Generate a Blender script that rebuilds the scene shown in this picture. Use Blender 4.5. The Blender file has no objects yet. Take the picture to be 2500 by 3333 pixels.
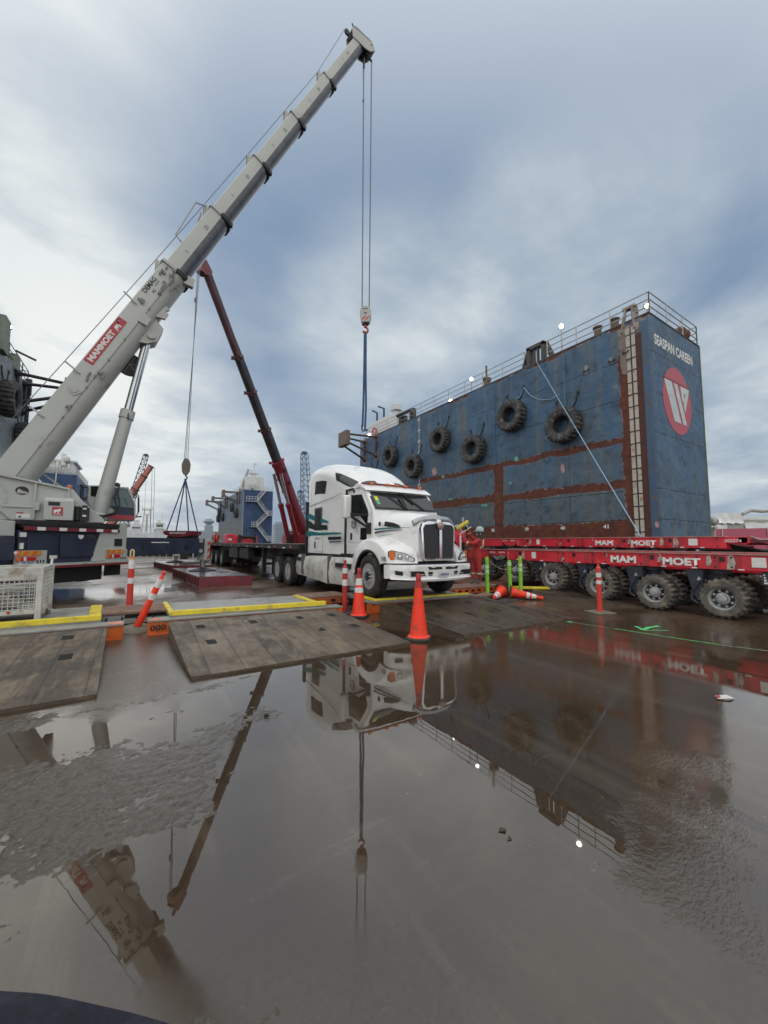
import bpy, bmesh, math, random
from mathutils import Vector, Matrix
random.seed(7)
R = math.radians
C = bpy.context.scene.collection
SC = bpy.context.scene

# ------------------------------------------------------------------ camera
# World frame: x runs along the fronts of the ramps, y along the docks, the truck and the red carriers, z up; metres.
cam_d = bpy.data.cameras.new('camera')
cam = bpy.data.objects.new('camera', cam_d); C.objects.link(cam)
PITCH, ROLL, YAW = R(4.58), R(0.21), R(32.5)
fw = Vector((math.sin(YAW)*math.cos(PITCH), math.cos(YAW)*math.cos(PITCH), math.sin(PITCH)))
rt0 = Vector((math.cos(YAW), -math.sin(YAW), 0)); up0 = rt0.cross(fw)
rt = math.cos(ROLL)*rt0 + math.sin(ROLL)*up0; up = math.cos(ROLL)*up0 - math.sin(ROLL)*rt0
m = Matrix((rt, up, -fw)).transposed().to_4x4(); m.translation = (0, 0, 1.6)
cam.matrix_world = m
cam_d.sensor_fit = 'HORIZONTAL'; cam_d.sensor_width = 36; cam_d.lens = 36*1251/2500
cam_d.clip_start = 0.05; cam_d.clip_end = 9000
SC.camera = cam
SC.view_settings.view_transform = 'Standard'; SC.view_settings.look = 'None'
SC.view_settings.gamma = 1; SC.view_settings.exposure = EXPOSURE = 0.0
SC.cycles.max_bounces = 6; SC.cycles.diffuse_bounces = 2; SC.cycles.glossy_bounces = 4
SC.cycles.use_denoising = True
SC.cycles.caustics_reflective = False; SC.cycles.caustics_refractive = False

# ------------------------------------------------------------------ node helper
class NT:
    def __init__(s, tree): s.t = tree; s.n = tree.nodes; s.l = tree.links
    def new(s, typ, **kw):
        n = s.n.new(typ)
        for k, v in kw.items():
            if k in n.bl_rna.properties: setattr(n, k, v)
            else: s.set(n.inputs[k.replace('_', ' ')], v)
        return n
    def set(s, inp, v):
        if hasattr(v, 'links') or isinstance(v, bpy.types.NodeSocket): s.l.new(v, inp)
        else:
            if isinstance(v, (tuple, list)) and len(v) == 3 and inp.type == 'RGBA': v = (*v, 1)
            inp.default_value = v
    def math(s, op, a, b=0.5, c=None, clamp=False):
        n = s.n.new('ShaderNodeMath'); n.operation = op; n.use_clamp = clamp
        s.set(n.inputs[0], a); s.set(n.inputs[1], b)
        if c is not None: s.set(n.inputs[2], c)
        return n.outputs[0]
    def vmath(s, op, a, b=(0, 0, 0)):
        n = s.n.new('ShaderNodeVectorMath'); n.operation = op
        s.set(n.inputs[0], a); s.set(n.inputs[1], b)
        return n.outputs['Value'] if op in ('DOT_PRODUCT', 'LENGTH', 'DISTANCE') else n.outputs[0]
    def noise(s, vec, scale, detail=4, rough=.55, dist=0):
        n = s.n.new('ShaderNodeTexNoise'); s.l.new(vec, n.inputs['Vector'])
        n.inputs['Scale'].default_value = scale; n.inputs['Detail'].default_value = detail
        n.inputs['Roughness'].default_value = rough; n.inputs['Distortion'].default_value = dist
        return n.outputs['Fac']
    def rng(s, v, a, b, c=0, d=1, smooth=True):
        n = s.n.new('ShaderNodeMapRange'); n.interpolation_type = 'SMOOTHSTEP' if smooth else 'LINEAR'; n.clamp = True
        s.set(n.inputs['Value'], v)
        for k, x in zip(('From Min', 'From Max', 'To Min', 'To Max'), (a, b, c, d)): s.set(n.inputs[k], x)
        return n.outputs[0]
    def mix(s, f, a, b, mode='MIX'):
        n = s.n.new('ShaderNodeMix'); n.data_type = 'RGBA'; n.blend_type = mode
        s.set(n.inputs[0], f); s.set(n.inputs[6], a); s.set(n.inputs[7], b)
        return n.outputs[2]
    def sep(s, v):
        n = s.n.new('ShaderNodeSeparateXYZ'); s.l.new(v, n.inputs[0]); return n.outputs
    def comb(s, x, y, z):
        n = s.n.new('ShaderNodeCombineXYZ')
        for i, v in enumerate((x, y, z)): s.set(n.inputs[i], v)
        return n.outputs[0]
    def bump(s, h, strength=.3, dist=.02, normal=None):
        n = s.n.new('ShaderNodeBump'); s.set(n.inputs['Height'], h)
        s.set(n.inputs['Strength'], strength); n.inputs['Distance'].default_value = dist
        if normal is not None: s.l.new(normal, n.inputs['Normal'])
        return n.outputs[0]
    def band(s, v, lo, hi, soft=.04):
        return s.math('MULTIPLY', s.rng(v, lo-soft, lo+soft), s.rng(v, hi-soft, hi+soft, 1, 0))
    def mx(s, *a):
        r = a[0]
        for b in a[1:]: r = s.math('MAXIMUM', r, b)
        return r
    def mul(s, *a):
        r = a[0]
        for b in a[1:]: r = s.math('MULTIPLY', r, b)
        return r

# ------------------------------------------------------------------ sky and sun
SUN_EL, SUN_OFF = R(24), R(-40)            # the bright part of the overcast is up-left of the view
SUN_AZ = YAW + SUN_OFF                     # clockwise from +y
sdir = Vector((math.sin(SUN_AZ)*math.cos(SUN_EL), math.cos(SUN_AZ)*math.cos(SUN_EL), math.sin(SUN_EL)))
def view_dir(off_deg, el_deg):             # a direction given by bearing from the view axis and elevation
    a, e = YAW + R(off_deg), R(el_deg)
    return (math.sin(a)*math.cos(e), math.cos(a)*math.cos(e), math.sin(e))
world = bpy.data.worlds.new('World'); SC.world = world; world.use_nodes = True
w = NT(world.node_tree); w.n.clear()
wo = w.new('ShaderNodeOutputWorld'); bg = w.new('ShaderNodeBackground'); w.l.new(bg.outputs[0], wo.inputs[0])
bg.inputs['Strength'].default_value = 0.1
sky = w.new('ShaderNodeTexSky'); sky.sky_type = 'NISHITA'; sky.sun_disc = False
sky.sun_elevation = SUN_EL; sky.sun_rotation = SUN_AZ
sky.air_density = 1.0; sky.dust_density = 1.5; sky.ozone_density = 2.0
tc = w.new('ShaderNodeTexCoord'); dirv = tc.outputs['Generated']
dx, dy, dz = w.sep(dirv)
# cloud sheet: project the direction on a plane overhead, stretched along the wind
den = w.math('ADD', w.math('MAXIMUM', dz, 0.0), 0.16)
px, py = w.math('DIVIDE', dx, den), w.math('DIVIDE', dy, den)
cv = w.comb(px, py, 0.0)
mp = w.new('ShaderNodeMapping'); w.l.new(cv, mp.inputs[0]); mp.inputs['Rotation'].default_value = (0, 0, R(-20)); mp.inputs['Scale'].default_value = (0.95, 1.15, 1)
mp.inputs['Location'].default_value = (3.1, 1.7, 0)
n1 = w.noise(mp.outputs[0], .80, 8, .58, .35)
n2 = w.noise(mp.outputs[0], 2.4, 8, .62, .25)
cl = w.math('ADD', w.math('MULTIPLY', n1, .62), w.math('MULTIPLY', n2, .38))
cover = w.rng(cl, .40, .60)
def glow(off, el, wd):                      # a soft lump of thinner, brighter cloud in that direction
    d = w.vmath('DOT_PRODUCT', dirv, view_dir(off, el))
    return w.rng(d, math.cos(R(wd)), 1.0)
lum = None
for off, el, wd, k in ((-44,18,24,.72),(-38,22,9,.6),(-54,42,24,.52),(-48,58,16,.3),(-27,12,14,.5),(-14,14,10,.22),(1,30,17,.52),(26,35,17,.42),(44,14,14,.75),(20,8,12,.3),(-4,10,12,.25)):
    q = w.math('MULTIPLY', glow(off, el, wd), k); lum = q if lum is None else w.math('ADD', lum, q)
tex = w.rng(cl, .36, .64, .30, 1.45, False)                   # breaks and streaks in the sheet
lumn = w.math('ADD', w.math('MULTIPLY', lum, tex), w.math('MULTIPLY', w.rng(cl, .44, .68), .24))
grey = w.mix(w.rng(lumn, 0.0, 1.0, 0, 1, False), (2.12, 3.08, 4.50), (7.3, 7.9, 8.0))
skycol = w.mix(.06, grey, sky.outputs[0])
behind = w.vmath('DOT_PRODUCT', dirv, view_dir(180, 40))    # added fill: unseen sky behind and overhead made whiter to brighten facing sides
fin = w.mix(w.rng(behind, -.2, .7, 0, .9), skycol, (13.0, 13.0, 12.6))
w.l.new(fin, bg.inputs[0])
sl = bpy.data.lights.new('sun', 'SUN'); sl.energy = 0.9; sl.angle = R(176); sl.color = (1, .97, .92)
so = bpy.data.objects.new('sun', sl); C.objects.link(so)
so.rotation_euler = sdir.to_track_quat('Z', 'Y').to_euler()

# ------------------------------------------------------------------ mesh builder
LOC = {}
SPLIT = set("""suspension_arm deck_box skylight sleeper_window side_window window_surround step_recess fairing_seam under_frame ram_bracket backing_plate
joint_plate valve_box lifting_slot worn_patch lashing_socket sticker bollard hull_eye eye_backing_patch paint_scuff primer_scuff mud_flap teal_stripe dark_stripe navy_stripe
boom_fitting marker_lamp reflective_strip warning_triangle brake_guard landing_leg tool_box head_sheave block_sheave hazard_stripe cheek_plate screen_sticker wiper
bumper_opening lamp_panel_slot data_plate cab_window radiator_slat beam_hole beam_patch crawler_track goose_neck_vent deck_locker rope_guide reel_spoke axle main_beam
hand_hole wheel_nut rim_slot reflector_bowl projector hood_intake shackle sling_leg tail_lamp badge_plate railing_brace pipe_rail post hydraulic_hose pendant_line
seat grab_rail mirror_arm panel_seam door_sill window_frame box_label frame_number support_beam reflective_tape draught_scale hanging_chain locker_handle moulding_ridge cable_clutter side_rib marker plank
deck lifting_lug panel""".split()) - {'deck', 'panel', 'seat', 'marker'}
class MB:
    def __init__(s, mat=None, T=None):
        s.v, s.f, s.mi, s.mats, s.cur, s.T = [], [], [], [], 0, T
        if mat: s.m(mat)
    def m(s, mat):
        if mat not in s.mats: s.mats.append(mat)
        s.cur = s.mats.index(mat); return s
    def add(s, vs, fs):
        o = len(s.v)
        s.v += [Vector(s.T(*v)) if s.T else Vector(v) for v in vs]
        s.f += [tuple(i+o for i in f) for f in fs]; s.mi += [s.cur]*len(fs); return s
    def hexa(s, b, t):
        return s.add(list(b)+list(t), [(3,2,1,0),(4,5,6,7),(0,1,5,4),(1,2,6,5),(2,3,7,6),(3,0,4,7)])
    def bx(s, x0, x1, y0, y1, z0, z1):
        return s.hexa([(x0,y0,z0),(x1,y0,z0),(x1,y1,z0),(x0,y1,z0)], [(x0,y0,z1),(x1,y0,z1),(x1,y1,z1),(x0,y1,z1)])
    def box(s, c, sz, M=None):
        c = Vector(c); h = Vector(sz)/2; M = M or Matrix.Identity(3)
        P = [c + M @ Vector((a*h.x, b*h.y, d*h.z)) for d in (-1,1) for a, b in ((-1,-1),(1,-1),(1,1),(-1,1))]
        return s.hexa(P[:4], P[4:])
    def bar(s, a, b, wd, ht, upv=(0,0,1)):
        a, b = Vector(a), Vector(b); d = (b-a); L = d.length; d.normalize()
        sd = d.cross(Vector(upv)); 
        if sd.length < 1e-4: sd = d.cross(Vector((1,0,0)))
        sd.normalize(); u = sd.cross(d)
        P = [p + sd*(i*wd/2) + u*(j*ht/2) for p in (a, b) for i, j in ((-1,-1),(1,-1),(1,1),(-1,1))]
        return s.hexa(P[:4], P[4:])
    def prism(s, pts, vec):
        n = len(pts); vec = Vector(vec); P = [Vector(p) for p in pts]
        return s.add(P+[p+vec for p in P], [tuple(range(n-1,-1,-1)), tuple(range(n,2*n))]+[(i,(i+1)%n,n+(i+1)%n,n+i) for i in range(n)])
    def loft(s, loops, cap=True, close=True):
        n = len(loops[0]); vs = [p for L in loops for p in L]; fs = []
        for k in range(len(loops)-1):
            for i in range(n if close else n-1):
                j = (i+1) % n; fs.append((k*n+i, k*n+j, (k+1)*n+j, (k+1)*n+i))
        if cap and close: fs += [tuple(range(n-1,-1,-1)), tuple((len(loops)-1)*n+i for i in range(n))]
        return s.add(vs, fs)
    def frame_of(s, d):
        d = Vector(d).normalized(); a = Vector((0,0,1)) if abs(d.z) < .9 else Vector((1,0,0))
        x = a.cross(d).normalized(); return x, d.cross(x), d
    def tube(s, a, b, r, r2=None, n=10, cap=True):
        a, b = Vector(a), Vector(b); x, y, d = s.frame_of(b-a); r2 = r if r2 is None else r2
        L = [[p + (x*math.cos(t) + y*math.sin(t))*rr for t in [2*math.pi*i/n for i in range(n)]] for p, rr in ((a, r), (b, r2))]
        return s.loft(L, cap)
    def path(s, pts, r, n=6):
        pts = [Vector(p) for p in pts]; L = []
        x = None
        for i, p in enumerate(pts):
            d = (pts[min(i+1, len(pts)-1)] - pts[max(i-1, 0)]).normalized()
            if x is None: x, y, _ = s.frame_of(d)
            else: x = (x - d*x.dot(d)).normalized(); y = d.cross(x)
            L.append([p + (x*math.cos(t) + y*math.sin(t))*r for t in [2*math.pi*k/n for k in range(n)]])
        return s.loft(L)
    def lathe(s, o, ax, prof, n=24, closed=False, mod=None):
        o = Vector(o); x, y, d = s.frame_of(ax); L = []
        for k, (r, h) in enumerate(prof):
            L.append([o + d*h + (x*math.cos(t) + y*math.sin(t))*(r + (mod(k, i) if mod else 0)) for i, t in enumerate([2*math.pi*i/n for i in range(n)])])
        if closed: L.append(L[0]); return s.loft(L, cap=False)
        return s.loft(L)
    def ell(s, c, r, n=14, M=None):
        c = Vector(c); M = M or Matrix.Identity(3); L = []
        k = n//2
        for i in range(k+1):
            ph = -math.pi/2 + math.pi*i/k; ph = max(-1.52, min(1.52, ph))
            L.append([c + M @ Vector((r[0]*math.cos(ph)*math.cos(t), r[1]*math.cos(ph)*math.sin(t), r[2]*math.sin(ph))) for t in [2*math.pi*j/n for j in range(n)]])
        return s.loft(L)
    def islands(s):
        """the separate pieces of this builder (pieces whose boxes touch stay together)"""
        par = list(range(len(s.v)))
        def fd(i):
            while par[i] != i: par[i] = par[par[i]]; i = par[i]
            return i
        for f in s.f:
            a = fd(f[0])
            for i in f[1:]: par[fd(i)] = a
        bb = {}
        for i, p in enumerate(s.v):
            r_ = fd(i); q = bb.setdefault(r_, [list(p), list(p)])
            for k in range(3): q[0][k] = min(q[0][k], p[k]); q[1][k] = max(q[1][k], p[k])
        keys = list(bb); grp = {k: k for k in keys}
        def gf(i):
            while grp[i] != i: i = grp[i]
            return i
        for i in range(len(keys)):
            for j in range(i):
                A, B_ = bb[keys[i]], bb[keys[j]]
                if all(A[0][k]-.004 <= B_[1][k] and B_[0][k]-.004 <= A[1][k] for k in range(3)): grp[gf(keys[i])] = gf(keys[j])
        out = {}
        for f, mi in zip(s.f, s.mi):
            k = gf(fd(f[0])); o = out.get(k)
            if o is None: o = out[k] = MB(); o.mats = list(s.mats); o.idx = {}
            nf = []
            for i in f:
                if i not in o.idx: o.idx[i] = len(o.v); o.v.append(s.v[i])
                nf.append(o.idx[i])
            o.f.append(tuple(nf)); o.mi.append(mi)
        return list(out.values())
    def build(s, name, parent=None, bevel=0, smooth=40, seg=2, origin=None, sub=0):
        if name in SPLIT and parent is not None:
            parts = s.islands()
            if len(parts) > 1:
                SPLIT.discard(name); r_ = [p.build(name, parent, bevel, smooth, seg, origin, sub) for p in parts]; SPLIT.add(name); return r_[0]
        root = parent
        while root is not None and root.parent is not None: root = root.parent
        off = Vector(LOC.get(root.name, (0,0,0))) if root is not None else Vector(origin or (0,0,0))
        me = bpy.data.meshes.new(name); me.from_pydata([p-off for p in s.v], [], s.f)
        for mt in s.mats: me.materials.append(mt)
        me.polygons.foreach_set('material_index', s.mi)
        bm = bmesh.new(); bm.from_mesh(me); bmesh.ops.recalc_face_normals(bm, faces=bm.faces); bm.to_mesh(me); bm.free()
        if smooth:
            me.shade_smooth(); me.set_sharp_from_angle(angle=R(smooth))
        o = bpy.data.objects.new(name, me); C.objects.link(o)
        if parent is not None: o.parent = parent
        elif origin: o.location = origin
        if bevel:
            b = o.modifiers.new('bevel', 'BEVEL'); b.width = bevel; b.segments = seg; b.limit_method = 'ANGLE'; b.angle_limit = R(35)
            b.harden_normals = False
        if sub:
            q = o.modifiers.new('sub', 'SUBSURF'); q.levels = q.render_levels = sub
        return o

def tag(o, label, cat, group=None, kind=None):
    o['label'] = label; o['category'] = cat
    if group: o['group'] = group
    if kind: o['kind'] = kind
    return o
def thing(name, label, cat, loc=(0,0,0), group=None, local=False):
    o = bpy.data.objects.new(name, None); C.objects.link(o); o.empty_display_size = .2
    o.location = loc; LOC[o.name] = (0,0,0) if local else loc
    return tag(o, label, cat, group)
def structure(mb, name, **kw):
    o = mb.build(name, **kw); o['kind'] = 'structure'; return o
def dup(root, loc, rz=0, label=None, group=None, rot=None):
    r = root.copy(); C.objects.link(r); r.location = loc; r.rotation_euler = rot or (0,0,rz)
    if label: r['label'] = label
    if group: r['group'] = group
    for ch in list(root.children):
        c = ch.copy(); C.objects.link(c); c.parent = r
        for g in list(ch.children):
            d = g.copy(); C.objects.link(d); d.parent = c
    return r
def text(body, name, parent, o, xd, yd, h, mat, width=None, align='CENTER', bold=.02, depth=.004, slant=0, label=None):
    cu = bpy.data.curves.new('txt', 'FONT'); cu.body = body; cu.size = 1; cu.offset = bold; cu.resolution_u = 3; cu.align_x = 'LEFT'; cu.shear = slant
    ob = bpy.data.objects.new('txt', cu); C.objects.link(ob)
    me = bpy.data.meshes.new_from_object(ob); bpy.data.objects.remove(ob); 
    xs = [q.co.x for q in me.vertices]; ys = [q.co.y for q in me.vertices]
    x0, x1, y0, y1 = min(xs), max(xs), min(ys), max(ys)
    sy = h/(y1-y0); sx = (width/(x1-x0)) if width else sy
    o, xd, yd = Vector(o), Vector(xd).normalized(), Vector(yd).normalized(); zd = xd.cross(yd)
    ax = {'CENTER': (x0+x1)/2, 'LEFT': x0, 'RIGHT': x1}[align]; ay = (y0+y1)/2
    root = parent
    while root.parent is not None: root = root.parent
    off = Vector(LOC.get(root.name, (0,0,0)))
    for q in me.vertices:
        q.co = o + xd*((q.co.x-ax)*sx) + yd*((q.co.y-ay)*sy) + zd*depth - off
    me.materials.clear(); me.materials.append(mat); me.name = name
    for p in me.polygons: p.material_index = 0
    t = bpy.data.objects.new(name, me); C.objects.link(t); t.parent = parent
    if label: t['label'] = label
    return t

# ------------------------------------------------------------------ materials
def M(name, col, rough=.5, metal=0, var=.15, scale=3, bump=0, bscale=30, dirt=None, damt=.5, dscale=2.5, streak=False, coat=0, spec=.5):
    mt = bpy.data.materials.new(name); mt.use_nodes = True; t = NT(mt.node_tree)
    b = t.n['Principled BSDF']; b.inputs['Metallic'].default_value = metal
    b.inputs['Specular IOR Level'].default_value = spec; b.inputs['Coat Weight'].default_value = coat
    geo = t.new('ShaderNodeNewGeometry'); pos = geo.outputs['Position']
    n = t.noise(pos, scale, 5, .6)
    k = t.rng(n, .3, .7, 1-var, 1+var, False)
    c = t.mix(1.0, col, t.comb(k, k, k), 'MULTIPLY')
    rg = t.rng(n, .3, .7, max(.02, rough-.08), min(1, rough+.1), False)
    if dirt:
        p2 = pos
        if streak:
            mp = t.new('ShaderNodeMapping'); t.l.new(pos, mp.inputs[0]); mp.inputs['Scale'].default_value = (1, 1, .12); p2 = mp.outputs[0]
        dn = t.noise(p2, dscale, 6, .68)
        f = t.rng(dn, .62-damt*.35, .80-damt*.2, 0, .9)
        c = t.mix(f, c, dirt); rg = t.math('ADD', rg, t.math('MULTIPLY', f, .2), clamp=True)
    t.l.new(c, b.inputs['Base Color']); t.l.new(rg, b.inputs['Roughness'])
    if bump:
        t.l.new(t.bump(t.noise(pos, bscale, 4, .6), bump, .01), b.inputs['Normal'])
    return mt
def emit(name, col, st):
    mt = bpy.data.materials.new(name); mt.use_nodes = True; t = NT(mt.node_tree); b = t.n['Principled BSDF']
    b.inputs['Base Color'].default_value = (*col, 1); b.inputs['Emission Color'].default_value = (*col, 1); b.inputs['Emission Strength'].default_value = st
    return mt
def glassm(name, col, rough=.03, spec=.5):
    return M(name, col, rough, 0, .05, spec=spec)
WHITE = M('white_paint', (.78,.79,.79), .22, var=.04, scale=1.2, coat=.4, dirt=(.42,.40,.37), damt=.24, dscale=1.4)
CRANEW = M('crane_paint', (.44,.455,.435), .4, var=.06, scale=.8, dirt=(.26,.25,.23), damt=.12, dscale=1.1, streak=False)
CRANEW2 = M('crane_lower_paint', (.41,.42,.395), .4, var=.08, scale=1, dirt=(.25,.22,.18), damt=.22, dscale=2)
GREASED = M('greased_steel', (.075,.08,.09), .22, .35, .35, 2.5)
NAVY = M('navy_paint', (.018,.026,.055), .45, var=.25, dirt=(.06,.055,.05), damt=.3)
DARK = M('dark_steel', (.022,.022,.024), .55, .2, .3, 5)
BLACK = M('black_plastic', (.012,.012,.013), .5, 0, .2)
RUBBER = M('tyre_rubber', (.022,.021,.021), .75, 0, .3, 8, dirt=(.10,.09,.08), damt=.35, dscale=6)
RUBBERD = M('dusty_tyre_rubber', (.085,.080,.074), .85, 0, .3, 8, dirt=(.24,.205,.16), damt=.55, dscale=5)
FENDR = M('fender_tyre_rubber', (.042,.042,.044), .8, 0, .35, 5, dirt=(.19,.18,.17), damt=.45, dscale=4)
STEEL = M('worn_steel', (.30,.30,.30), .4, .7, .2, 6)
RIMG = M('dirty_rim_steel', (.38,.385,.39), .55, .15, .25, 9, dirt=(.15,.13,.11), damt=.4)
ALLOY = M('alloy', (.55,.56,.57), .35, .6, .15, 9, dirt=(.14,.13,.12), damt=.25)
CHROME = M('chrome', (.75,.76,.78), .1, 1, .04)
CHROMD = M('cylinder_chrome', (.55,.56,.58), .18, .9, .1)
RED = M('carrier_red', (.62,.026,.046), .42, 0, .2, 2.2, dirt=(.16,.05,.045), damt=.28, dscale=2.4)
REDD = M('dark_red_paint', (.20,.022,.035), .35, 0, .3, 2.5, dirt=(.06,.03,.03), damt=.45, dscale=2)
REDC = M('crane_red', (.24,.018,.028), .4, 0, .15, 1.5)
BOOMD = M('dark_boom', (.055,.045,.05), .38, .4, .3, 1)
DECW = M('white_lettering', (.72,.72,.70), .5, 0, .08, 8)
DECR = M('red_panel', (.42,.035,.05), .4, 0, .1, 4)
CHIP = M('chipped_patch', (.42,.38,.34), .7, 0, .4, 12, dirt=(.20,.07,.05), damt=.5, dscale=9)
YEL = M('yellow_paint', (.66,.52,.02), .42, 0, .15, 3, dirt=(.20,.17,.08), damt=.32, dscale=5)
PLATE = M('grey_deck_plate', (.26,.26,.245), .45, .1, .22, 2.5, bump=.15, bscale=60, dirt=(.14,.12,.09), damt=.4, dscale=2)
ORNGS = M('orange_steel', (.62,.13,.02), .5, 0, .3, 3, dirt=(.10,.06,.04), damt=.4, dscale=5)
RUST = M('rusty_steel', (.13,.055,.03), .7, .1, .4, 6, bump=.2)
CONEO = M('cone_orange', (.95,.045,.014), .45, 0, .10, 6, dirt=(.34,.075,.04), damt=.4, dscale=7)
CONER = M('cone_dull_red', (.42,.03,.03), .5, 0, .12, 8)
DELR = M('delineator_red', (.62,.05,.035), .45, 0, .1, 8)
REFL = M('reflective_band', (.70,.70,.70), .35, 0, .12, 14, dirt=(.4,.38,.36), damt=.3, dscale=12)
GREEN = M('lime_plastic', (.26,.62,.06), .42, 0, .1, 6)
GREENW = M('pale_lime_band', (.50,.78,.40), .4, 0, .1, 9)
BASEB = M('black_rubber_base', (.03,.03,.03), .7, 0, .3, 10, dirt=(.10,.095,.085), damt=.4)
BASEG = M('dirty_rubber_base', (.15,.14,.11), .75, 0, .3, 9)
WOODP = M('weathered_planks', (.20,.115,.085), .7, 0, .35, 4, bump=.2, bscale=40, dirt=(.10,.07,.055), damt=.4, dscale=5)
PALL = M('orange_rack_steel', (.50,.115,.03), .55, 0, .3, 5, dirt=(.12,.05,.03), damt=.4, dscale=6)
GLASSD = glassm('dark_glass', (.008,.009,.010), .25, .06)
GLASSW = glassm('windscreen_glass', (.030,.036,.036))
GLASSC = glassm('cab_glass', (.11,.165,.17), .08, .4)
LENS = M('headlight_lens', (.62,.63,.65), .08, .4, .1)
AMBER = M('amber_lens', (.70,.16,.03), .2, 0, .1)
REDL = M('red_lens', (.50,.015,.02), .2, 0, .1)
TEAL = M('teal_stripe', (.015,.16,.18), .5, 0, .05, spec=.1)
BLKS = M('dark_green_stripe', (.010,.022,.022), .5, 0, .05, spec=.1)
PURP = M('purple_pinstripe', (.05,.02,.06), .3, 0, .05)
FAIR = M('dirty_white_fairing', (.58,.575,.55), .35, .1, .1, 1.5, dirt=(.24,.22,.19), damt=.5, dscale=1.8)
ROPEB = M('blue_rope', (.26,.42,.58), .7, 0, .1)
SLINGB = M('blue_sling', (.035,.095,.20), .7, 0, .3, 3)
WIRE = M('wire_rope', (.13,.14,.16), .5, .5, .2)
LAMPE = emit('lit_floodlight', (1, .95, .86), 18)
LAMPY = emit('lit_yellow_floodlight', (1, .86, .35), 9)
GALV = M('galvanised', (.42,.43,.42), .5, .4, .15, 6)
CAGEW = M('cage_white_paint', (.52,.52,.49), .5, 0, .15, 5, dirt=(.25,.19,.13), damt=.45, dscale=4)
HIVIS = M('red_coverall', (.40,.035,.03), .85, 0, .3, 9, bump=.3, bscale=25)
HIVISY = M('reflective_tape', (.55,.50,.36), .5, 0, .15)
SKIN = M('skin', (.50,.30,.22), .55, 0, .08)
GLOVE = M('dark_glove', (.03,.03,.035), .8, 0, .3)
BOOT = M('muddy_boot', (.13,.11,.09), .85, 0, .35, 12)
HELM = M('pale_blue_helmet', (.36,.45,.48), .35, 0, .08)
HELMW = M('white_helmet', (.75,.75,.73), .35, 0, .05)
# ------------------------------------------------------------------ ground: wet, puddled wharf apron
gm = bpy.data.materials.new('wet_wharf'); gm.use_nodes = True; g = NT(gm.node_tree); gb = g.n['Principled BSDF']
gp = g.new('ShaderNodeNewGeometry').outputs['Position']
def segd(a, b):                                   # distance on the ground from a segment
    ab = Vector((b[0]-a[0], b[1]-a[1], 0)); ap = g.vmath('SUBTRACT', gp, (a[0], a[1], 0))
    t_ = g.math('DIVIDE', g.vmath('DOT_PRODUCT', ap, tuple(ab)), max(ab.length_squared, 1e-6), clamp=True)
    sc = g.n.new('ShaderNodeVectorMath'); sc.operation = 'SCALE'; sc.inputs[0].default_value = tuple(ab); g.l.new(t_, sc.inputs['Scale'])
    return g.vmath('LENGTH', g.vmath('SUBTRACT', ap, sc.outputs[0]))
wob = g.math('MULTIPLY', g.math('SUBTRACT', g.noise(gp, 2.2, 6, .62), .5), 1.1)
wobf = g.math('MULTIPLY', g.math('SUBTRACT', g.noise(gp, 9, 5, .65), .5), .5)
wobs = g.math('ADD', wob, wobf)
def patch(a, b, wd, soft=.25):
    return g.rng(g.math('ADD', segd(a, b), wobs), wd-soft, wd+soft, 1, 0)
# places where coarse aggregate stands out of the water film: a rough bed that rises through the water level
grit = g.mx(patch((-.75, 3.25), (.15, 3.2), .40, .42), patch((.15, 3.2), (1.02, 3.8), .16, .32), patch((-.6, 2.75), (.0, 2.75), .22, .36), g.math('MULTIPLY', patch((-1.2, 4.6), (.7, 4.75), .14, .3), .8),
            g.math('MULTIPLY', patch((.7, 4.72), (1.35, 4.85), .06, .2), .7), g.math('MULTIPLY', patch((-.1, 1.5), (.7, 1.2), .2, .4), .42))
ripple = g.math('MULTIPLY', g.mx(patch((2.2, .75), (2.85, 1.05), .12, .30), patch((2.9, 1.1), (3.5, 1.35), .05, .24)), .8)
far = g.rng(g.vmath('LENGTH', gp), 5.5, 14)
mud = g.mx(patch((3.7, 3.9), (4.9, 2.3), .75, .6), g.math('MULTIPLY', patch((3.5, 1.3), (5.2, 1.95), .45, .40), 1.0), g.math('MULTIPLY', patch((5.0, 3.6), (7.2, 3.2), .9, .8), .85))
# colour
base = g.mix(g.noise(gp, 1.1, 6, .62), (.034, .0225, .0135), (.056, .0395, .0250))
base = g.mix(g.math('MULTIPLY', mud, .8), base, (.072, .042, .021))
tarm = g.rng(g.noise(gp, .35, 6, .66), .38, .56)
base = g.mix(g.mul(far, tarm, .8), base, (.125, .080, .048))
spk = g.rng(g.noise(gp, 70, 3, .6), .55, .78)
base = g.mix(g.math('MULTIPLY', spk, g.math('ADD', g.math('MULTIPLY', grit, .45), .06)), base, (.17, .165, .155))
# pale silt streaks
mpn = g.new('ShaderNodeMapping'); g.l.new(gp, mpn.inputs[0]); mpn.inputs['Rotation'].default_value = (0, 0, R(32)); mpn.inputs['Scale'].default_value = (.5, 3.0, 1)
silt = g.rng(g.noise(mpn.outputs[0], 1.6, 7, .7), .56, .74)
base = g.mix(g.math('MULTIPLY', silt, .28), base, (.13, .125, .11))
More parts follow.
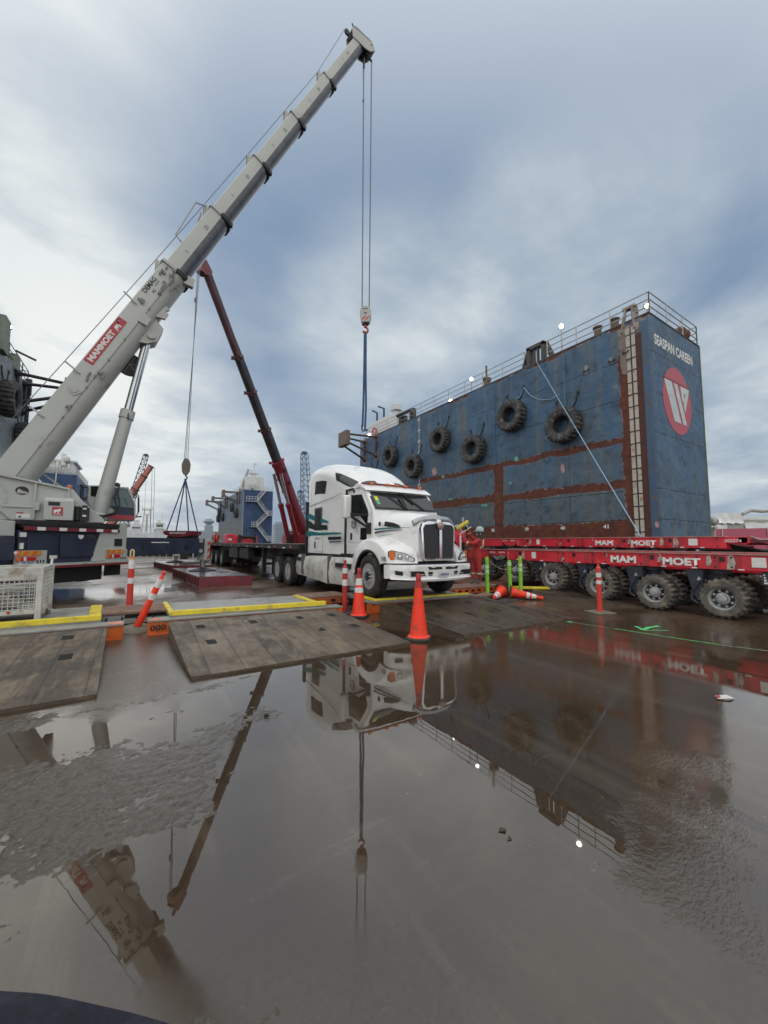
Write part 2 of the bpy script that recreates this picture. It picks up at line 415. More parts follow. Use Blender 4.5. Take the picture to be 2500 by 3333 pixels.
# grain of the tarmac under the film, drifting specks and tyre-track smears
gr1 = g.rng(g.noise(gp, 38, 5, .7), .35, .68, .82, 1.2, False)
base = g.mix(1.0, base, g.comb(gr1, gr1, gr1), 'MULTIPLY')
mpt = g.new('ShaderNodeMapping'); g.l.new(gp, mpt.inputs[0]); mpt.inputs['Rotation'].default_value = (0, 0, R(8)); mpt.inputs['Scale'].default_value = (3.2, .22, 1)
trk = g.rng(g.noise(mpt.outputs[0], 1.0, 6, .62, .3), .52, .66)
base = g.mix(g.math('MULTIPLY', trk, .45), base, (.105, .082, .058))
sp2 = g.new('ShaderNodeTexVoronoi'); g.l.new(gp, sp2.inputs['Vector']); sp2.inputs['Scale'].default_value = 7.5
dots = g.math('MULTIPLY', g.rng(sp2.outputs['Distance'], .03, .055, 1, 0), g.rng(g.noise(gp, 2.6, 3, .5), .56, .62))
base = g.mix(g.math('MULTIPLY', dots, .7), base, (.24, .23, .20))
g.l.new(base, gb.inputs['Base Color'])
# roughness: mirror film in the puddle, matt where grit shows, satin on the far wet tarmac
r = g.rng(g.noise(gp, 1.7, 5, .6), .45, .70, .0, .05)
r = g.math('ADD', r, g.math('MULTIPLY', g.math('MULTIPLY', mud, silt), .10))
r = g.math('ADD', r, g.math('MULTIPLY', mud, .075))
dry = g.math('MULTIPLY', patch((.1, 5.3), (.05, 7.6), .75, .35), .9)      # matt strip between the ramps
r = g.math('ADD', r, g.math('MULTIPLY', trk, .022)); r = g.math('ADD', r, g.math('MULTIPLY', g.rng(grit, .5, 1.0), .05)); r = g.math('ADD', r, g.mul(ripple, .03))
r = g.math('ADD', r, g.math('MULTIPLY', dry, .30)); r = g.math('ADD', r, g.math('MULTIPLY', g.rng(g.math('ADD', g.vmath('LENGTH', gp), g.math('MULTIPLY', wobf, .5)), 1.95, 1.35), .16))
farw = g.rng(g.noise(gp, .28, 5, .65), .42, .58, .22, .58)
r = g.math('ADD', r, g.math('MULTIPLY', g.math('MULTIPLY', far, farw), .9), clamp=True)
shade = patch((-5, 14.2), (0, 15.4), 2.1, .9)                     # smoother standing water under the crane; also masks its painted shade
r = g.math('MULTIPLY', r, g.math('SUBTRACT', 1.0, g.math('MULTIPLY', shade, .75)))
base = g.mix(g.math('MULTIPLY', shade, .7), base, (.035, .028, .024))  # the crane's shade painted into the ground colour
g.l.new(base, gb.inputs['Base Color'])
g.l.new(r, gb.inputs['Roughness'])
gb.inputs['IOR'].default_value = 1.95
gb.inputs['Specular Tint'].default_value = (1, .955, .885, 1)
dryf = g.math('MULTIPLY', g.rng(g.vmath('LENGTH', gp), 8, 15), g.rng(g.noise(gp, .5, 5, .62), .34, .52))      # drained tarmac beyond the ramps shines less
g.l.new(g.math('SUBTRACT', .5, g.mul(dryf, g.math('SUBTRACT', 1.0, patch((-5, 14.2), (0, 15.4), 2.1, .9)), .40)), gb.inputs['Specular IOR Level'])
# relief
mpg = g.new('ShaderNodeMapping'); g.l.new(gp, mpg.inputs[0]); mpg.inputs['Rotation'].default_value = (0, 0, R(-28)); mpg.inputs['Scale'].default_value = (1, 1.7, 1)
n_a = g.noise(mpg.outputs[0], 17, 5, .62, .25); n_b = g.noise(mpg.outputs[0], 48, 3, .6)
bed = g.math('ADD', g.math('MULTIPLY', n_a, .74), g.math('MULTIPLY', n_b, .26))
rise2 = g.mul(g.noise(mpg.outputs[0], 24, 6, .62, .2), ripple)
hgt = g.math('ADD', g.math('MULTIPLY', rise2, .006), g.mul(g.noise(gp, 3.0, 3, .5), .0003))
hgt = g.math('ADD', hgt, g.mul(g.noise(gp, 55, 4, .6), mud, .0003))
hgt = g.math('ADD', hgt, g.mul(g.noise(gp, 6, 5, .6), far, g.math('SUBTRACT', 1.0, shade), .004))
hgt = g.math('ADD', hgt, g.mul(g.noise(gp, 45, 4, .6), dry, .003))
bn = g.new('ShaderNodeBump'); g.l.new(hgt, bn.inputs['Height']); bn.inputs['Strength'].default_value = 1; bn.inputs['Distance'].default_value = 1.0
g.l.new(bn.outputs[0], gb.inputs['Normal'])
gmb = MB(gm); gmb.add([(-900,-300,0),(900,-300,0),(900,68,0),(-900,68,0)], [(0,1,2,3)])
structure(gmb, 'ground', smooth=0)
# the coarse aggregate itself, standing out of the film as real relief
from mathutils import noise as mn
gritm = bpy.data.materials.new('wet_aggregate'); gritm.use_nodes = True; q_ = NT(gritm.node_tree); qb = q_.n['Principled BSDF']
qp = q_.new('ShaderNodeNewGeometry').outputs['Position']; qn = q_.noise(qp, 45, 5, .7); qm = q_.noise(qp, 6, 4, .6)
qc = q_.mix(q_.rng(qn, .35, .68), (.026, .020, .014), (.085, .070, .053)); qc = q_.mix(q_.math('MULTIPLY', q_.rng(qm, .4, .65), .5), qc, (.060, .050, .040))
q_.l.new(qc, qb.inputs['Base Color']); q_.l.new(q_.rng(qn, .3, .7, .04, .13, False), qb.inputs['Roughness']); qb.inputs['IOR'].default_value = 1.55; qb.inputs['Specular Tint'].default_value = (1, .955, .885, 1)
q_.l.new(q_.bump(q_.noise(qp, 130, 3, .6), .5, .004), qb.inputs['Normal'])
def _sd(p, a, b):
    ax, ay = b[0]-a[0], b[1]-a[1]; t_ = max(0, min(1, ((p[0]-a[0])*ax+(p[1]-a[1])*ay)/(ax*ax+ay*ay))); return math.hypot(p[0]-a[0]-ax*t_, p[1]-a[1]-ay*t_)
GP = [((-.9,3.32),(.25,3.28),.50,.40,1.0),((.2,3.3),(1.05,3.8),.17,.28,1.0),((-.6,2.75),(.12,2.75),.26,.34,.95),((-1.3,4.62),(.6,4.74),.12,.22,.95),((.6,4.74),(1.4,4.88),.06,.16,.9),((-.25,1.6),(.6,1.25),.18,.34,.66),((-.6,3.95),(.3,4.2),.05,.26,.72),((-.45,2.3),(.2,2.25),.08,.2,.5)]
def grit_h(x, y):
    wb = mn.noise((x*2.1,y*2.1,3.3))*.20+mn.noise((x*6.3,y*6.3,8.1))*.11
    G = 0
    for a, b, w_, s_, k in GP:
        d = _sd((x,y),a,b)+wb
        if d < w_+s_:
            f = max(0, min(1, (w_+s_-d)/(2*s_))); G = max(G, k*f*f*(3-2*f))
    if G <= .03: return -.01
    b_ = .5+.26*mn.fractal((x*15,y*17,1.7),.55,2.15,5)+.12*(lambda d: d[1]-d[0])(mn.voronoi((x*42,y*46,.4))[0])+.10*mn.noise((x*4.1,y*4.1,5.2))
    e_ = b_-(.98-.74*G)
    return e_*.05 if e_ < 0 else .021*e_
def grit_bed():
    st = .011; b = MB(gritm); idx = {}; H = {}
    boxes = [(-1.7,1.7,2.15,5.05),(-.6,1.1,.9,2.15)]
    cells = set()
    for x0,x1,y0,y1 in boxes:
        for i in range(int(x0/st), int(x1/st)):
            for j in range(int(y0/st), int(y1/st)): cells.add((i,j))
    def hh(i, j):
        k = (i,j)
        if k not in H: H[k] = grit_h(i*st+mn.noise((i*.7,j*.7,0))*.003, j*st)
        return H[k]
    def vi(i, j):
        k = (i,j)
        if k not in idx: idx[k] = len(b.v); b.v.append(Vector((i*st, j*st, max(-.004, min(.020, hh(i,j))))))
        return idx[k]
    for i, j in cells:
        if max(hh(i,j),hh(i+1,j),hh(i,j+1),hh(i+1,j+1)) > 0: b.f.append((vi(i,j),vi(i+1,j),vi(i+1,j+1),vi(i,j+1))); b.mi.append(0)
    structure(b, 'ground_grit', smooth=180)
grit_bed()
wm = M('harbour_water', (.03,.045,.05), .12, 0, .2, .05, bump=.5, bscale=.6)
structure(MB(wm).add([(-900,68,-.004),(1800,68,-.004),(1800,2200,-.004),(-900,2200,-.004)], [(0,1,2,3)]), 'water', smooth=0)

# painted survey marks on the apron
SPRAY = M('green_spray_paint', (.10,.62,.20), .5, 0, .35, 14)
SPRAYW = M('pale_green_chalk', (.32,.50,.33), .6, 0, .5, 9)
def strip(mb, pts, wd, z=.004):
    for i in range(len(pts)-1):
        a, b = Vector((*pts[i], 0)), Vector((*pts[i+1], 0)); d = (b-a).normalized(); s_ = Vector((-d.y, d.x, 0))*wd/2
        mb.add([(a-s_)+Vector((0,0,z+i*.0006)), (b-s_)+Vector((0,0,z+i*.0006)), (b+s_)+Vector((0,0,z+i*.0006)), (a+s_)+Vector((0,0,z+i*.0006))], [(0,1,2,3)])
    return mb
mb = MB(SPRAYW); strip(mb, [(7.5,4.75),(7.62,4.0)], .016); mb.m(SPRAY); strip(mb, [(7.64,3.9),(7.80,2.79),(7.87,2.39)], .028, .005); mb.m(SPRAYW); strip(mb, [(7.87,2.39),(8.3,1.2)], .018)
structure(mb, 'road_marking', smooth=0)
mb = MB(SPRAY); strip(mb, [(8.22,3.80),(8.10,3.66),(7.97,3.56)], .05); strip(mb, [(7.98,3.56),(8.28,3.60),(8.62,3.56)], .07, .0055); strip(mb, [(7.97,3.52),(8.33,3.28)], .03, .007)
structure(mb, 'road_marking', smooth=0)
mb = MB(SPRAY); strip(mb, [(7.46,4.70),(7.56,4.72)], .09); structure(mb, 'road_marking', smooth=0)

# litter on the wet ground
LITW = M('litter_white', (.55,.52,.5), .6); LITR = M('litter_red', (.4,.06,.05), .5); STONE = M('stone_chip', (.12,.115,.11), .6, 0, .3, 20); LEAF = M('dead_leaf', (.05,.035,.022), .7)
mb = MB(LITW); mb.add([(5.10,1.60,.012),(5.20,1.53,.02),(5.29,1.52,.006),(5.26,1.58,.03),(5.17,1.65,.016)], [(0,1,3,4),(1,2,3)]); mb.m(LITR); mb.ell((5.15,1.615,.022), (.028,.02,.014), 8)
tag(mb.build('crumpled_wrapper', origin=(5.18,1.58,0)), 'crumpled white and red wrapper lying alone on the wet ground', 'litter')
mb = MB(LEAF); mb.add([(1.76,1.57,.004),(1.79,1.545,.008),(1.815,1.56,.003),(1.795,1.585,.006)], [(0,1,2,3)]); mb.add([(1.75,1.50,.004),(1.79,1.52,.006),(1.78,1.49,.003)], [(0,1,2)])
tag(mb.build('leaf_scrap', origin=(1.78,1.56,0)), 'small dark curled scrap lying in the middle of the puddle', 'litter')
tag(MB(M('black_nut', (.02,.02,.02), .5)).lathe((1.07,3.69,0), (0,0,1), [(.022,0),(.022,.02),(.010,.02),(.010,0)], 6).build('steel_nut', origin=(1.07,3.69,0)), 'small black nut lying in the puddle near the centre ramp', 'nut')

# ------------------------------------------------------------------ distance: city, ships, cranes, sheds
CITY = M('tower_concrete', (.22,.25,.28), .6, 0, .12, .02); CITYG = M('tower_glass', (.10,.15,.20), .15, 0, .1, .05)
def tower(x, y, wx, wy, h, label, top=None):
    t = thing('city_tower', label, 'tower', (x, y, 0), 'towers across the harbour')
    b = MB(CITY).bx(x-wx/2, x+wx/2, y-wy/2, y+wy/2, 0, h)
    if top == 'step': b.bx(x-wx/3, x+wx/3, y-wy/3, y+wy/3, h, h+9)
    if top == 'dome': b.lathe((x, y, h), (0,0,1), [(wx*.48,0),(wx*.44,5),(wx*.3,9),(0.1,11)], 16)
    b.build('facade', t)
    wn = MB(CITYG)
    for k in range(int(h//7)):
        z = 4+k*7
        wn.bx(x-wx*.46, x+wx*.46, y-wy/2-.3, y-wy/2-.02, z, z+3.4); wn.bx(x-wx/2-.3, x-wx/2-.02, y-wy*.46, y+wy*.46, z, z+3.4)
    wn.build('window_band', t)
    return t
t = thing('lookout_tower', 'pale round lookout tower with a wide flared disc on its top across the harbour', 'tower', (228,1632,0))
MB(CITY).bx(196,262,1615,1650,0,45).bx(215,243,1618,1646,45,66).build('office_block', t)
MB(CITY).lathe((229,1632,62), (0,0,1), [(8,0),(9,8),(20,17),(20,22),(14,25),(12,30),(0.1,31)], 20).build('lookout_disc', t)
MB(CITYG).lathe((229,1632,62), (0,0,1), [(20.3,18),(20.3,21)], 20).build('window_band', t)
tower(292, 1590, 34, 30, 73, 'slim glassy tower with a set-back top beside the round lookout tower', 'step')
tower(268, 1660, 22, 30, 44, 'low block standing in the gap beside the round lookout tower')
tower(461, 1487, 40, 36, 72, 'tallest pale blue tower, beside the stair end of the far dock', 'step')
tower(512, 1465, 64, 40, 47, 'broad domed tower beside the tall one behind the red crane', 'dome')
tower(545, 1440, 30, 40, 58, 'narrow slab tower behind the lifting rams of the red crane')
tower(486, 1500, 26, 30, 36, 'short block between the tall and the domed towers')
tower(150, 1690, 50, 30, 26, 'low waterfront block standing apart, away from the round lookout tower')

SHIPW = M('ship_white', (.62,.63,.62), .4, 0, .1, .3, dirt=(.3,.28,.25), damt=.25, dscale=.4); SHIPB = M('ship_hull_blue', (.03,.05,.10), .4); SHIPY = M('ship_mast_buff', (.45,.42,.33), .5)
def win_row(mb, x0, x1, y, z, h, n, gap=.25):
    w_ = (x1-x0)/n
    for i in range(n): mb.bx(x0+i*w_+w_*gap/2, x0+(i+1)*w_-w_*gap/2, y-.06, y-.01, z, z+h)
t = thing('survey_ship', 'white ship with a tall braced buff mast moored beyond the crane outrigger', 'ship', (5,291,0))
MB(SHIPB).loft([[(x, 291-wd, z) for x, wd, z in ((-6,0,zz), (-3,3,zz), (14,3,zz), (16,2,zz))] + [(x, 291+wd, z) for x, wd, z in ((16,2,zz), (14,3,zz), (-3,3,zz))] for zz in (0,4.2)]).build('hull', t)
MB(SHIPW).bx(-5,15,288.4,293.6,4.2,7.4).bx(-4,1,288.6,293.4,7.4,12.5).bx(-3,0,289,293,12.5,15.5).bx(8.6,14.6,288.4,293.4,7.4,10.4).bx(9.2,13.4,288.9,293,10.4,13.4).bx(8.8,14.2,288.3,293.4,13.4,13.9).build('superstructure', t)
b = MB(GLASSD); win_row(b, 9.4, 13.2, 288.9, 11.4, 1.2, 7); win_row(b, -3.8, .8, 288.6, 10, 1, 5); b.build('bridge_window', t)
b = MB(SHIPY)
for sx in (-1,1):
    for sy in (-1,1): b.tube((4+sx*2.6, 291+sy*1.6, 7.4), (4+sx*1.5, 291+sy*1, 22), .28, n=6)
for z in (11,15,19): b.bx(1.4+(z-11)*.1, 6.6-(z-11)*.1, 290.6, 291.4, z, z+.3)
b.bx(1.2,6.8,289.8,292.2,22,22.5); 
for x in (1.3,2.6,4,5.4,6.7): b.tube((x,291,22.5), (x,291,24+abs(x-4)*.2), .15, n=5)
b.tube((4,290,8),(4,290,19),.55,n=8); b.build('mast', t)
MB(SHIPW).tube((12.5,291,13.9),(12.5,291,20),.18,n=5).ell((10.8,291,15.1),(1,1,1.2),10).build('aerial', t)
b = MB(SHIPW); b.path([(8.4,288.3,7.5),(8.2,287.8,9.6),(9.4,287.8,10.4),(13.6,287.8,10.2),(14.9,287.8,7.4)],.3,5); b.build('davit', t)
t = thing('supply_vessel', 'small grey and white vessel partly hidden behind the white crane cab', 'ship', (-6,262,0))
MB(SHIPB).bx(-14,0,259,266,0,3.6).build('hull', t)
MB(SHIPW).bx(-12,-2,260,265,3.6,8.4).bx(-10,-4,260.5,264.5,8.4,12.4).build('superstructure', t)
b = MB(GLASSD); win_row(b, -9.6, -4.4, 260.5, 10, 1.2, 6); b.build('bridge_window', t)
MB(SHIPY).tube((-7,262,12.4),(-7,262,17.5),.2,n=5).bx(-8.4,-5.6,261.8,262.2,15,15.3).build('mast', t)

LATB = M('lattice_blue_grey', (.09,.13,.19), .5, 0, .1); LATD = M('lattice_dark', (.035,.045,.07), .5)
def lattice(mb, a, b, w0, w1, n, r):
    a, b = Vector(a), Vector(b); x, y, d = mb.frame_of(b-a); L = (b-a).length
    def q(i, k):
        f = i/n; s_ = (w0+(w1-w0)*f)/2; return a + d*(L*f) + x*(s_*(-1 if k in (0,3) else 1)) + y*(s_*(-1 if k < 2 else 1))
    for k in range(4): mb.tube(q(0,k), q(n,k), r*1.5, n=5)
    for i in range(n):
        for k in range(4):
            k2 = (k+1) % 4
            mb.tube(q(i,k), q(i+1,k2) if i % 2 else q(i+1,k2), r, n=4, cap=False); mb.tube(q(i+1,k), q(i+1,k2), r, n=4, cap=False)
def lat_crane(base, foot, tip, w0, w1, n, r, mat, label, mast=None):
    t = thing('lattice_crane', label, 'crane', base, 'lattice cranes in the distance')
    x, y, z = base
    b = MB(mat).bx(x-3, x+3, y-2.5, y+2.5, 2.2, 6); b.build('machine_house', t)
    MB(DARK).bx(x-3.6, x-2.2, y-3, y+3, 0, 1.6).bx(x+2.2, x+3.6, y-3, y+3, 0, 1.6).bx(x-2.2, x+2.2, y-1, y+1, .8, 2.2).build('crawler_track', t)
    b = MB(mat); lattice(b, foot, tip, w0, w1, n, r); b.box(tip, (w1*.7, w1*.7, w1*.5)); b.build('boom', t)
    b = MB(WIRE); top = Vector(tip); bk = Vector(foot)+Vector((2.4, .6, 3.2))
    b.tube(top, bk, r*.7, n=4); b.tube(top+Vector((.3,0,0)), (top.x+.4, top.y-.5, 9), r*.5, n=4); b.build('pendant_line', t)
    return t
lat_crane((56,144,0), (55.6,142.6,4), (53.9,143.6,37), 4.4, 2.2, 15, .085, LATB, 'tall blue-grey lattice boom crane standing behind the red crane boom')
lat_crane((46,116,0), (44.6,115,3.5), (42.2,115.4,17.6), 2.2, 1.4, 10, .06, LATB, 'short blue-grey lattice crane just in front of the tall lattice boom')
lat_crane((-7,170,0), (-5.6,169,4), (1.0,165.4,33.6), 2.6, 1.6, 17, .085, LATD, 'dark lattice crane leaning over the faded red telescopic crane')
t = thing('telescopic_crane', 'faded red telescopic crane with its boom tip showing behind the white crane cab', 'crane', (-9,147,0))
b = MB(REDC).bx(-14,-5,145.5,148.5,1,2.6).bx(-11,-7.5,145.6,148.4,2.6,4.2); b.build('carrier', t)
for x in (-13,-11.4,-8,-6.4): MB(RUBBER).lathe((x,145.2,.7),(0,1,0),[(.7,0),(.7,3.6)],14).build('wheel', t)
FADE = M('faded_red_boom', (.42,.13,.10), .5)
fo, ti = Vector((-9,146.6,4)), Vector((2.4,140.8,25.6))
for i, (a_, b_, w_) in enumerate(((0,.45,1.9),(.45,.66,1.65),(.66,.85,1.4),(.85,1,1.2))):
    MB(FADE).bar(fo.lerp(ti,a_), fo.lerp(ti,b_), w_, w_).build('boom_section', t)
    MB(DARK).bar(fo.lerp(ti,b_-.012), fo.lerp(ti,b_), w_+.25, w_+.25).build('boom_collar', t)
b = MB(WIRE)
for dx_ in (-.35,.35): b.tube(ti+Vector((.6+dx_,0,-.6)), (3.4+dx_,140.6,6), .06, n=4)
b.build('hoist_rope', t)

SHEDW = M('shed_cladding', (.36,.36,.33), .6, 0, .12, .3); TARP = M('white_tarpaulin', (.72,.73,.74), .5, 0, .12, .5, bump=.8, bscale=1.2); PINK = M('faded_crimson_wall', (.42,.09,.14), .6, 0, .08, .4)
D1 = Vector((.84,-.54,0)); D2 = Vector((.54,.84,0))
def at2(o, a, b, z): return Vector(o)+D1*a+D2*b+Vector((0,0,z))
t = thing('shipyard_shed', 'long grey shed with white tarpaulins over its roof behind the blue dock', 'building', (112,36,0))
o = (108,38,0)
def slab(mb, a0, a1, b0, b1, z0, z1): return mb.hexa([at2(o,a0,b0,z0),at2(o,a1,b0,z0),at2(o,a1,b1,z0),at2(o,a0,b1,z0)], [at2(o,a0,b0,z1),at2(o,a1,b0,z1),at2(o,a1,b1,z1),at2(o,a0,b1,z1)])
slab(MB(SHEDW), -20, 46, 0, 22, 0, 7.3).build('wall', t)
MB(SHEDW).hexa([at2(o,-20,0,7.3),at2(o,46,0,7.3),at2(o,46,22,7.3),at2(o,-20,22,7.3)], [at2(o,-20,6,8.6),at2(o,46,6,8.6),at2(o,46,16,8.6),at2(o,-20,16,8.6)]).build('roof', t)
b = MB(TARP)
for (a0,a1,z0,z1) in ((7.5,13.5,6.4,8.9),(4,9.5,4.3,6.1),(13.8,30,4.3,6.6)):
    n = 9
    rows = []
    for j in range(5):
        z = z0+(z1-z0)*j/4
        rows.append([at2(o, a0+(a1-a0)*i/n, -.25-.18*math.sin(i*1.9+j*1.3)-(.25 if j == 0 else 0), z+.15*math.sin(i*2.3)) for i in range(n+1)])
    b.loft(rows, cap=False, close=False)
b.build('tarpaulin', t)
b = MB(SHEDW)
for a0 in (13.8,): b.path([at2(o,a0-.6,-.4,8.6),at2(o,a0+1.4,-.4,9.5),at2(o,a0+4,-.4,9.3),at2(o,a0+5.5,-.4,9.4)], .42, 8)
b.build('roof_duct', t)
t = thing('crimson_hoarding', 'long faded crimson hoarding wall in front of the grey shed', 'fence', (75,25,0))
MB(PINK).prism([Vector((66,30.5,0)), Vector((66,30.5,3.7)), Vector((102,7,4.6)), Vector((102,7,0))], (.25,.38,0)).build('panel', t)
b = MB(GALV)
for k in range(7):
    p = Vector((66,30.5,0)).lerp(Vector((102,7,0)), k/6); b.tube(p-Vector((.05,.08,0)), p+Vector((-.05,-.08,3.8+k*.15)), .09, n=6)
b.build('post', t)
t = thing('floodlight_pole', 'short pale lamp pole sticking up behind the rear red carrier', 'lamp post', (33,10,0))
MB(GALV).tube((33,10,0),(33,10,2.6),.09,n=8).bx(32.8,33.2,9.85,10.15,2.6,2.75).build('pole', t)
MB(GALV).ell((33,10,3.15),(.22,.22,.35),10).build('lamp_head', t)
# wharf edge with its row of dark timber bollards
t = thing('wharf_edge_fence', 'low row of dark timber posts along the far wharf edge under the outrigger beam', 'fence', (2,62,0))
b = MB(DARK)
for k in range(34): b.bx(-9+k*.62, -8.44+k*.62, 60-k*.55, 60.5-k*.55, 0, 1.05)
b.build('post', t)
MB(DARK).bar((-9,60.5,1.1),(12,41.8,1.1),.35,.25).build('cap_rail', t)
# gulls
BIRD = M('gull_grey', (.16,.16,.17), .7)
def gull(p, lab, s_=1.0, tilt=.2):
    b = MB(BIRD); x, y, z = p
    b.ell(p, (.24*s_,.08*s_,.07*s_), 8)
    for q in (-1,1): b.add([(x-.1*s_,y,z),(x+.1*s_,y,z),(x+.02*s_,y+q*.3*s_,z+.12*s_+tilt*q*.1),(x-.1*s_,y+q*.62*s_,z+tilt*q*.2)], [(0,1,2,3)])
    tag(b.build('gull', origin=p), lab, 'bird', 'gulls in the sky')

# ------------------------------------------------------------------ harbour haze
hz = bpy.data.materials.new('harbour_haze'); hz.use_nodes = True; hn = NT(hz.node_tree); hn.n.clear()
ho = hn.new('ShaderNodeOutputMaterial'); hv_ = hn.new('ShaderNodeVolumePrincipled'); hn.l.new(hv_.outputs[0], ho.inputs['Volume'])
hv_.inputs['Color'].default_value = (.78,.88,1,1); hv_.inputs['Density'].default_value = .00011
o = MB(hz).bx(-905,1805,-305,2205,-1.02,125).build('haze', smooth=0); o['kind'] = 'stuff'
# ------------------------------------------------------------------ floating-dock wing walls
def dock_mat(name, blue, grime, rust=None, gamt=.5, seams_y=(), seams_z=(), zfade=6.5):
    mt = bpy.data.materials.new(name); mt.use_nodes = True; t = NT(mt.node_tree); b = t.n['Principled BSDF']
    gn = t.new('ShaderNodeNewGeometry'); pos = gn.outputs['Position']; nx, ny, nz = t.sep(gn.outputs['Normal']); X, Y, Z = t.sep(pos)
    long_ = t.math('LESS_THAN', nx, -.5)
    big = t.noise(pos, .45, 6, .62); fine = t.noise(pos, 3.2, 6, .68)
    mp = t.new('ShaderNodeMapping'); t.l.new(pos, mp.inputs[0]); mp.inputs['Scale'].default_value = (2.4, 2.4, .10)
    stk = t.noise(mp.outputs[0], 1.0, 6, .68)
    mp2 = t.new('ShaderNodeMapping'); t.l.new(pos, mp2.inputs[0]); mp2.inputs['Scale'].default_value = (.5, .5, 1.2)
    hor = t.noise(mp2.outputs[0], .8, 5, .6)
    c = t.mix(t.rng(big, .3, .7), blue, tuple(q*1.5 for q in blue))
    low = t.rng(t.math('ADD', Z, t.math('MULTIPLY', t.math('SUBTRACT', big, .5), 7)), zfade+3, zfade-4)
    lk = t.math('ADD', t.math('MULTIPLY', long_, .6), .4)
    c = t.mix(t.mul(low, lk, gamt), c, grime)
    c = t.mix(t.math('MULTIPLY', t.rng(stk, .48, .68), .72), c, tuple(q*1.15 for q in grime))
    c = t.mix(t.math('MULTIPLY', t.rng(stk, .40, .26), .35), c, tuple(q*.55 for q in blue))
    c = t.mix(t.mul(t.rng(hor, .55, .72), lk, .30), c, tuple(q*1.3 for q in grime))
    rough = t.rng(fine, .3, .7, .42, .62)
    zz = t.math('ADD', Z, t.math('ADD', t.math('MULTIPLY', t.math('SUBTRACT', hor, .5), .7), t.math('MULTIPLY', t.math('SUBTRACT', fine, .5), .55)))
    yy = t.math('ADD', Y, t.math('ADD', t.math('MULTIPLY', t.math('SUBTRACT', big, .5), .6), t.math('MULTIPLY', t.math('SUBTRACT', fine, .5), .25)))
    drk = t.rng(t.noise(pos, 1.9, 7, .72), .50, .66)
    c = t.mix(t.math('MULTIPLY', drk, .62), c, tuple(q*.45 for q in blue))
    olive = t.math('MULTIPLY', t.rng(t.noise(mp.outputs[0], .55, 5, .6), .5, .66), t.rng(big, .40, .62))
    c = t.mix(t.math('MULTIPLY', olive, .65), c, (.13,.125,.085))
    # plate seams: thin dark weld lines with rust bleeding from them
    se = None
    for s_ in seams_z:
        q = t.band(t.math('ADD', Z, t.math('MULTIPLY', t.math('SUBTRACT', fine, .5), .05)), s_-.025, s_+.025, .02); se = q if se is None else t.mx(se, q)
    for s_ in seams_y:
        q = t.math('MULTIPLY', t.band(t.math('ADD', Y, t.math('MULTIPLY', t.math('SUBTRACT', fine, .5), .05)), s_-.03, s_+.03, .02), long_); se = t.mx(se, q)
    if se is not None:
        c = t.mix(t.mul(se, t.rng(fine, .36, .56), .8), c, (.022, .014, .012))
    # scuffs and paint knocks
    scf = t.rng(t.noise(pos, 1.3, 8, .74), .66, .74)
    c = t.mix(t.math('MULTIPLY', scf, .7), c, (.16, .07, .04))
    spots = t.rng(t.noise(pos, .75, 3, .5), .70, .76)
    c = t.mix(t.math('MULTIPLY', spots, .35), c, (.30, .36, .33))
    if rust:
        m_ = None
        for (y0, y1, z0, z1) in rust:
            q = t.math('MULTIPLY', t.band(yy, y0, y1, .05), t.band(zz, z0, z1, .05)); m_ = q if m_ is None else t.mx(m_, q)
        top = t.math('MULTIPLY', t.band(zz, 12.62, 13.2, .08), t.rng(t.noise(pos, .5, 5, .6), .5, .56))
        m_ = t.math('MULTIPLY', t.mx(m_, top), long_)
        edge = t.math('MULTIPLY', t.rng(m_, .02, .3), t.rng(m_, .9, .5))
        rc = t.mix(t.rng(fine, .3, .7), (.072, .022, .014), (.155, .050, .027))
        rc = t.mix(t.math('MULTIPLY', t.rng(stk, .48, .7), .6), rc, (.045, .022, .02))
        c = t.mix(m_, c, rc); c = t.mix(t.mul(edge, t.rng(fine, .48, .6), .5), c, (.42, .40, .38))
        rough = t.math('ADD', rough, t.math('MULTIPLY', m_, .2))
    # running rust stains
    rs = t.math('MULTIPLY', t.rng(t.noise(mp.outputs[0], 1.9, 6, .7), .62, .74), t.rng(big, .45, .6))
    c = t.mix(t.math('MULTIPLY', rs, .7), c, (.085, .036, .022))
    t.l.new(c, b.inputs['Base Color']); t.l.new(rough, b.inputs['Roughness']); b.inputs['Specular IOR Level'].default_value = .35
    bh = t.math('ADD', t.math('MULTIPLY', t.noise(pos, 1.1, 3, .5), .11), t.math('MULTIPLY', fine, .006))
    if se is not None: bh = t.math('SUBTRACT', bh, t.math('MULTIPLY', se, .012))
    bn = t.new('ShaderNodeBump'); t.l.new(bh, bn.inputs['Height']); bn.inputs['Strength'].default_value = .8; bn.inputs['Distance'].default_value = 1; t.l.new(bn.outputs[0], b.inputs['Normal'])
    return mt
RUSTB = [(9.45,17.3,6.60,6.98),(17.9,26.2,6.66,7.06),(9.45,17.3,4.35,4.85),(17.9,26.3,4.38,4.95),(8.6,26.6,-3,2.72),(17.2,18.0,-1,7.0),(8.55,9.62,-1,11.4),(8.9,9.3,11,12.4)]
DOCKM = dock_mat('careen_plating', (.040,.090,.160), (.120,.132,.118), RUSTB, .55, (12.5,17.75,22.2,26.25,31.0), (4.2,6.9,8.9,10.9,2.75))
DOCKG = dock_mat('grey_blue_plating', (.075,.108,.155), (.16,.155,.13), None, .7, (90,97,104), (3,6,9))
DOCKN = dock_mat('navy_plating', (.022,.05,.13), (.03,.06,.12), None, .2, (), (6.5,10.6))
DOCKL = dock_mat('left_dock_plating', (.150,.180,.205), (.22,.22,.21), None, .6, (30,33.5), (8.8,10.9), 9)

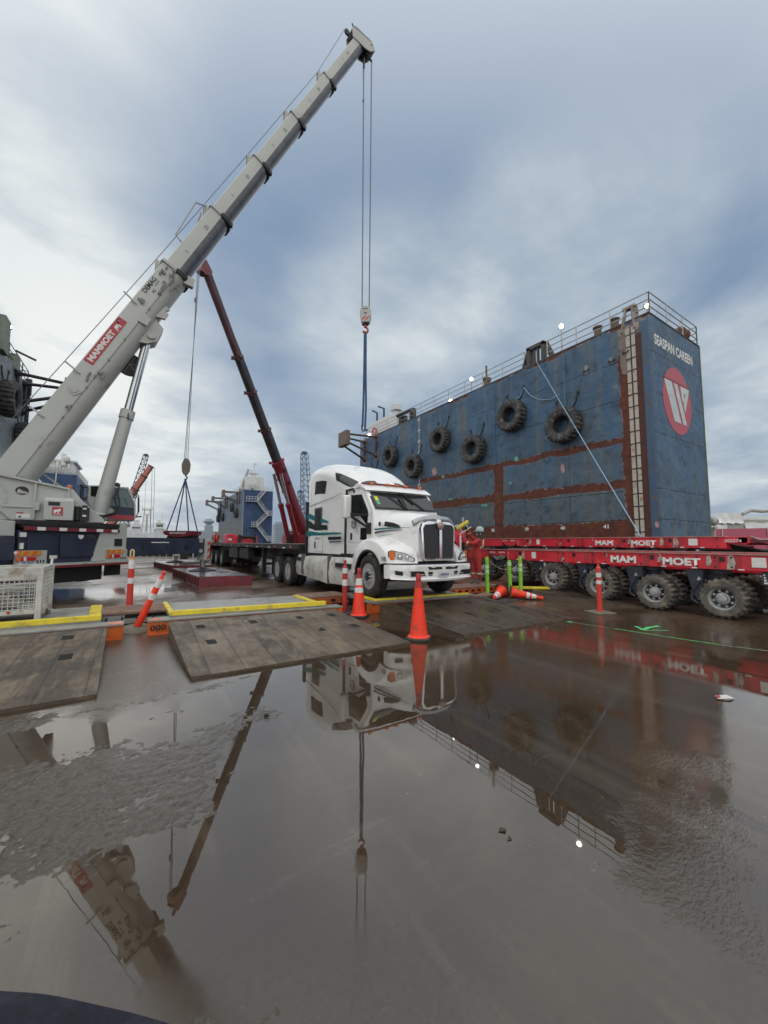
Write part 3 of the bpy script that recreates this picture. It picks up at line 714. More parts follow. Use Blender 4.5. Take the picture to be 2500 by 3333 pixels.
# hanging fender tyre: axis along -x, centre at origin, wall plane at x = +.36
def fender_tyre():
    t = thing('fender_tyre', 'x', 'fender', local=True, group='tyre fenders hanging on the docks')
    n = 96
    def tread(k, i): return (-.055 if (i % 4 in (0, 1)) else 0) if k in (3, 4, 5, 6) else 0
    prof = [(.50,-.22),(.60,-.30),(.86,-.34),(.99,-.30),(1.04,-.20),(1.04,.20),(.99,.30),(.86,.34),(.60,.30),(.50,.22),(.55,.10),(.55,-.10)]
    MB(FENDR).lathe((0,0,0), (1,0,0), prof, n, closed=True, mod=tread).build('tyre', t, smooth=28)
    for q, yy, zz in ((1,.55,1.55),(-1,-.75,1.75)):
        b = MB(DARK); b.path([(.30,yy*.5,.92),(.33,yy*.8,1.25),(.35,yy,zz)], .035, 5); b.ell((.34,yy,zz),(.05,.10,.16),8)
        b.build('hanging_chain', t)
    return t
ty0 = fender_tyre()
ft_used = [False]
def put_tyre(x, y, z, rz, label, s=1.0):
    if not ft_used[0]: o = ty0; ft_used[0] = True; o.location = (x,y,z); o.rotation_euler = (0,0,rz); o['label'] = label
    else: o = dup(ty0, (x,y,z), rz, label)
    o.scale = (s,s,s); return o

def railing(t, pts, h=1.1, gap=1.6, mat=GALV, r=.028, name='railing'):
    b = MB(mat)
    for i in range(len(pts)-1):
        a, c_ = Vector(pts[i]), Vector(pts[i+1]); L = (c_-a).length; n = max(1, round(L/gap))
        for k in range(n+1): p = a.lerp(c_, k/n); b.tube(p, p+Vector((0,0,h)), r*1.15, n=6)
        for f in (1, .66, .33): b.tube(a+Vector((0,0,h*f)), c_+Vector((0,0,h*f)), r, n=6)
    return b.build(name, t)
def floodlight(t, x, y, z, zl, mat=LAMPE, aim=(-.7,-.6,-.35), s=1.0):
    s *= .62
    b = MB(GALV).tube((x,y,z),(x,y,zl-.15),.05,n=6); p = b.build('lamp_post', t)
    a = Vector(aim).normalized(); sd = a.cross(Vector((0,0,1))).normalized(); u_ = sd.cross(a); c_ = Vector((x,y,zl))
    Mx = Matrix((sd,a,u_)).transposed()
    MB(BLACK).box(c_-a*.09*s, (.46*s,.14*s,.40*s), Mx).build('lamp_housing', p)
    MB(mat).lathe(c_-a*.01*s, a, [(.19*s,0),(.20*s,.02*s),(.14*s,.05*s),(.01,.06*s)], 16).build('lamp_face', p)

X0, X1, Y0, Y1, H = 20.4, 26.45, 8.15, 37.05, 12.8
t = dk = thing('dry_dock', 'big blue rust-banded dry dock wall with a round red emblem and white lettering', 'dry dock', (23.4,22.6,0))
MB(DOCKM).bx(X0, X1, Y0, Y1, -.5, H).build('hull', t, bevel=.05)
b = MB(DOCKM); b.bx(X0-.012, X0+.25, Y0+.001, Y0+.36, .1, H-.25); 
MB(M('seam_edge_blue',(.045,.095,.17),.5,0,.2,2,dirt=(.12,.10,.08),damt=.4)).bx(X0-.06,X0+.02,Y0+.03,Y0+.36,.2,H-.35).build('corner_gusset', t, bevel=.02)
# lip along the deck edge
MB(M('deck_edge',(.10,.09,.07),.6,0,.3,2)).bx(X0-.02,X0+.1,Y0,Y1,H,H+.06).bx(X0,X1,Y0-.02,Y0+.1,H,H+.06).build('deck_edge', t)
LICH = M('lichened_edge', (.22,.24,.10), .7, 0, .3, 3)
MB(LICH).bx(X1-.02,X1+.02,Y0-.03,Y0+.05,1,H).build('corner_trim', t)
railing(t, [(X0+.08,Y1,H),(X0+.08,15.3,H)], gap=1.75); railing(t, [(X0+.08,13.7,H),(X0+.08,Y0+.0,H),(X1-.25,Y0+.0,H),(X1-.25,Y0+1.3,H)], gap=1.75)
railing(t, [(X1-.25,Y0+1.3,H),(X1-.25,Y1,H)], gap=2.2)
b = MB(GALV)
for (x,) in ((21.9,),(23.2,),(24.4,)): b.bar((x,Y0+.02,H+1.05),(x-.25,Y0+.4,H),.06,.03)
b.build('railing_brace', t)
# ladder recess near the corner, pale rungs of paint between two dark slots
LADW = M('ladder_cream_paint', (.50,.46,.40), .6, 0, .2, 3, dirt=(.20,.10,.06), damt=.4, dscale=3)
b = MB(LADW).bx(X0-.035,X0-.004,8.80,8.97,.6,12.45).bx(X0-.035,X0-.004,9.03,9.22,.6,12.45)
b.build('draught_scale', t)
b = MB(DARK)
for k in range(19): z = .9+k*.62; b.bx(X0-.05,X0-.036,8.79,9.23,z,z+.05)
b.bx(X0-.045,X0-.004,8.97,9.03,.6,12.45)
b.build('ladder_rung', t)
MB(M('dark_rust_strip',(.075,.028,.02),.75,0,.35,4)).bx(X0-.02,X0-.003,8.50,8.80,.2,12.0).build('rust_strip', t)
MB(M('peeled_primer',(.24,.21,.19),.7,0,.25,2,dirt=(.10,.05,.04),damt=.6,dscale=2)).prism([(X0-.003,8.62,12.45),(X0-.003,9.62,12.4),(X0-.003,9.55,11.1),(X0-.003,9.48,10.2),(X0-.003,9.25,10.1),(X0-.003,9.23,12.0),(X0-.003,8.62,12.1)], (-.008,0,0)).build('peeled_patch', t)
# dashed white draught marks further left
b = MB(DECW)
for k in range(44):
    z = 4.2+k*.195
    b.bx(X0-.02,X0-.006,26.24,26.36,z,z+.09)
    if k % 5 == 2: b.bx(X0-.02,X0-.006,26.16,26.50,z-.02,z+.12)
b.build('draught_mark', t)
NAVL = (-0.006)
text('SEASPAN CAREEN', 'name_lettering', t, (23.05,Y0-.01,11.62), (1,0,0), (0,0,1), .55, DECW, width=4.5, bold=.035)
for s_, y in (('38',18.15),('39',15.43),('40',13.01),('41',10.61)):
    text(s_, 'frame_number', t, (X0-.01,y,2.48), (0,-1,0), (0,0,1), .21, DECW, width=.28, bold=.03)
# round emblem
EMB = M('emblem_red', (.46,.075,.10), .5, 0, .15, 2, dirt=(.32,.16,.17), damt=.4, dscale=2, streak=True); EMW = M('emblem_white', (.52,.60,.62), .5, 0, .1, 2, dirt=(.35,.40,.42), damt=.3)
cx, cz, er = 23.1, 8.92, 1.72
em = MB(EMB).prism([(cx+er*.97*math.cos(a), Y0-.004, cz+er*1.02*math.sin(a)) for a in [2*math.pi*i/48 for i in range(48)]], (0,-.010,0)).build('emblem', t)
def epoly(b, P): b.prism([(cx+px_*er, Y0-.016, cz+pz_*er) for px_, pz_ in P], (0,-.006,0))
b = MB(EMW)
epoly(b, [(-.84,.52),(-.36,.52),(.16,-.66),(-.30,-.66)]); epoly(b, [(-.22,.52),(.02,.52),(.56,-.66),(.30,-.66)])
epoly(b, [(.24,.52),(.86,.52),(.50,-.28),(.40,-.08),(.56,.30),(.44,.36),(.50,.10),(.36,.02),(.30,.14)])
b.build('emblem_mark', em)
EMBL = M('emblem_line', (.20,.04,.06), .6)
MB(EMBL).bx(cx-er*.9,cx+er*.9,Y0-.022,Y0-.015,cz+er*.55,cz+er*.58).build('emblem_line', em)
# deck fittings
b = MB(M('bollard_brown',(.14,.10,.08),.6,0,.3,4))
for y in (10.86,9.96): b.lathe((X0+.5,y,H),(0,0,1),[(.22,0),(.19,.12),(.19,.62),(.25,.66),(.25,.74),(0.01,.76)],14)
b.build('bollard', t)
b = MB(M('chock_primer',(.30,.26,.23),.6,0,.25,4,dirt=(.12,.06,.05),damt=.5))
b.bar((X0+.05,8.75,H-.5),(X0+.15,8.85,H+.75),.3,.14); b.bar((X0+.05,9.45,H-.5),(X0+.15,9.25,H+.75),.3,.14); b.bar((X0+.15,8.75,H+.75),(X0+.15,9.35,H+.75),.3,.16); b.bx(X0-.02,X0+.3,8.6,9.6,H-.6,H-.2)
b.build('mooring_chock', t, bevel=.03)
FRM = M('fairlead_dark',(.06,.055,.05),.6,0,.3,4)
b = MB(FRM); b.bx(X0-.05,X0+.35,13.85,14.05,H-.1,H+1.15); b.bx(X0-.05,X0+.35,14.85,15.1,H-.1,H+1.15); b.bx(X0-.05,X0+.35,13.85,15.1,H+1.0,H+1.22); b.bar((X0+.9,13.7,H),(X0+.2,13.9,H+1.2),.1,.35); b.bar((X0+.15,15.45,H),(X0+.15,15.0,H+1.15),.35,.1)
b.lathe((X0+.1,14.35,H),(0,0,1),[(.09,0),(.09,1.0)],10); b.lathe((X0+.1,14.62,H),(0,0,1),[(.09,0),(.09,1.0)],10)
b.build('roller_fairlead', t)
b = MB(FRM); b.path([(X0+.1,29.4,H),(X0+.1,29.4,H+.7),(X0+.1,29.9,H+1),(X0+.1,27.6,H+.95),(X0+.1,27.1,H+.5),(X0+.1,27.1,H)],.16,8); b.build('mooring_guide', t)
b = MB(M('capstan_brown',(.16,.10,.07),.6,0,.3,4)); b.lathe((X0+.6,19.0,H),(0,0,1),[(.35,0),(.30,.2),(.22,.5),(.34,.72),(.34,.8),(0.01,.8)],14); b.bx(X0+.05,X0+.12,18.5,18.62,H,H+1.5); b.build('capstan', t)
MB(M('roller_rust',(.16,.07,.05),.6,0,.3,4)).lathe((24.3,Y0+.2,H+.25),(1,0,0),[(.1,0),(.36,.05),(.36,.1),(.12,.14),(.12,.5),(.36,.54),(.36,.6),(.1,.64)],16).build('winch_drum', t)
b = MB(DARK)
for y, z in ((9.95,11.15),(11.3,11.15),(9.25,11.35)): b.path([(X0-.01,y-.12,z),(X0-.14,y-.1,z-.15),(X0-.14,y+.1,z-.15),(X0-.01,y+.12,z)],.035,6)
b.build('hull_eye', t)
b = MB(M('patch_grey',(.20,.22,.22),.6,0,.3,4)); b.bx(X0-.012,X0-.003,9.92,10.1,10.95,11.3); b.bx(X0-.012,X0-.003,11.2,11.42,10.9,11.4); b.build('eye_backing_patch', t)
# deckhouse at the far end with vent
b = MB(SHIPW).bx(21.3,25.6,32.2,36.6,H,H+2.05); b.build('deckhouse', t, bevel=.04)
b = MB(SHIPW).tube((22.2,32.5,H+2),(22.2,32.5,H+2.7),.33,n=16).lathe((22.2,32.5,H+2.6),(0,0,1),[(.62,0),(.62,.55),(.5,.62),(0.01,.64)],18); b.build('mushroom_vent', t)
b = MB(DARK).path([(21.6,35.4,H+2),(21.6,35.4,H+3.1),(21.3,35.9,H+3.45)],.1,6).path([(21.8,34.3,H+2),(21.8,34.3,H+3.3),(21.5,35.0,H+3.7)],.1,6); b.build('goose_neck_vent', t)
MB(REDL).lathe((X0+.2,34.2,H+.55),(-1,0,0),[(.3,0),(.42,0),(.42,.12),(.3,.12)],16,closed=True).build('lifebuoy', t)
b = MB(BLACK).bx(20.75,21.25,29.2,29.8,H,H+.95).bx(20.9,21.3,27.9,28.4,H,H+1.3); b.build('deck_locker', t)
floodlight(t, 20.9, 13.0, H, 14.66); floodlight(t, 20.9, 20.43, H, 14.1); floodlight(t, 20.75, 22.6, H, 13.0, s=1.2); floodlight(t, 20.4, 35.0, H, 13.15, s=1.2); floodlight(t, X0+.15, Y0+.12, H, 13.25, LAMPY, s=.85)
# fender arm at the far end
ARM = M('arm_brown',(.085,.055,.045),.6,0,.3,3); PADM = M('fender_pad',(.16,.12,.10),.7,0,.25,2); PLT = M('primer_plate',(.30,.19,.165),.7,0,.2,2)
def fender_arm(t, wx, y0, y1, zt, zb, out, dirx=-1, armm=ARM, padm=PADM, pads=True):
    b = MB(armm); px_ = wx+dirx*out; ym = (y0+y1)/2
    for y in (y0, y1):
        b.tube((wx+dirx*.1,y,zt),(px_,ym+(y-ym)*.55,zt),.11,n=8); b.tube((wx+dirx*.1,y,zb),(px_,ym+(y-ym)*.55,zt-.9),.11,n=8)
        b.tube((wx+dirx*.12,y,zb-.2),(wx+dirx*.12,y,zt+.2),.10,n=8)
        b.lathe((wx,y,zt),(dirx,0,0),[(.3,0),(.3,.04),(.13,.3)],10); b.lathe((wx,y,zb),(dirx,0,0),[(.3,0),(.3,.04),(.13,.3)],10)
    b.tube((px_,y0*.5+ym*.5,zt-.45),(px_,y1*.5+ym*.5,zt-.45),.1,n=8)
    a = b.build('fender_arm', t)
    MB(padm).bx(min(px_,px_+dirx*.5),max(px_,px_+dirx*.5),ym-.9,ym+.9,zt-1.15,zt+.35).build('fender_pad', a, bevel=.06)
    if pads:
        b = MB(PLT)
        for y in (y0,y1):
            for z in (zt,zb): b.bx(wx-.012 if dirx < 0 else wx+.002, wx-.002 if dirx < 0 else wx+.012, y-.35,y+.35,z-.45,z+.45)
        b.build('backing_plate', a)
fender_arm(t, X0, 33.5, 35.9, 12.55, 10.6, 2.9)
# painted scuffs
b = MB(M('green_scuff',(.10,.36,.25),.6,0,.5,5)); 
for y,z,a_,c_ in ((16.1,7.05,.30,.32),(16.6,5.55,.25,.16),(22.4,5.0,.5,.13),(18.9,4.25,.55,.2),(23.2,6.9,.4,.2)): b.prism([(X0-.003,y+a_*q,z+c_*w_) for q, w_ in ((-.5,-.4),(.1,-.5),(.5,-.2),(.45,.4),(-.1,.5),(-.45,.3))],(-.006,0,0))
b.build('paint_scuff', t)
b = MB(M('pink_scuff',(.40,.25,.25),.65,0,.4,4))
for y,z,a_,c_ in ((24.3,7.5,.6,.7),(12.9,5.9,.25,.6),(8.25,2.5,.18,.35)): b.prism([(X0-.003-(.07 if y < 8.5 else 0),y+a_*q,z+c_*w_) for q, w_ in ((-.5,-.3),(0,-.5),(.4,-.3),(.5,.2),(.1,.5),(-.4,.3))],(-.006,0,0))
b.build('primer_scuff', t)

for (y, z, lab) in ((16.15,9.86,'tyre fender hung high on the big blue dock, tied to the thin looped line'),
                    (12.57,8.32,'biggest tyre fender on the big blue dock, crossed by the slanting blue rope'),
                    (23.2,9.88,'tyre fender in the upper row, middle of the big blue dock, above the pink scuff'),
                    (19.55,8.35,'tyre fender hung low beside the vertical rust strip on the big blue dock'),
                    (30.45,9.92,'tyre fender hung high on the big blue dock, beside the brown fender arm'),
                    (26.75,8.31,'tyre fender hanging over the dashed white draught marks on the big blue dock'),
                    (33.9,8.35,'tyre fender mostly hidden behind the truck roof on the big blue dock')):
    put_tyre(X0-.36, y, z, 0, lab)

# slack lines
b = MB(ROPEB); b.path([(X0-.05,14.4,12.9),(17.3,10.32,7.3),(14.2,6.25,1.82)], .017, 6)
tag(b.build('mooring_rope', origin=(14.2,6.25,1.8)), 'taut light blue rope slanting down from the dock fairlead to the red carrier deck', 'rope')
b = MB(M('pale_blue_line',(.30,.42,.52),.7)); b.path([(X0-.06,15.35,11.55),(X0-.1,14.9,10.9),(X0-.1,14.2,10.35),(X0-.08,13.5,10.15),(X0-.08,12.9,10.25)], .022, 5); b.path([(X0-.06,15.35,11.55),(X0-.1,15.6,11.0),(X0-.1,16.6,10.9)], .022, 5)
tag(b.build('slack_line', origin=(X0,14.4,11)), 'thin pale line looped between two tyre fenders on the dock side', 'rope')

# far sister dock
FX0, FX1, FY0, FY1 = 18.4, 24.6, 84.3, 113.5
t = thing('dry_dock', 'distant navy and grey dock wall with a white zigzag stair on its end', 'dry dock', (21.5,99,0))
MB(DOCKG).bx(FX0, FX1, FY0+.05, FY1, -.5, H).build('hull', t)
MB(DOCKN).bx(FX0, FX1, FY0, FY0+.06, -.5, H).build('end_plate', t)
railing(t, [(FX0+.1,FY1,H),(FX0+.1,FY0,H),(FX1,FY0,H),(FX1,FY1,H)], h=1.15, gap=2.2, r=.035, mat=SHIPW)
b = MB(DECW)
for k in range(38): b.bx(FX0-.03,FX0+.04,FY0-.05,FY0-.01,.6+k*.31,.74+k*.31)
b.build('draught_mark', t)
STW = M('stair_white',(.48,.49,.49),.5)
b = MB(STW)
def flight(b, a, c_):
    a, c_ = Vector(a), Vector(c_)
    for dy in (-.9,-.15): b.bar(a+Vector((0,dy,0)), c_+Vector((0,dy,0)), .08, .18); b.tube(a+Vector((0,dy,1.0)), c_+Vector((0,dy,1.0)), .035, n=5); b.tube(a+Vector((0,dy,.5)), c_+Vector((0,dy,.5)), .025, n=5)
    n = 12
    for k in range(n): p = a.lerp(c_, (k+.5)/n); b.bx(p.x-.13,p.x+.13,p.y-.9,p.y-.15,p.z-.02,p.z+.03)
    for f in (0,.5,1): p = a.lerp(c_, f); b.tube(p+Vector((0,-.9,0)), p+Vector((0,-.9,1)), .05, n=5)
def landing(b, x0, x1, z):
    b.bx(x0,x1,FY0-1,FY0-.02,z-.08,z)
    for h_ in (.5,1): b.tube((x0,FY0-.95,z+h_),(x1,FY0-.95,z+h_),.05,n=5)
    for k in range(5): x = x0+(x1-x0)*k/4; b.tube((x,FY0-.95,z),(x,FY0-.95,z+1),.05,n=5)
flight(b, (22.9,FY0,12.75),(21.0,FY0,10.35)); landing(b, 18.75,21.2,10.3)
flight(b, (21.1,FY0,10.3),(23.4,FY0,7.45)); landing(b, 23.2,24.4,7.4)
flight(b, (23.3,FY0,7.4),(21.1,FY0,4.95)); landing(b, 20.0,21.3,4.9)
flight(b, (21.2,FY0,4.9),(23.5,FY0,2.0)); landing(b, 23.3,24.2,1.95)
b.build('zigzag_stair', t)
for y, o_ in ((89,3.0),(103,3.0),(116-3.2,3.0)):
    fender_arm(t, FX0, y-1.3, y+1.3, 12.6, 10.3, o_, pads=False)
b = MB(SHIPW).bx(19.3,23.0,86,92,H,H+3.2).bx(20.6,21.3,86.4,87.2,H+3.2,H+4.6).bx(19.8,21.9,86.2,87.8,H+3.9,H+4.2).tube((21,86.8,H+4.4),(21,86.8,H+6.3),.09,n=6).bx(20.9,21.5,86.7,86.9,H+6.1,H+6.3)
b.tube((19.9,85.4,H),(19.9,85.4,H+1.6),.22,n=10); b.tube((20.7,85.2,H+.9),(20.7,85.6,H+.9),.55,n=12); b.build('deckhouse', t)
b = MB(GALV).bar((18.8,89,H+.6),(19.9,87.4,H+5.0),.35,.35); b.path([(19.9,87.4,H+4.9),(20.6,86.9,H+4.6),(20.9,86.8,H+3.6)],.09,5); b.ell((18.9,88.9,H+.6),(.7,.7,.7),8); b.build('deck_crane', t)
for y, z, lab in ((94.6,9.7,'high tyre fender closest to the zigzag stair on the distant dock side'),(90.0,8.0,'low tyre fender closest to the zigzag stair on the distant dock side'),(106.6,8.1,'low tyre fender between its neighbours on the distant grey dock side'),(111.2,9.9,'high tyre fender near the far end of the distant grey dock side'),(112.6,8.0,'low tyre fender at the far end of the distant grey dock side')):
    put_tyre(FX0-.36, y, z, 0, lab)

# left-hand dock: only its corner shows past the white crane
LX = -7.1
t = thing('dry_dock', 'plain grey-blue dock wall behind the white crane boom with a dark fender arm', 'dry dock', (-10,28,0))
MB(DOCKL).bx(-13.2, LX, 14, 36.2, -.5, 12.6).build('hull', t, bevel=.04)
railing(t, [(LX-.1,14,12.6),(LX-.1,36.2,12.6),(-13,36.2,12.6)], gap=1.6, mat=DARK, h=1.15)
fender_arm(t, LX, 32.7, 34.7, 12.35, 10.4, 2.4, 1, DARK, M('arm_grey_pad',(.16,.16,.16),.6), False)
b = MB(M('lamp_bracket_green',(.16,.19,.15),.6,0,.3,3)).bx(LX-.5,LX+.25,28.9,29.9,12.3,14.3).bx(LX-.4,LX+.15,32.2,32.9,12.4,13.4); b.build('deck_box', t)
floodlight(t, LX+.1, 30.1, 12.6, 14.2, aim=(.5,-.8,-.2), s=1.2)
b = MB(DARK).tube((LX+.05,36.2,9.0),(LX+.05,36.2,12.6),.06,n=6).tube((LX+.05,35.7,9.0),(LX+.05,35.7,12.6),.06,n=6).bx(LX,LX+.3,35.2,35.5,11.8,12.9)
for k in range(10): b.tube((LX+.05,35.7,9.2+k*.35),(LX+.05,36.2,9.2+k*.35),.03,n=5)
b.build('ladder', t)
b = MB(DARK).bar((LX+.02,32.2,13.6),(LX+1.0,32.3,13.25),.12,.10); b.build('cleat_arm', t)
put_tyre(LX+.38, 30.4, 9.95, math.pi, 'large tyre fender on the grey dock wall, under its fender arm and lamp', 1.05)
put_tyre(LX+.38, 34.0, 8.5, math.pi, 'tyre fender hung low on the grey dock wall, with a frayed rope tail over it', .95)
b = MB(M('hanging_white_rope',(.5,.5,.48),.8)).path([(LX+.75,34.0,9.6),(LX+.8,33.85,8.6),(LX+.8,33.8,7.8),(LX+.95,33.9,7.4)],.03,5)
tag(b.build('rope_tail', origin=(LX+.8,33.9,8.5)), 'frayed white rope tail hanging over the low tyre of the grey dock wall', 'rope')

# dock behind the white crane with a cluttered white deck house
t = thing('dry_dock', 'navy dock wall with white cluttered deckhouse seen behind the white crane', 'dry dock', (-12.4,92,0))
MB(DOCKN).bx(-15.6,-9.3,82.6,106,-.5,12.9).build('hull', t)
b = MB(SHIPW).bx(-14.8,-10.0,84,92,12.9,15.2).bx(-14.2,-11.6,83.2,86,12.9,14.4).bx(-15.2,-9.6,83.8,92,15.2,15.5)
for k in range(7): b.tube((-15+k*.75,83.0,12.9),(-15+k*.75,83.0,14.0+(k*37%5)*.35),.16,n=6)
b.tube((-12.9,83.2,12.9),(-12.9,83.2,17.2),.2,n=8).bx(-13.2,-12.6,83,83.4,15.8,16.1); b.tube((-11.3,83.4,14.4),(-11.3,83.4,16.4),.35,n=8).ell((-11.0,83.3,15.6),(.6,.5,.6),8)
b.build('deckhouse', t)
railing(t, [(-15.5,82.7,12.9),(-9.4,82.7,12.9),(-9.4,100,12.9)], gap=1.4, mat=SHIPW, r=.05)
b = MB(SHIPW).path([(-12.0,82.5,13),(-12.0,82.4,11.6),(-12.2,82.4,10.8),(-12.2,82.4,9.6)],.09,5).bar((-15.4,82.4,13.1),(-13.2,82.4,10.6),.1,.2); b.build('vent_pipe', t)
b = MB(DARK)
for z in (9.4,10.0,10.6): b.tube((-13.5,82.3,z),(-9.6,82.3,z),.05,n=5)
b.build('pipe_rail', t)
fender_arm(t, -9.3, 88, 91, 11.8, 9.3, 3.6, 1, DARK, M('arm_black_pad',(.03,.03,.03),.6), False)
fender_arm(t, -9.3, 100, 103, 12.4, 10.0, 3.6, 1, DARK, M('arm_black_pad_b',(.03,.03,.03),.6), False)
# ------------------------------------------------------------------ highway tractor
TX, TW = 5.94, 1.22               # centre line and half width; the tractor faces -y
t = tr = thing('semi_truck', 'white sleeper-cab semi truck with teal stripes standing on the yellow-edged plates', 'truck', (TX, 8.15, .27))
def sides(f):                      # build once for either side
    for s_ in (-1, 1): f(s_)
# sleeper and roof fairing as one shell
def prof(y):
    k = [(12.25,3.92,1.15,3.62),(12.12,4.08,1.18,3.70),(11.9,4.15,1.2,3.74),(11.5,4.17,1.2,3.72),(11.0,4.12,1.19,3.62),(10.4,3.97,1.17,3.42),(9.95,3.78,1.14,3.24),(9.6,3.58,1.08,3.08),(9.35,3.40,.98,3.0),(9.1,3.19,.80,2.98)]
    for a, b in zip(k, k[1:]):
        if b[0] <= y <= a[0]:
            f = (a[0]-y)/(a[0]-b[0]); return [a[i]+(b[i]-a[i])*f for i in (1,2,3)]
    return k[0][1:] if y > k[0][0] else k[-1][1:]
def shell(y, q, off=0):            # q 0..1 up the side, 1..2 over to the centre
    zt, hw, zs = prof(y); zb = 1.27
    if y < 9.58: zb = 2.9
    if q <= 1: x, z = hw*(1-.02*q), zb+(zs-zb)*q; nx_, nz_ = 1, .05
    else:
        a = (q-1)*math.pi/2; e = .50
        x, z = hw*.98*max(0,math.cos(a))**e, zs+(zt-zs)*math.sin(a)**.95; nx_, nz_ = math.cos(a), math.sin(a)*.9
    return x+nx_*off, z+nz_*off
def ring(y, off=0):
    qs = [0,.25,.5,.75,.95]+[1+i/9 for i in range(0,10)]
    L = [shell(y,q,off) for q in qs]
    return [Vector((TX-x,y,z)) for x,z in L] + [Vector((TX+x,y,z)) for x,z in reversed(L[:-1])]
MB(WHITE).loft([ring(y) for y in (12.25,12.2,12.12,12.0,11.9,11.7,11.5,11.2,11.0,10.7,10.4,10.1,9.95,9.8,9.6)]).build('sleeper', t, smooth=50)
MB(WHITE).loft([ring(y) for y in (9.6,9.48,9.35,9.22,9.1)]).build('roof_fairing', t, smooth=50)
def shellpatch(pts, mat, name, off=.008, mirror=True):
    b = MB(mat)
    for s_ in ((-1,1) if mirror else (-1,)):
        n = 6
        (ya0,qa0),(ya1,qa1),(yb1,qb1),(yb0,qb0) = pts      # corners: rear-bottom, front-bottom, front-top, rear-top
        rows = []
        for i in range(n+1):
            row = []
            for j in range(n+1):
                u_, v_ = i/n, j/n
                y = (ya0*(1-u_)+ya1*u_)*(1-v_)+(yb0*(1-u_)+yb1*u_)*v_; q = (qa0*(1-u_)+qa1*u_)*(1-v_)+(qb0*(1-u_)+qb1*u_)*v_
                x, z = shell(y,q,off); row.append(Vector((TX+s_*x,y,z)))
            rows.append(row)
        b.loft(rows, cap=False, close=False)
    return b.build(name, t, smooth=60)
shellpatch([(11.64,.76),(10.85,.79),(10.75,.97),(11.60,.93)], GLASSD, 'sleeper_window')
shellpatch([(10.15,1.10),(9.30,1.14),(9.36,1.50),(10.35,1.34)], GLASSW, 'skylight')
shellpatch([(9.20,1.24),(9.14,1.92),(9.30,1.92),(9.30,1.52)], GLASSW, 'front_skylight')
# dark seam between the fairing cap and the sleeper, and panel lines
GAPM = M('panel_gap',(.12,.12,.13),.6)
def side_poly(P, mat, name, depth=.006, x=None, par=None):
    b = MB(mat)
    for s_ in (-1,1):
        xx = TX+s_*(x if x else 1.205)
        b.prism([(xx,y,z) for y,z in P], (s_*depth,0,0))
    return b.build(name, par or t)
side_poly([(12.22,2.79),(10.2,2.93),(9.66,2.99),(9.66,2.975),(10.2,2.915),(12.22,2.775)], GAPM, 'panel_seam', .004, 1.198)
side_poly([(11.60,1.98),(11.02,1.98),(11.02,2.70),(11.60,2.70)], GAPM, 'window_surround', .004, 1.198)
side_poly([(11.53,2.05),(11.09,2.05),(11.09,2.65),(11.53,2.65)], GLASSD, 'side_window', .012, 1.198)
LKW = M('locker_door_white',(.72,.73,.73),.3)
for s_ in (-1,1):
    bx_ = MB(LKW).prism([(TX+s_*1.198,y,z) for y,z in [(11.62,1.33),(10.93,1.33),(10.93,1.80),(11.62,1.80)]],(s_*.010,0,0)).build('locker_door', t)
    MB(BLACK).prism([(TX+s_*1.200,y,z) for y,z in [(11.54,1.42),(11.46,1.42),(11.46,1.62),(11.54,1.62)]],(s_*.02,0,0)).build('locker_handle', bx_)
    if s_ < 0: text('SECTEUR 118', 'locker_lettering', bx_, (TX-1.213,11.28,1.73), (0,-1,0), (0,0,1), .05, BLACK, width=.42)
# stripes
side_poly([(12.24,2.36),(12.24,2.52),(12.05,2.56),(11.6,2.45),(11.0,2.34),(10.55,2.24),(10.55,2.19),(11.0,2.22),(11.6,2.30),(12.0,2.39)], TEAL, 'teal_stripe', .003, 1.203)
side_poly([(12.24,2.05),(12.24,2.27),(12.0,2.31),(11.6,2.17),(11.0,2.14),(10.6,2.12),(10.6,1.99),(11.0,1.99),(11.6,2.0),(12.0,2.08)], BLKS, 'dark_stripe', .003, 1.203)
side_poly([(12.24,1.80),(12.24,1.98),(11.9,1.97),(11.2,1.91),(10.2,1.90),(9.65,1.88),(9.65,1.84),(10.4,1.84),(11.2,1.82),(11.8,1.82)], TEAL, 'teal_stripe', .003, 1.203)
side_poly([(10.52,1.68),(10.52,1.77),(9.65,1.77),(9.65,1.69)], BLKS, 'dark_stripe', .003, 1.203)
side_poly([(10.45,1.60),(10.45,1.635),(9.65,1.65),(9.65,1.62)], M('navy_stripe',(.02,.05,.12),.3), 'navy_stripe', .003, 1.203)
# cab
cabP = [(9.60,1.30),(9.60,3.10),(9.2,3.16),(8.80,3.12),(8.62,3.02),(8.18,2.42),(8.12,1.30)]
MB(WHITE).prism([(TX-1.04,y,z) for y,z in cabP],(2.08,0,0)).build('cab', t, bevel=.05, seg=3)
b = MB(BLACK)
sides(lambda s_: b.bx(*sorted((TX+s_*1.03,TX+s_*1.10)),9.58,9.66,1.30,2.95)); b.build('cab_gasket', t)
b = MB(BLACK); sides(lambda s_: b.path([(TX+s_*1.06,9.6,2.9),(TX+s_*1.10,9.55,3.05),(TX+s_*1.08,9.2,3.06),(TX+s_*1.06,9.15,2.95)],.03,6)); b.build('grab_rail', t)
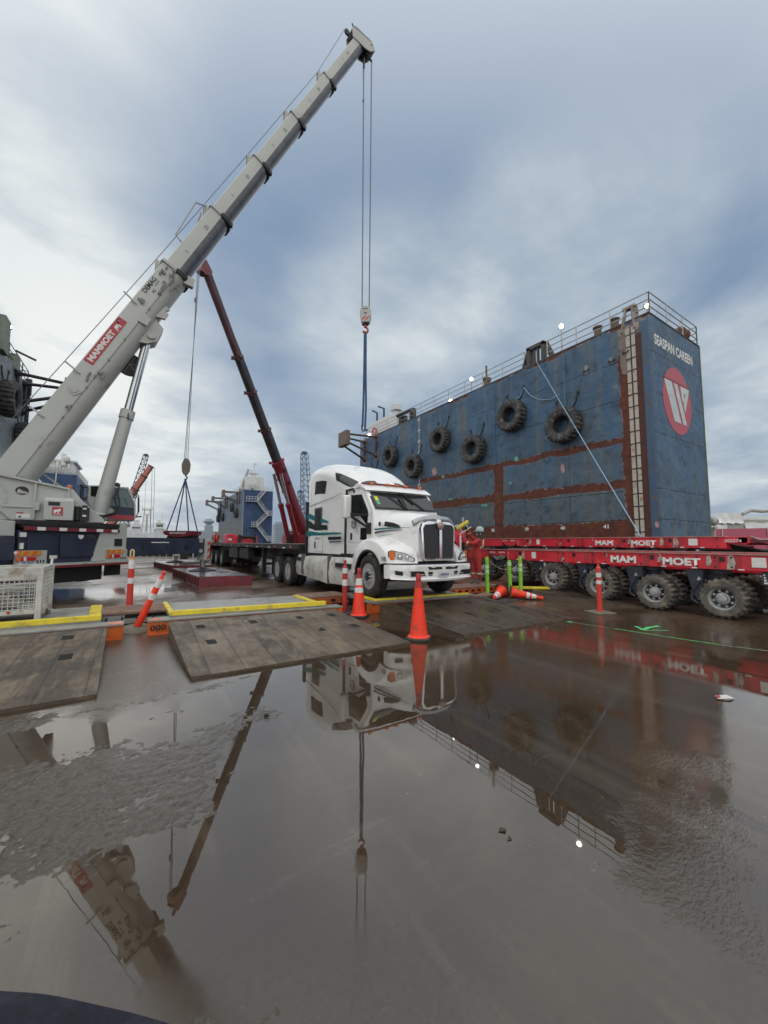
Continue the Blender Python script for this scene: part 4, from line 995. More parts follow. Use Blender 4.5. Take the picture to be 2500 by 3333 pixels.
# windscreen set in the raked face
va, vb = Vector((0,8.66,3.00)), Vector((0,8.20,2.45)); nrm = Vector((0,-(va-vb).z,(va-vb).y)).normalized(); nrm = nrm if nrm.y < 0 else -nrm
def ws(x, f): p = vb.lerp(va, f)+nrm*.030; cv_ = .0; return Vector((TX+x, p.y+cv_, p.z))
b = MB(BLACK); b.loft([[ws(x,f)-nrm*.004 for f in (-.04,.5,1.03)] for x in [-.99+i*.198 for i in range(11)]], cap=False, close=False); b.build('windscreen_gasket', t)
b = MB(GLASSW)
for xs in ([-.94+i*.155 for i in range(7)], [.02+i*.153 for i in range(7)]): b.loft([[ws(x,f)+nrm*.006 for f in (.03,.5,.95)] for x in xs], cap=False, close=False)
wsc = b.build('windscreen', t)
b = MB(BLACK); b.bar(ws(0,0)+nrm*.012, ws(0,1)+nrm*.012, .03,.02); b.bar(ws(-.05,0)+nrm*.03, ws(-.42,.62)+nrm*.03,.03,.02); b.bar(ws(.55,0)+nrm*.03, ws(.12,.78)+nrm*.03,.04,.02); b.bar(ws(-.08,.05)+nrm*.035, ws(-.12,.55)+nrm*.035,.05,.02); b.bar(ws(.3,.3)+nrm*.035, ws(.08,.8)+nrm*.035,.06,.02); b.build('wiper', wsc)
b = MB(M('sticker_yellow',(.6,.65,.05),.5)); b.prism([ws(-.88,.38)+nrm*.01,ws(-.78,.38)+nrm*.01,ws(-.78,.58)+nrm*.01,ws(-.88,.58)+nrm*.01], nrm*.003); b.m(M('sticker_green',(.08,.4,.2),.5)); b.prism([ws(-.88,.18)+nrm*.01,ws(-.78,.18)+nrm*.01,ws(-.78,.36)+nrm*.01,ws(-.88,.36)+nrm*.01], nrm*.003); b.build('screen_sticker', wsc)
# visor with marker lamps
MB(WHITE).loft([[Vector((TX+x,y+.09*(x/1.08)**2,z)) for y,z in ((9.0,3.18),(8.72,3.15),(8.46,3.00),(8.42,2.95),(8.50,2.97),(8.74,3.06),(8.98,3.05))] for x in (-1.08,-.8,-.4,0,.4,.8,1.08)]).build('sun_visor', t, bevel=.01)
b = MB(REDD); b.loft([[Vector((TX+x,y+.09*(x/1.08)**2,z)) for y,z in ((8.80,3.17),(8.70,3.145),(8.70,3.19),(8.80,3.21))] for x in (-1.0,-.5,0,.5,1.0)]); b.m(AMBER)
for x in (-.8,-.3,0,.3,.8): b.bx(TX+x-.05,TX+x+.05,8.66,8.70,3.15,3.20)
b.build('marker_lamp_bar', t)
# doors
def door(s_):
    x = TX+s_*1.04
    d = MB(WHITE).prism([(x,y,z) for y,z in ((9.50,1.62),(8.50,1.56),(8.34,1.72),(8.34,2.4),(8.72,2.94),(9.46,2.98),(9.50,2.9))],(s_*.025,0,0)).build('door', t, bevel=.012)
    xo = x+s_*.026
    def pp(P, mat, nm, dd=.006): return MB(mat).prism([(xo,y,z) for y,z in P],(s_*dd,0,0)).build(nm, d)
    pp([(9.38,2.32),(8.80,2.30),(8.43,2.02),(8.40,2.40),(8.74,2.86),(9.34,2.90)], GLASSD, 'door_window')
    pp([(8.80,1.68),(8.46,1.66),(8.46,1.98),(8.78,1.99)], BLACK, 'peep_frame'); pp([(8.77,1.70),(8.49,1.68),(8.49,1.96),(8.75,1.97)], GLASSD, 'peep_window', .010)
    pp([(9.33,1.68),(9.25,1.68),(9.25,1.86),(9.33,1.86)], BLACK, 'handle', .02)
    bd = pp([(9.30,2.03),(9.16,1.96),(9.02,2.03),(9.02,2.17),(9.09,2.20),(9.16,2.24),(9.23,2.20),(9.30,2.17)], M('badge_grey'+str(s_),(.10,.11,.12),.4), 'badge', .004)
    MB(M('badge_pale'+str(s_),(.5,.5,.5),.5)).prism([(xo+s_*.004,y,z) for y,z in ((9.25,2.04),(9.16,2.00),(9.07,2.04),(9.07,2.07),(9.25,2.07))],(s_*.003,0,0)).prism([(xo+s_*.004,y,z) for y,z in ((9.24,2.15),(9.08,2.15),(9.10,2.19),(9.16,2.215),(9.22,2.19))],(s_*.003,0,0)).build('badge_plate', d)
    if s_ < 0: text('LTL', 'badge_lettering', d, (xo+s_*.0045,9.16,2.11), (0,-1,0), (0,0,1), .05, DECW, width=.2)
sides(door)
b = MB(WHITE); sides(lambda s_: b.bx(*sorted((TX+s_*1.0,TX+s_*1.07)),8.15,9.58,1.24,1.58)); b.build('door_sill', t, bevel=.02)
# hood
def hood_sec(y, hw, zt, zb, sh):
    P = []
    for i in range(13):
        a = math.pi*i/12; e = .55
        P.append(Vector((TX-hw*math.copysign(abs(math.cos(a))**e, math.cos(a)), y, zb+(zt-zb)*(math.sin(a)**sh))))
    return P
MB(WHITE).loft([hood_sec(8.26,1.00,2.44,1.15,.42), hood_sec(8.0,.96,2.42,1.15,.42), hood_sec(7.6,.84,2.36,1.15,.40), hood_sec(7.25,.68,2.28,1.15,.38), hood_sec(7.02,.54,2.20,1.18,.34)]).build('hood', t, smooth=50)
def side_intake(s_):
    def xx(y, z): return TX+s_*(.985-.34*max(0,(8.0-y)))
    b = MB(BLACK).prism([(xx(y,z)+s_*.01,y,z) for y,z in ((7.84,2.0),(7.42,1.96),(7.46,2.02),(7.62,2.08),(7.82,2.115))],(s_*-.05,0,0)); b.build('hood_intake', t)
    MB(PURP).lathe((TX+s_*.99,7.95,2.06),(s_,0,0),[(.05,0),(.06,.01),(.03,.03),(.01,.03)],14).build('hood_latch', t)
sides(side_intake)
# pinstripes over the hood side
def pin(s_):
    for z0, z1, w_, mt, yt in ((1.90,1.95,.045,TEAL,7.1),(1.80,1.90,.05,PURP,7.3),(1.68,1.80,.02,M('pin_blue'+str(s_)+str(0),(.03,.08,.15),.3),7.55)):
        b = MB(mt); n = 8; rows = []
        for i in range(n+1):
            f = i/n; y = 8.3+(yt-8.3)*f; x = TX+s_*(1.006-.335*max(0,(8.05-y))-(.0 if y > 8.05 else 0)+.012); ww = w_*(1-f*.85); z = z0+(z1-z0)*math.sin(f*1.5)
            rows.append([Vector((x,y,z)),Vector((x,y,z+ww))])
        b.loft(rows, cap=False, close=False); b.build('pinstripe', t)
sides(pin)
# front fenders with wheel arches
def fender(s_):
    arch = [(8.15+.64*math.cos(a), .78+.64*math.sin(a)) for a in [R(14)+(R(172)-R(14))*i/14 for i in range(15)]]
    up_o = [(8.92,.84),(8.95,1.22),(8.75,1.50),(8.45,1.66),(8.10,1.70),(7.75,1.63),(7.45,1.46),(7.24,1.28),(7.22,1.14)]
    up_i = [(8.60,.84),(8.60,1.25),(8.55,1.62),(8.40,1.84),(8.10,1.92),(7.70,1.86),(7.30,1.62),(7.00,1.36),(6.95,1.14)]
    lo = [(7.5,1.14)] + [p for p in reversed(arch)][::-1][::-1]
    lo = [(7.42,1.14)] + [(8.15-.64*math.cos(a), .78+.64*math.sin(a)) for a in [R(30)+(R(176)-R(30))*i/12 for i in range(13)]]
    def loop(x, upp, sc=1): return [Vector((TX+s_*x,y,z)) for y,z in upp+lo]
    mid = [((a[0]+b_[0])/2,(a[1]*.62+b_[1]*.38)) for a, b_ in zip(up_o, up_i)]
    o2 = [(y+(.03 if i > 5 else -.03 if i < 2 else 0), z-.05 if 1 < i < 8 else z) for i, (y,z) in enumerate(up_o)]
    f = MB(WHITE).loft([loop(1.215,o2), loop(1.19,up_o), loop(.95,mid), loop(.60,up_i)]).build('front_fender', t, smooth=55)
    b = MB(BLACK); aa = [R(18)+(R(178)-R(18))*i/14 for i in range(15)]
    b.loft([[Vector((TX+s_*x,8.15-rr*math.cos(a),.78+rr*math.sin(a))) for a in aa] for x, rr in ((1.222,.66),(1.222,.60),(.7,.60))], cap=False, close=False); b.build('arch_liner', f)
    # headlight wraps the chamfered corner
    def hp(u_, z, o=.012):   # u_ 0 outer .. 1 inner along the corner
        A, B_ = Vector((1.17,7.265)), Vector((.66,6.985)); p = A.lerp(B_, u_); nn = Vector((.48,-.87)); return Vector((TX+s_*(p.x+nn.x*o), p.y+nn.y*o, z))
    hl = MB(BLACK).prism([hp(-.02,1.20,.0),hp(.98,1.185,.0),hp(1.0,1.25,.0),hp(.62,1.37,.0),hp(.08,1.435,.0),hp(-.06,1.40,.0)], hp(0,0,.03)-hp(0,0,0)).build('headlight', t)
    MB(LENS).prism([hp(.22,1.205,.032),hp(.94,1.195,.032),hp(.95,1.25,.032),hp(.60,1.36,.032),hp(.24,1.405,.032)], hp(0,0,.008)-hp(0,0,0)).build('lens', hl)
    MB(AMBER).prism([hp(.02,1.21,.032),hp(.20,1.206,.032),hp(.22,1.405,.032),hp(.08,1.42,.032),hp(-.03,1.39,.032)], hp(0,0,.010)-hp(0,0,0)).build('turn_signal', hl)
    b = MB(RIMG); d_ = (hp(0,0,1)-hp(0,0,0))
    for u_, z, rr in ((.42,1.285,.075),(.70,1.275,.06)): b.lathe(hp(u_,z,.040), d_, [(rr,0),(rr,.004),(rr*.72,.004),(rr*.55,.001)], 16); 
    b.build('reflector_bowl', hl)
    b = MB(CHROME)
    for u_, z, rr in ((.42,1.285,.045),(.70,1.275,.038)): b.ell(hp(u_,z,.045),(rr,rr*.5,rr),10)
    b.build('projector', hl)
    if s_ < 0: text('110', 'unit_number', f, (TX-1.232,7.40,1.24), (0,-1,0), (0,0,1), .10, BLACK, width=.17, bold=.03)
sides(fender)
# grille
GRM = M('grille_mesh',(.045,.045,.05),.45,.5,.35,90,bump=.6,bscale=120)
def rrect(hw0, hw1, z0, z1, y, rt_=.16):
    return [(TX-hw0,y,z0+.05),(TX-hw0+.05,y,z0),(TX+hw0-.05,y,z0),(TX+hw0,y,z0+.05),(TX+hw1,y,z1-rt_),(TX+hw1-.05,y,z1-.05),(TX+hw1-rt_*1.2,y,z1),(TX-hw1+rt_*1.2,y,z1),(TX-hw1+.05,y,z1-.05),(TX-hw1,y,z1-rt_)]
MB(CHROME).prism(rrect(.455,.51,1.19,2.10,6.92),(0,.12,0)).build('grille_surround', t, bevel=.02)
gr = MB(GRM)
for s_ in (-1,1): gr.prism([(TX+s_*x,6.912,z) for x,z in ((.04,1.24),(.38,1.24),(.41,1.29),(.455,1.93),(.40,2.02),(.05,2.05))],(0,-.012,0))
gr = gr.build('grille', t); MB(CHROME).bar((TX,6.88,1.22),(TX,6.88,1.95),.075,.05,(0,1,0)).build('grille_bar', gr)
MB(M('emblem_shell',(.40,.26,.25),.3,.2)).lathe((TX,6.87,2.0),(0,-1,0),[(.085,0),(.10,.02),(.07,.05),(.01,.06)],14).build('hood_emblem', t)
MB(CHROME).prism([(TX-.05,6.87,2.02),(TX+.05,6.87,2.02),(TX+.07,6.95,2.18),(TX-.07,6.95,2.18)],(0,.06,0)).build('emblem_bezel', t)
GUARD = M('smoky_bug_guard',(.36,.38,.40),.2,.2,.1)
MB(GUARD).loft([[Vector((TX+x, y+.14*(x/.62)**2, z-.12*(x/.62)**4)) for x in [-.62+i*.124 for i in range(11)]] for y,z in ((6.99,2.08),(6.93,2.16),(6.97,2.235),(7.02,2.23),(6.99,2.13))], cap=False, close=False).build('bug_guard', t, smooth=60)
# bumper
BPM = WHITE
def bsec(x):
    q = abs(x)/1.19; y = 6.76+.12*q**2+.40*max(0,q-.72)**1.5/(.28**1.5)*.75; zb = .74+.07*q**3
    return [Vector((TX+x,y+.02,1.115)),Vector((TX+x,y-.01,1.09)),Vector((TX+x,y,.95)),Vector((TX+x,y+.015,.82)),Vector((TX+x,y-.03,.79)),Vector((TX+x,y-.01,zb)),Vector((TX+x,y+.16,zb-.02)),Vector((TX+x,y+.24,.80)),Vector((TX+x,y+.24,1.10))]
bp = MB(BPM).loft([bsec(x) for x in (-1.20,-1.19,-1.12,-1.0,-.85,-.6,-.3,0,.3,.6,.85,1.0,1.12,1.19,1.20)]).build('bumper', t, smooth=50)
def bpatch(P, mat, nm, off=.006):
    b = MB(mat)
    def bp_(x, z): q = abs(x)/1.22; return Vector((TX+x, 6.76+.12*q**2+.40*max(0,q-.72)**1.5/(.28**1.5)*.75-off+(.015 if z < .9 else 0), z))
    n = 5
    for P4 in P:
        rows = [[bp_(*(Vector(P4[0]).lerp(Vector(P4[1]), i/n).lerp(Vector(P4[3]).lerp(Vector(P4[2]), i/n), j/3))) for j in range(4)] for i in range(n+1)]
        b.loft(rows, cap=False, close=False)
    return b.build(nm, bp, smooth=60)
bpatch([[(-.88,.86),(-.50,.86),(-.56,.97),(-.90,.98)],[(-.44,.87),(-.32,.86),(-.32,.95),(-.44,.96)],[(.50,.86),(.88,.86),(.90,.98),(.56,.97)],[(.32,.86),(.44,.87),(.44,.96),(.32,.95)],[(-.42,1.0),(-.05,1.0),(-.05,1.075),(-.46,1.075)],[(.05,1.0),(.42,1.0),(.46,1.075),(.05,1.075)],[(1.03,.88),(1.14,.90),(1.15,.99),(1.03,.97)],[(-1.14,.90),(-1.03,.88),(-1.03,.97),(-1.15,.99)]], BLACK, 'bumper_opening')
MB(M('licence_plate',(.62,.63,.64),.4)).bx(TX-.15,TX+.15,6.735,6.745,.83,.97).build('licence_plate', t)
text('NF0949', 'plate_lettering', t, (TX,6.734,.885), (1,0,0), (0,0,1), .06, M('plate_blue',(.03,.06,.22),.5), width=.25)
b = MB(PURP); 
b.loft([[Vector((TX+x, 6.77+.12*(abs(x)/1.22)**2+.40*max(0,abs(x)/1.22-.72)**1.5/(.28**1.5)*.75, z)) for z in (1.117,1.145)] for x in [-1.22+i*.1525 for i in range(17)]], cap=False, close=False); b.build('bumper_trim', t)
# mirrors
def mirror(s_):
    m_ = MB(WHITE).bx(*sorted((TX+s_*1.20,TX+s_*1.42)),9.02,9.22,2.24,2.86).build('mirror', t, bevel=.05, seg=3)
    MB(CHROME).bx(*sorted((TX+s_*1.22,TX+s_*1.40)),9.215,9.226,2.28,2.82).build('mirror_glass', m_)
    b = MB(BLACK); b.bar((TX+s_*1.25,9.1,2.36),(TX+s_*1.03,8.35,2.30),.05,.07); b.bar((TX+s_*1.22,9.05,2.30),(TX+s_*1.06,8.40,1.98),.05,.05); b.bx(*sorted((TX+s_*1.02,TX+s_*1.10)),8.28,8.42,1.82,2.10); b.build('mirror_arm', m_)
sides(mirror)
# side fairing and steps
def sfair(s_):
    x = TX+s_*1.2
    sec = [(0,.50),(.03,.62),(.05,.80),(.02,1.0),(-.05,1.18),(-.16,1.25),(-.5,1.25),(-.5,.50)]
    Ls = []
    for y, dz, inn in ((13.25,0,.10),(13.1,0,0),(12.55,0,.0),(12.5,-.02,.05),(11.2,-.06,0),(10.45,-.10,-.02),(10.4,-.08,.02),(9.3,-.04,.0),(8.86,.0,.02)):
        Ls.append([Vector((x+s_*(q-inn),y,z+dz*(1 if z < .9 else 0))) for q, z in sec])
    f = MB(FAIR).loft(Ls).build('side_fairing', t, smooth=50)
    b = MB(GAPM); b.bx(*sorted((x-s_*.05,x+s_*.056)),10.40,10.43,.42,1.24); b.bx(*sorted((x-s_*.05,x+s_*.055)),12.5,12.56,.55,1.2); b.build('fairing_seam', f)
    b = MB(BLACK); b.bx(*sorted((x-s_*.04,x+s_*.058)),9.0,9.9,.92,1.04); b.bx(*sorted((x-s_*.1,x+s_*.05)),12.62,13.1,.98,1.10); b.build('step_recess', f)
    MB(STEEL).bx(*sorted((x-s_*.02,x+s_*.075)),9.05,9.85,.90,.925).build('step_tread', f)
sides(sfair)
MB(BLACK).bx(TX-1.12,TX+1.12,8.3,13.0,1.10,1.30).build('cab_floor', t)
# frame, headache rack, running gear
b = MB(DARK)
for x in (-.42,.42): b.bx(TX+x-.05,TX+x+.05,7.1,16.2,.72,1.0)
b.bx(TX-.45,TX+.45,14.0,15.6,1.0,1.22); b.bx(TX-.9,TX+.9,14.05,14.15,.4,.62); b.bx(TX-.9,TX+.9,15.3,15.4,.4,.62); b.tube((TX-1,8.15,.70),(TX+1,8.15,.70),.07); b.bx(TX-.5,TX+.5,7.2,8.6,.8,1.15)
b.build('chassis_frame', t)
MB(DARK).bx(TX-1.14,TX+1.14,12.42,12.55,1.22,2.98).build('headache_rack', t)
b = MB(DARK); b.path([(TX-.5,12.6,1.6),(TX-.5,13.2,1.3),(TX-.3,13.6,1.5)],.03,6); b.path([(TX-.3,12.6,1.6),(TX-.3,13.3,1.2),(TX-.2,13.7,1.5)],.03,6); b.build('air_line', t)
TPROF = [(.30,-.12),(.34,-.145),(.47,-.14),(.515,-.11),(.525,-.06),(.525,.06),(.515,.11),(.47,.14),(.34,.145),(.30,.12)]
def wheel(t, x, y, z, s_, rim, deep, tyre=RUBBER, sc=1.0, groove=True):
    def md(k, i): return 0
    o = MB(tyre).lathe((x,y,z),(s_,0,0),[(r_*sc,h_) for r_,h_ in TPROF],40,closed=True)
    wl = o.build('wheel', t, smooth=35)
    if deep:   # drive wheel: dished rim seen from outside
        MB(rim).lathe((x,y,z),(s_,0,0),[(.31*sc,.125),(.29*sc,.11),(.27*sc,.02),(.16*sc,-.03),(.13*sc,.06),(.11*sc,.13),(.01,.13)],24).build('rim', wl)
    else:      # steer wheel: convex alloy with hand holes and stud caps
        MB(rim).lathe((x,y,z),(s_,0,0),[(.31*sc,.13),(.29*sc,.12),(.275*sc,.06),(.20*sc,.10),(.15*sc,.115),(.01,.115)],32).build('rim', wl)
        b = MB(BLACK)
        for i in range(10):
            a = 2*math.pi*i/10+.3; b.lathe((x+s_*.078,y+.235*math.cos(a),z+.235*math.sin(a)),(s_,0,0),[(.030,0),(.030,.012),(.005,.012)],10)
        b.build('hand_hole', wl)
        b = MB(ALLOY)
        for i in range(10):
            a = 2*math.pi*i/10; b.lathe((x+s_*.11,y+.145*math.cos(a),z+.145*math.sin(a)),(s_,0,0),[(.026,0),(.024,.05),(.022,.08),(.008,.085)],8)
        b.build('wheel_nut', wl)
        MB(DARK).lathe((x+s_*.11,y,z),(s_,0,0),[(.105,0),(.10,.05),(.09,.06),(.01,.065)],18).build('hub', wl)
    return wl
sides(lambda s_: wheel(t, TX+s_*1.06, 8.15, .79, s_, ALLOY, False))
for y in (14.1, 15.42):
    for s_ in (-1,1):
        wheel(t, TX+s_*1.07, y, .53, s_, RIMG, True); wheel(t, TX+s_*.74, y, .53, s_, RIMG, True)
b = MB(BLACK); sides(lambda s_: b.bx(*sorted((TX+s_*.6,TX+s_*1.2)),16.1,16.13,.30,1.0)); b.build('mud_flap', t)

# ------------------------------------------------------------------ flatbed trailer
t = thing('flatbed_trailer', 'long dark flatbed trailer hitched behind the white truck', 'trailer', (TX, 24, 0))
TIMB = M('trailer_deck_timber',(.075,.055,.045),.55,0,.35,3); TRD = M('trailer_frame_black',(.020,.019,.019),.55,0,.4,4,dirt=(.07,.06,.05),damt=.35); TRR = M('trailer_red_rail',(.16,.02,.025),.5,0,.3,2)
b = MB(TIMB)
for k in range(8): b.bx(TX-1.2+k*.3+.003,TX-1.2+(k+1)*.3-.003,12.85,33.4,1.50,1.545)
b.build('deck', t)
b = MB(TRD).bx(TX-1.26,TX-1.2,12.8,33.45,1.36,1.53).bx(TX+1.2,TX+1.26,12.8,33.45,1.36,1.53).bx(TX-1.26,TX+1.26,12.78,12.84,1.3,1.53); b.build('side_rail', t)
b = MB(TRD)
for x in (-.5,.5): b.prism([(TX+x-.07,y,z) for y,z in ((12.9,1.49),(33.2,1.49),(33.2,1.05),(18.2,.78),(16.6,1.12),(12.9,1.22))],(.14,0,0))
for k in range(34): b.bx(TX-1.2,TX+1.2,13.1+k*.6,13.17+k*.6,1.38,1.49)
b.build('main_beam', t)
b = MB(TRD)
for s_ in (-1,1): b.bx(TX+s_*.9-.08,TX+s_*.9+.08,18.3,18.5,.12,1.4); b.bx(TX+s_*.9-.16,TX+s_*.9+.16,18.2,18.6,.02,.12)
b.bx(TX-.9,TX+.9,18.36,18.44,.55,.65); b.build('landing_leg', t)
b = MB(TRD).bx(TX-1.15,TX-.8,20.5,22.5,.75,1.3).bx(TX-1.15,TX-.75,23,25.4,.7,1.34).bx(TX-.7,TX+.7,26,33,.7,1.1); b.build('tool_box', t)
b = MB(AMBER)
for k in range(11): b.bx(TX-1.275,TX-1.26,13.6+k*1.9,13.72+k*1.9,1.41,1.47)
b.build('marker_lamp', t)
b = MB(DECW)
for k in range(10): b.bx(TX-1.272,TX-1.262,14.3+k*1.95,14.6+k*1.95,1.38,1.42)
b.build('reflective_strip', t)
b = MB(TRR).bx(TX-1.25,TX+1.25,33.45,33.6,.95,1.5).bx(TX-1.25,TX-.9,32.6,33.4,.95,1.3); b.build('rear_bolster', t)
RIMW = M('trailer_rim_pale',(.40,.40,.39),.5,.2,.2,6,dirt=(.14,.12,.10),damt=.4)
for y in (27.7,29.8,31.8):
    for s_ in (-1,1): wheel(t, TX+s_*1.07, y, .52, s_, RIMW, True); wheel(t, TX+s_*.74, y, .52, s_, RIMW, True)
b = MB(BLACK); sides(lambda s_: b.bx(*sorted((TX+s_*.6,TX+s_*1.2)),26.9,26.93,.3,1.1)); b.build('mud_flap', t)
b = MB(TRD)
for y in (27.7,29.8,31.8): b.bx(TX-.9,TX+.9,y-.06,y+.06,.45,.6)
b.build('axle', t)
# ------------------------------------------------------------------ white mobile crane
dA, fA = Vector((.760,.650,0)), Vector((-.650,.760,0)); P1 = Vector((-2.61,13.67,0))
def TC(a, b, z): return P1 + dA*a + fA*b + Vector((0,0,z))
BF0, BT0 = Vector((-4.1,16.85,2.85)), Vector((9.96,17.84,30.79))
bd = (BT0-BF0).normalized(); hv = Vector((bd.x,bd.y,0)).normalized(); sv = Vector((hv.y,-hv.x,0)); uvv = sv.cross(bd)
if uvv.z < 0: uvv = -uvv
def TS(h, o, z): return Vector((-4.1,16.85,0)) + hv*h + sv*o + Vector((0,0,z))
t = cr = thing('mobile_crane', 'big white mobile crane on outriggers with its long boom raised high', 'crane', (-1.47,14.65,0))
# --- carrier
MB(NAVY, TC).bx(.05,2.95,.35,11.5,1.0,2.0).build('carrier_frame', t)
MB(DARK, TC).bx(-.05,2.72,.0,9.5,2.06,2.18).bx(.02,2.7,.02,.3,1.98,2.06).build('carrier_deck', t)
b = MB(REDD, TC).bx(.06,2.72,-.02,.02,1.90,2.0); b.m(DECW)
for a0 in (.35,.90,1.44,1.96,2.44): b.bx(a0,a0+.20,-.026,-.02,1.905,1.995)
b.build('marker_stripe', t)
b = MB(NAVY, TC).bx(.0,2.2,.10,.35,.98,1.9).bx(1.0,1.95,.04,.10,1.15,1.82).bx(.2,.8,.06,.10,1.2,1.8); b.build('rear_panel', t, bevel=.015)
b = MB(CRANEW, TC); b.prism([(2.16,.04,1.9),(2.74,.04,1.9),(2.74,.04,2.16),(3.02,.04,2.16),(3.02,.04,1.0),(1.9,.04,1.0)], (0,.4,0)); b.bx(2.96,3.03,.04,3.2,1.0,2.16); b.build('corner_panel', t, bevel=.01)
MB(DARK, TC).bx(2.60,2.86,.02,.04,1.46,1.70).build('vent_grille', t)
MB(CRANEW2, TC).bx(-.05,3.03,-.12,.10,.93,.99).build('bumper', t); MB(REDD, TC).bx(-.05,3.0,-.115,.02,.86,.93).build('bumper_stripe', t)
REFO = M('hazard_orange',(.70,.14,.05),.35); REFY = M('hazard_yellow',(.52,.36,.04),.35)
def cluster(a0, w_):
    c_ = MB(CRANEW2, TC).bx(a0,a0+w_,-.03,.04,.97,1.36).build('lamp_panel', t)
    b = MB(REFO, TC).bx(a0+.02,a0+w_*.8,-.045,-.03,1.22,1.35); b.m(REFY)
    for k in range(3):
        q = a0+.06+k*w_*.26; b.prism([(q,-.050,1.22),(q+.07,-.050,1.22),(q+.15,-.050,1.35),(q+.08,-.050,1.35)],(0,.004,0))
    b.build('hazard_board', c_)
    b = MB(REDL, TC).bx(a0+.03,a0+w_*.62,-.07,-.03,1.09,1.19); b.m(AMBER); b.bx(a0+.0,a0+.10,-.075,-.03,1.09,1.19); b.m(DECW); b.bx(a0+.16,a0+.22,-.075,-.07,1.09,1.19); b.build('tail_lamp', c_)
    b = MB(BLACK, TC)
    for q in (.68,.78,.88): b.bx(a0+w_*q,a0+w_*q+.03,-.036,-.03,1.02,1.10)
    b.build('lamp_panel_slot', c_)
    return c_
c_ = cluster(-.10,.72); cluster(2.30,.72)
MB(M('pale_plate',(.6,.63,.68),.4), TC).bx(-.02,.36,-.036,-.03,.99,1.08).build('number_plate', c_)
text('XR 2254', 'plate_lettering', c_, TC(.17,-.04,1.035), dA, (0,0,1), .06, M('plate_blue_b',(.10,.16,.35),.5), width=.28)
MB(BLACK, TC).bx(.0,2.4,.25,.6,.40,.90).build('underbody_dark_box', t)  # black box added for the darkness below the bumper, hides the wheels
MB(BLACK, TC).bx(2.45,2.99,.2,.23,.50,.93).build('mud_flap', t)
b = MB(DECW, TC).prism([(1.46,.03,1.80),(1.60,.03,1.80),(1.60,.03,1.72),(1.53,.03,1.67),(1.46,.03,1.72)],(0,-.012,0)); b.bx(.02,.15,.04,.09,1.72,1.84); b.bx(.02,.10,.04,.09,1.4,1.56); b.build('data_plate', t)
b = MB(DECW, TC).ell((-.06,.0,1.30),(.07,.05,.06),8); b.build('work_lamp', t)
for bb in (1.5,3.2,6.2,7.9,9.6):
    for aa in (.35,2.65):
        o = MB(RUBBER, TC).lathe((aa,bb,.98),(1,0,0),[(.42,-.2),(.66,-.22),(.72,-.12),(.72,.12),(.66,.22),(.42,.2)],28,closed=True).build('wheel', t)
        MB(RIMG, TC).lathe((aa,bb,.98),(1 if aa > 1 else -1,0,0),[(.43,.16),(.38,.1),(.2,.0),(.17,.12),(.01,.14)],18).build('rim', o)
MB(BLACK, TC).bx(.75,2.25,.5,11,.55,1.0).bx(.1,2.9,2.0,2.7,.45,1.0).bx(.1,2.9,4.2,5.6,.42,1.0).bx(.1,2.9,7.0,7.6,.45,1.0).build('underbody_light_block', t)  # black boxes added low between the wheels to block light under the carrier
# --- outriggers
OUTN = M('outrigger_navy',(.028,.036,.065),.45,0,.25,2,dirt=(.08,.07,.06),damt=.25)
def outrigger(b0, a0, a1, pad):
    sg = 1 if a1 > a0 else -1; mid = a0+(a1-a0)*.48
    o = MB(OUTN, TC).bx(*sorted((a0,mid)),b0,b0+.5,1.12,1.75).bx(*sorted((mid,a1)),b0+.04,b0+.46,1.13,1.74).bx(*sorted((a0,mid)),b0-.01,b0,1.56,1.59).build('outrigger_beam', t, bevel=.01)
    b = MB(DECW, TC).bx(*sorted((a0+sg*.9,mid-sg*.05)),b0-.016,b0-.012,1.565,1.60); b.build('beam_stripe', o)
    b = MB(BLACK, TC)
    for q, rr in ((.16,.035),(.44,.035),(.72,.09)): b.lathe((a0+(a1-a0)*q,b0-.012 if q < .48 else b0+.028,1.40),(0,-1,0),[(rr,0),(rr,.006),(.005,.007)],14)
    b.build('beam_hole', o)
    b = MB(CRANEW2, TC).bx(*sorted((a1-sg*.3,a1-sg*.12)),b0+.028,b0+.04,1.58,1.72).bx(*sorted((a1-sg*.3,a1-sg*.12)),b0+.028,b0+.04,1.16,1.30); b.build('beam_patch', o)
    j = MB(CRANEW, TC).bx(*sorted((a1,a1+sg*.34)),b0+.05,b0+.42,.82,1.72).build('jack_leg', t, bevel=.02)
    b = MB(DELR, TC)
    for k in range(3): z = .84+k*.30; b.prism([(a1+sg*.19,b0+.046,z),(a1+sg*.335,b0+.046,z+.10),(a1+sg*.335,b0+.046,z+.24),(a1+sg*.19,b0+.046,z+.14)],(0,-.005,0))
    b.build('hazard_stripe', j)
    fo_ = pad
    b = MB(STEEL).tube((fo_[0],fo_[1],.46),(fo_[0],fo_[1],1.0),.11,n=14); b.build('jack_ram', j)
    MB(DARK).lathe((fo_[0],fo_[1],.37),(0,0,1),[(.55,0),(.55,.03),(.2,.12),(.12,.16),(.01,.16)],24).build('jack_foot', j)
pj = TC(6.78,.24,0); outrigger(.0, 3.05, 6.62, pj)
pj2 = Vector((1.95,26.6,0)); 
pl = TC(-3.9,.24,0); outrigger(.0, -.12, -3.7, pl)
b = MB(CRANEW, TC).bx(-1.6,-.05,.15,.8,1.72,2.14); b.build('side_locker', t, bevel=.02)
outrigger(11.2, 3.05, 6.2, TC(6.37,11.44,0))
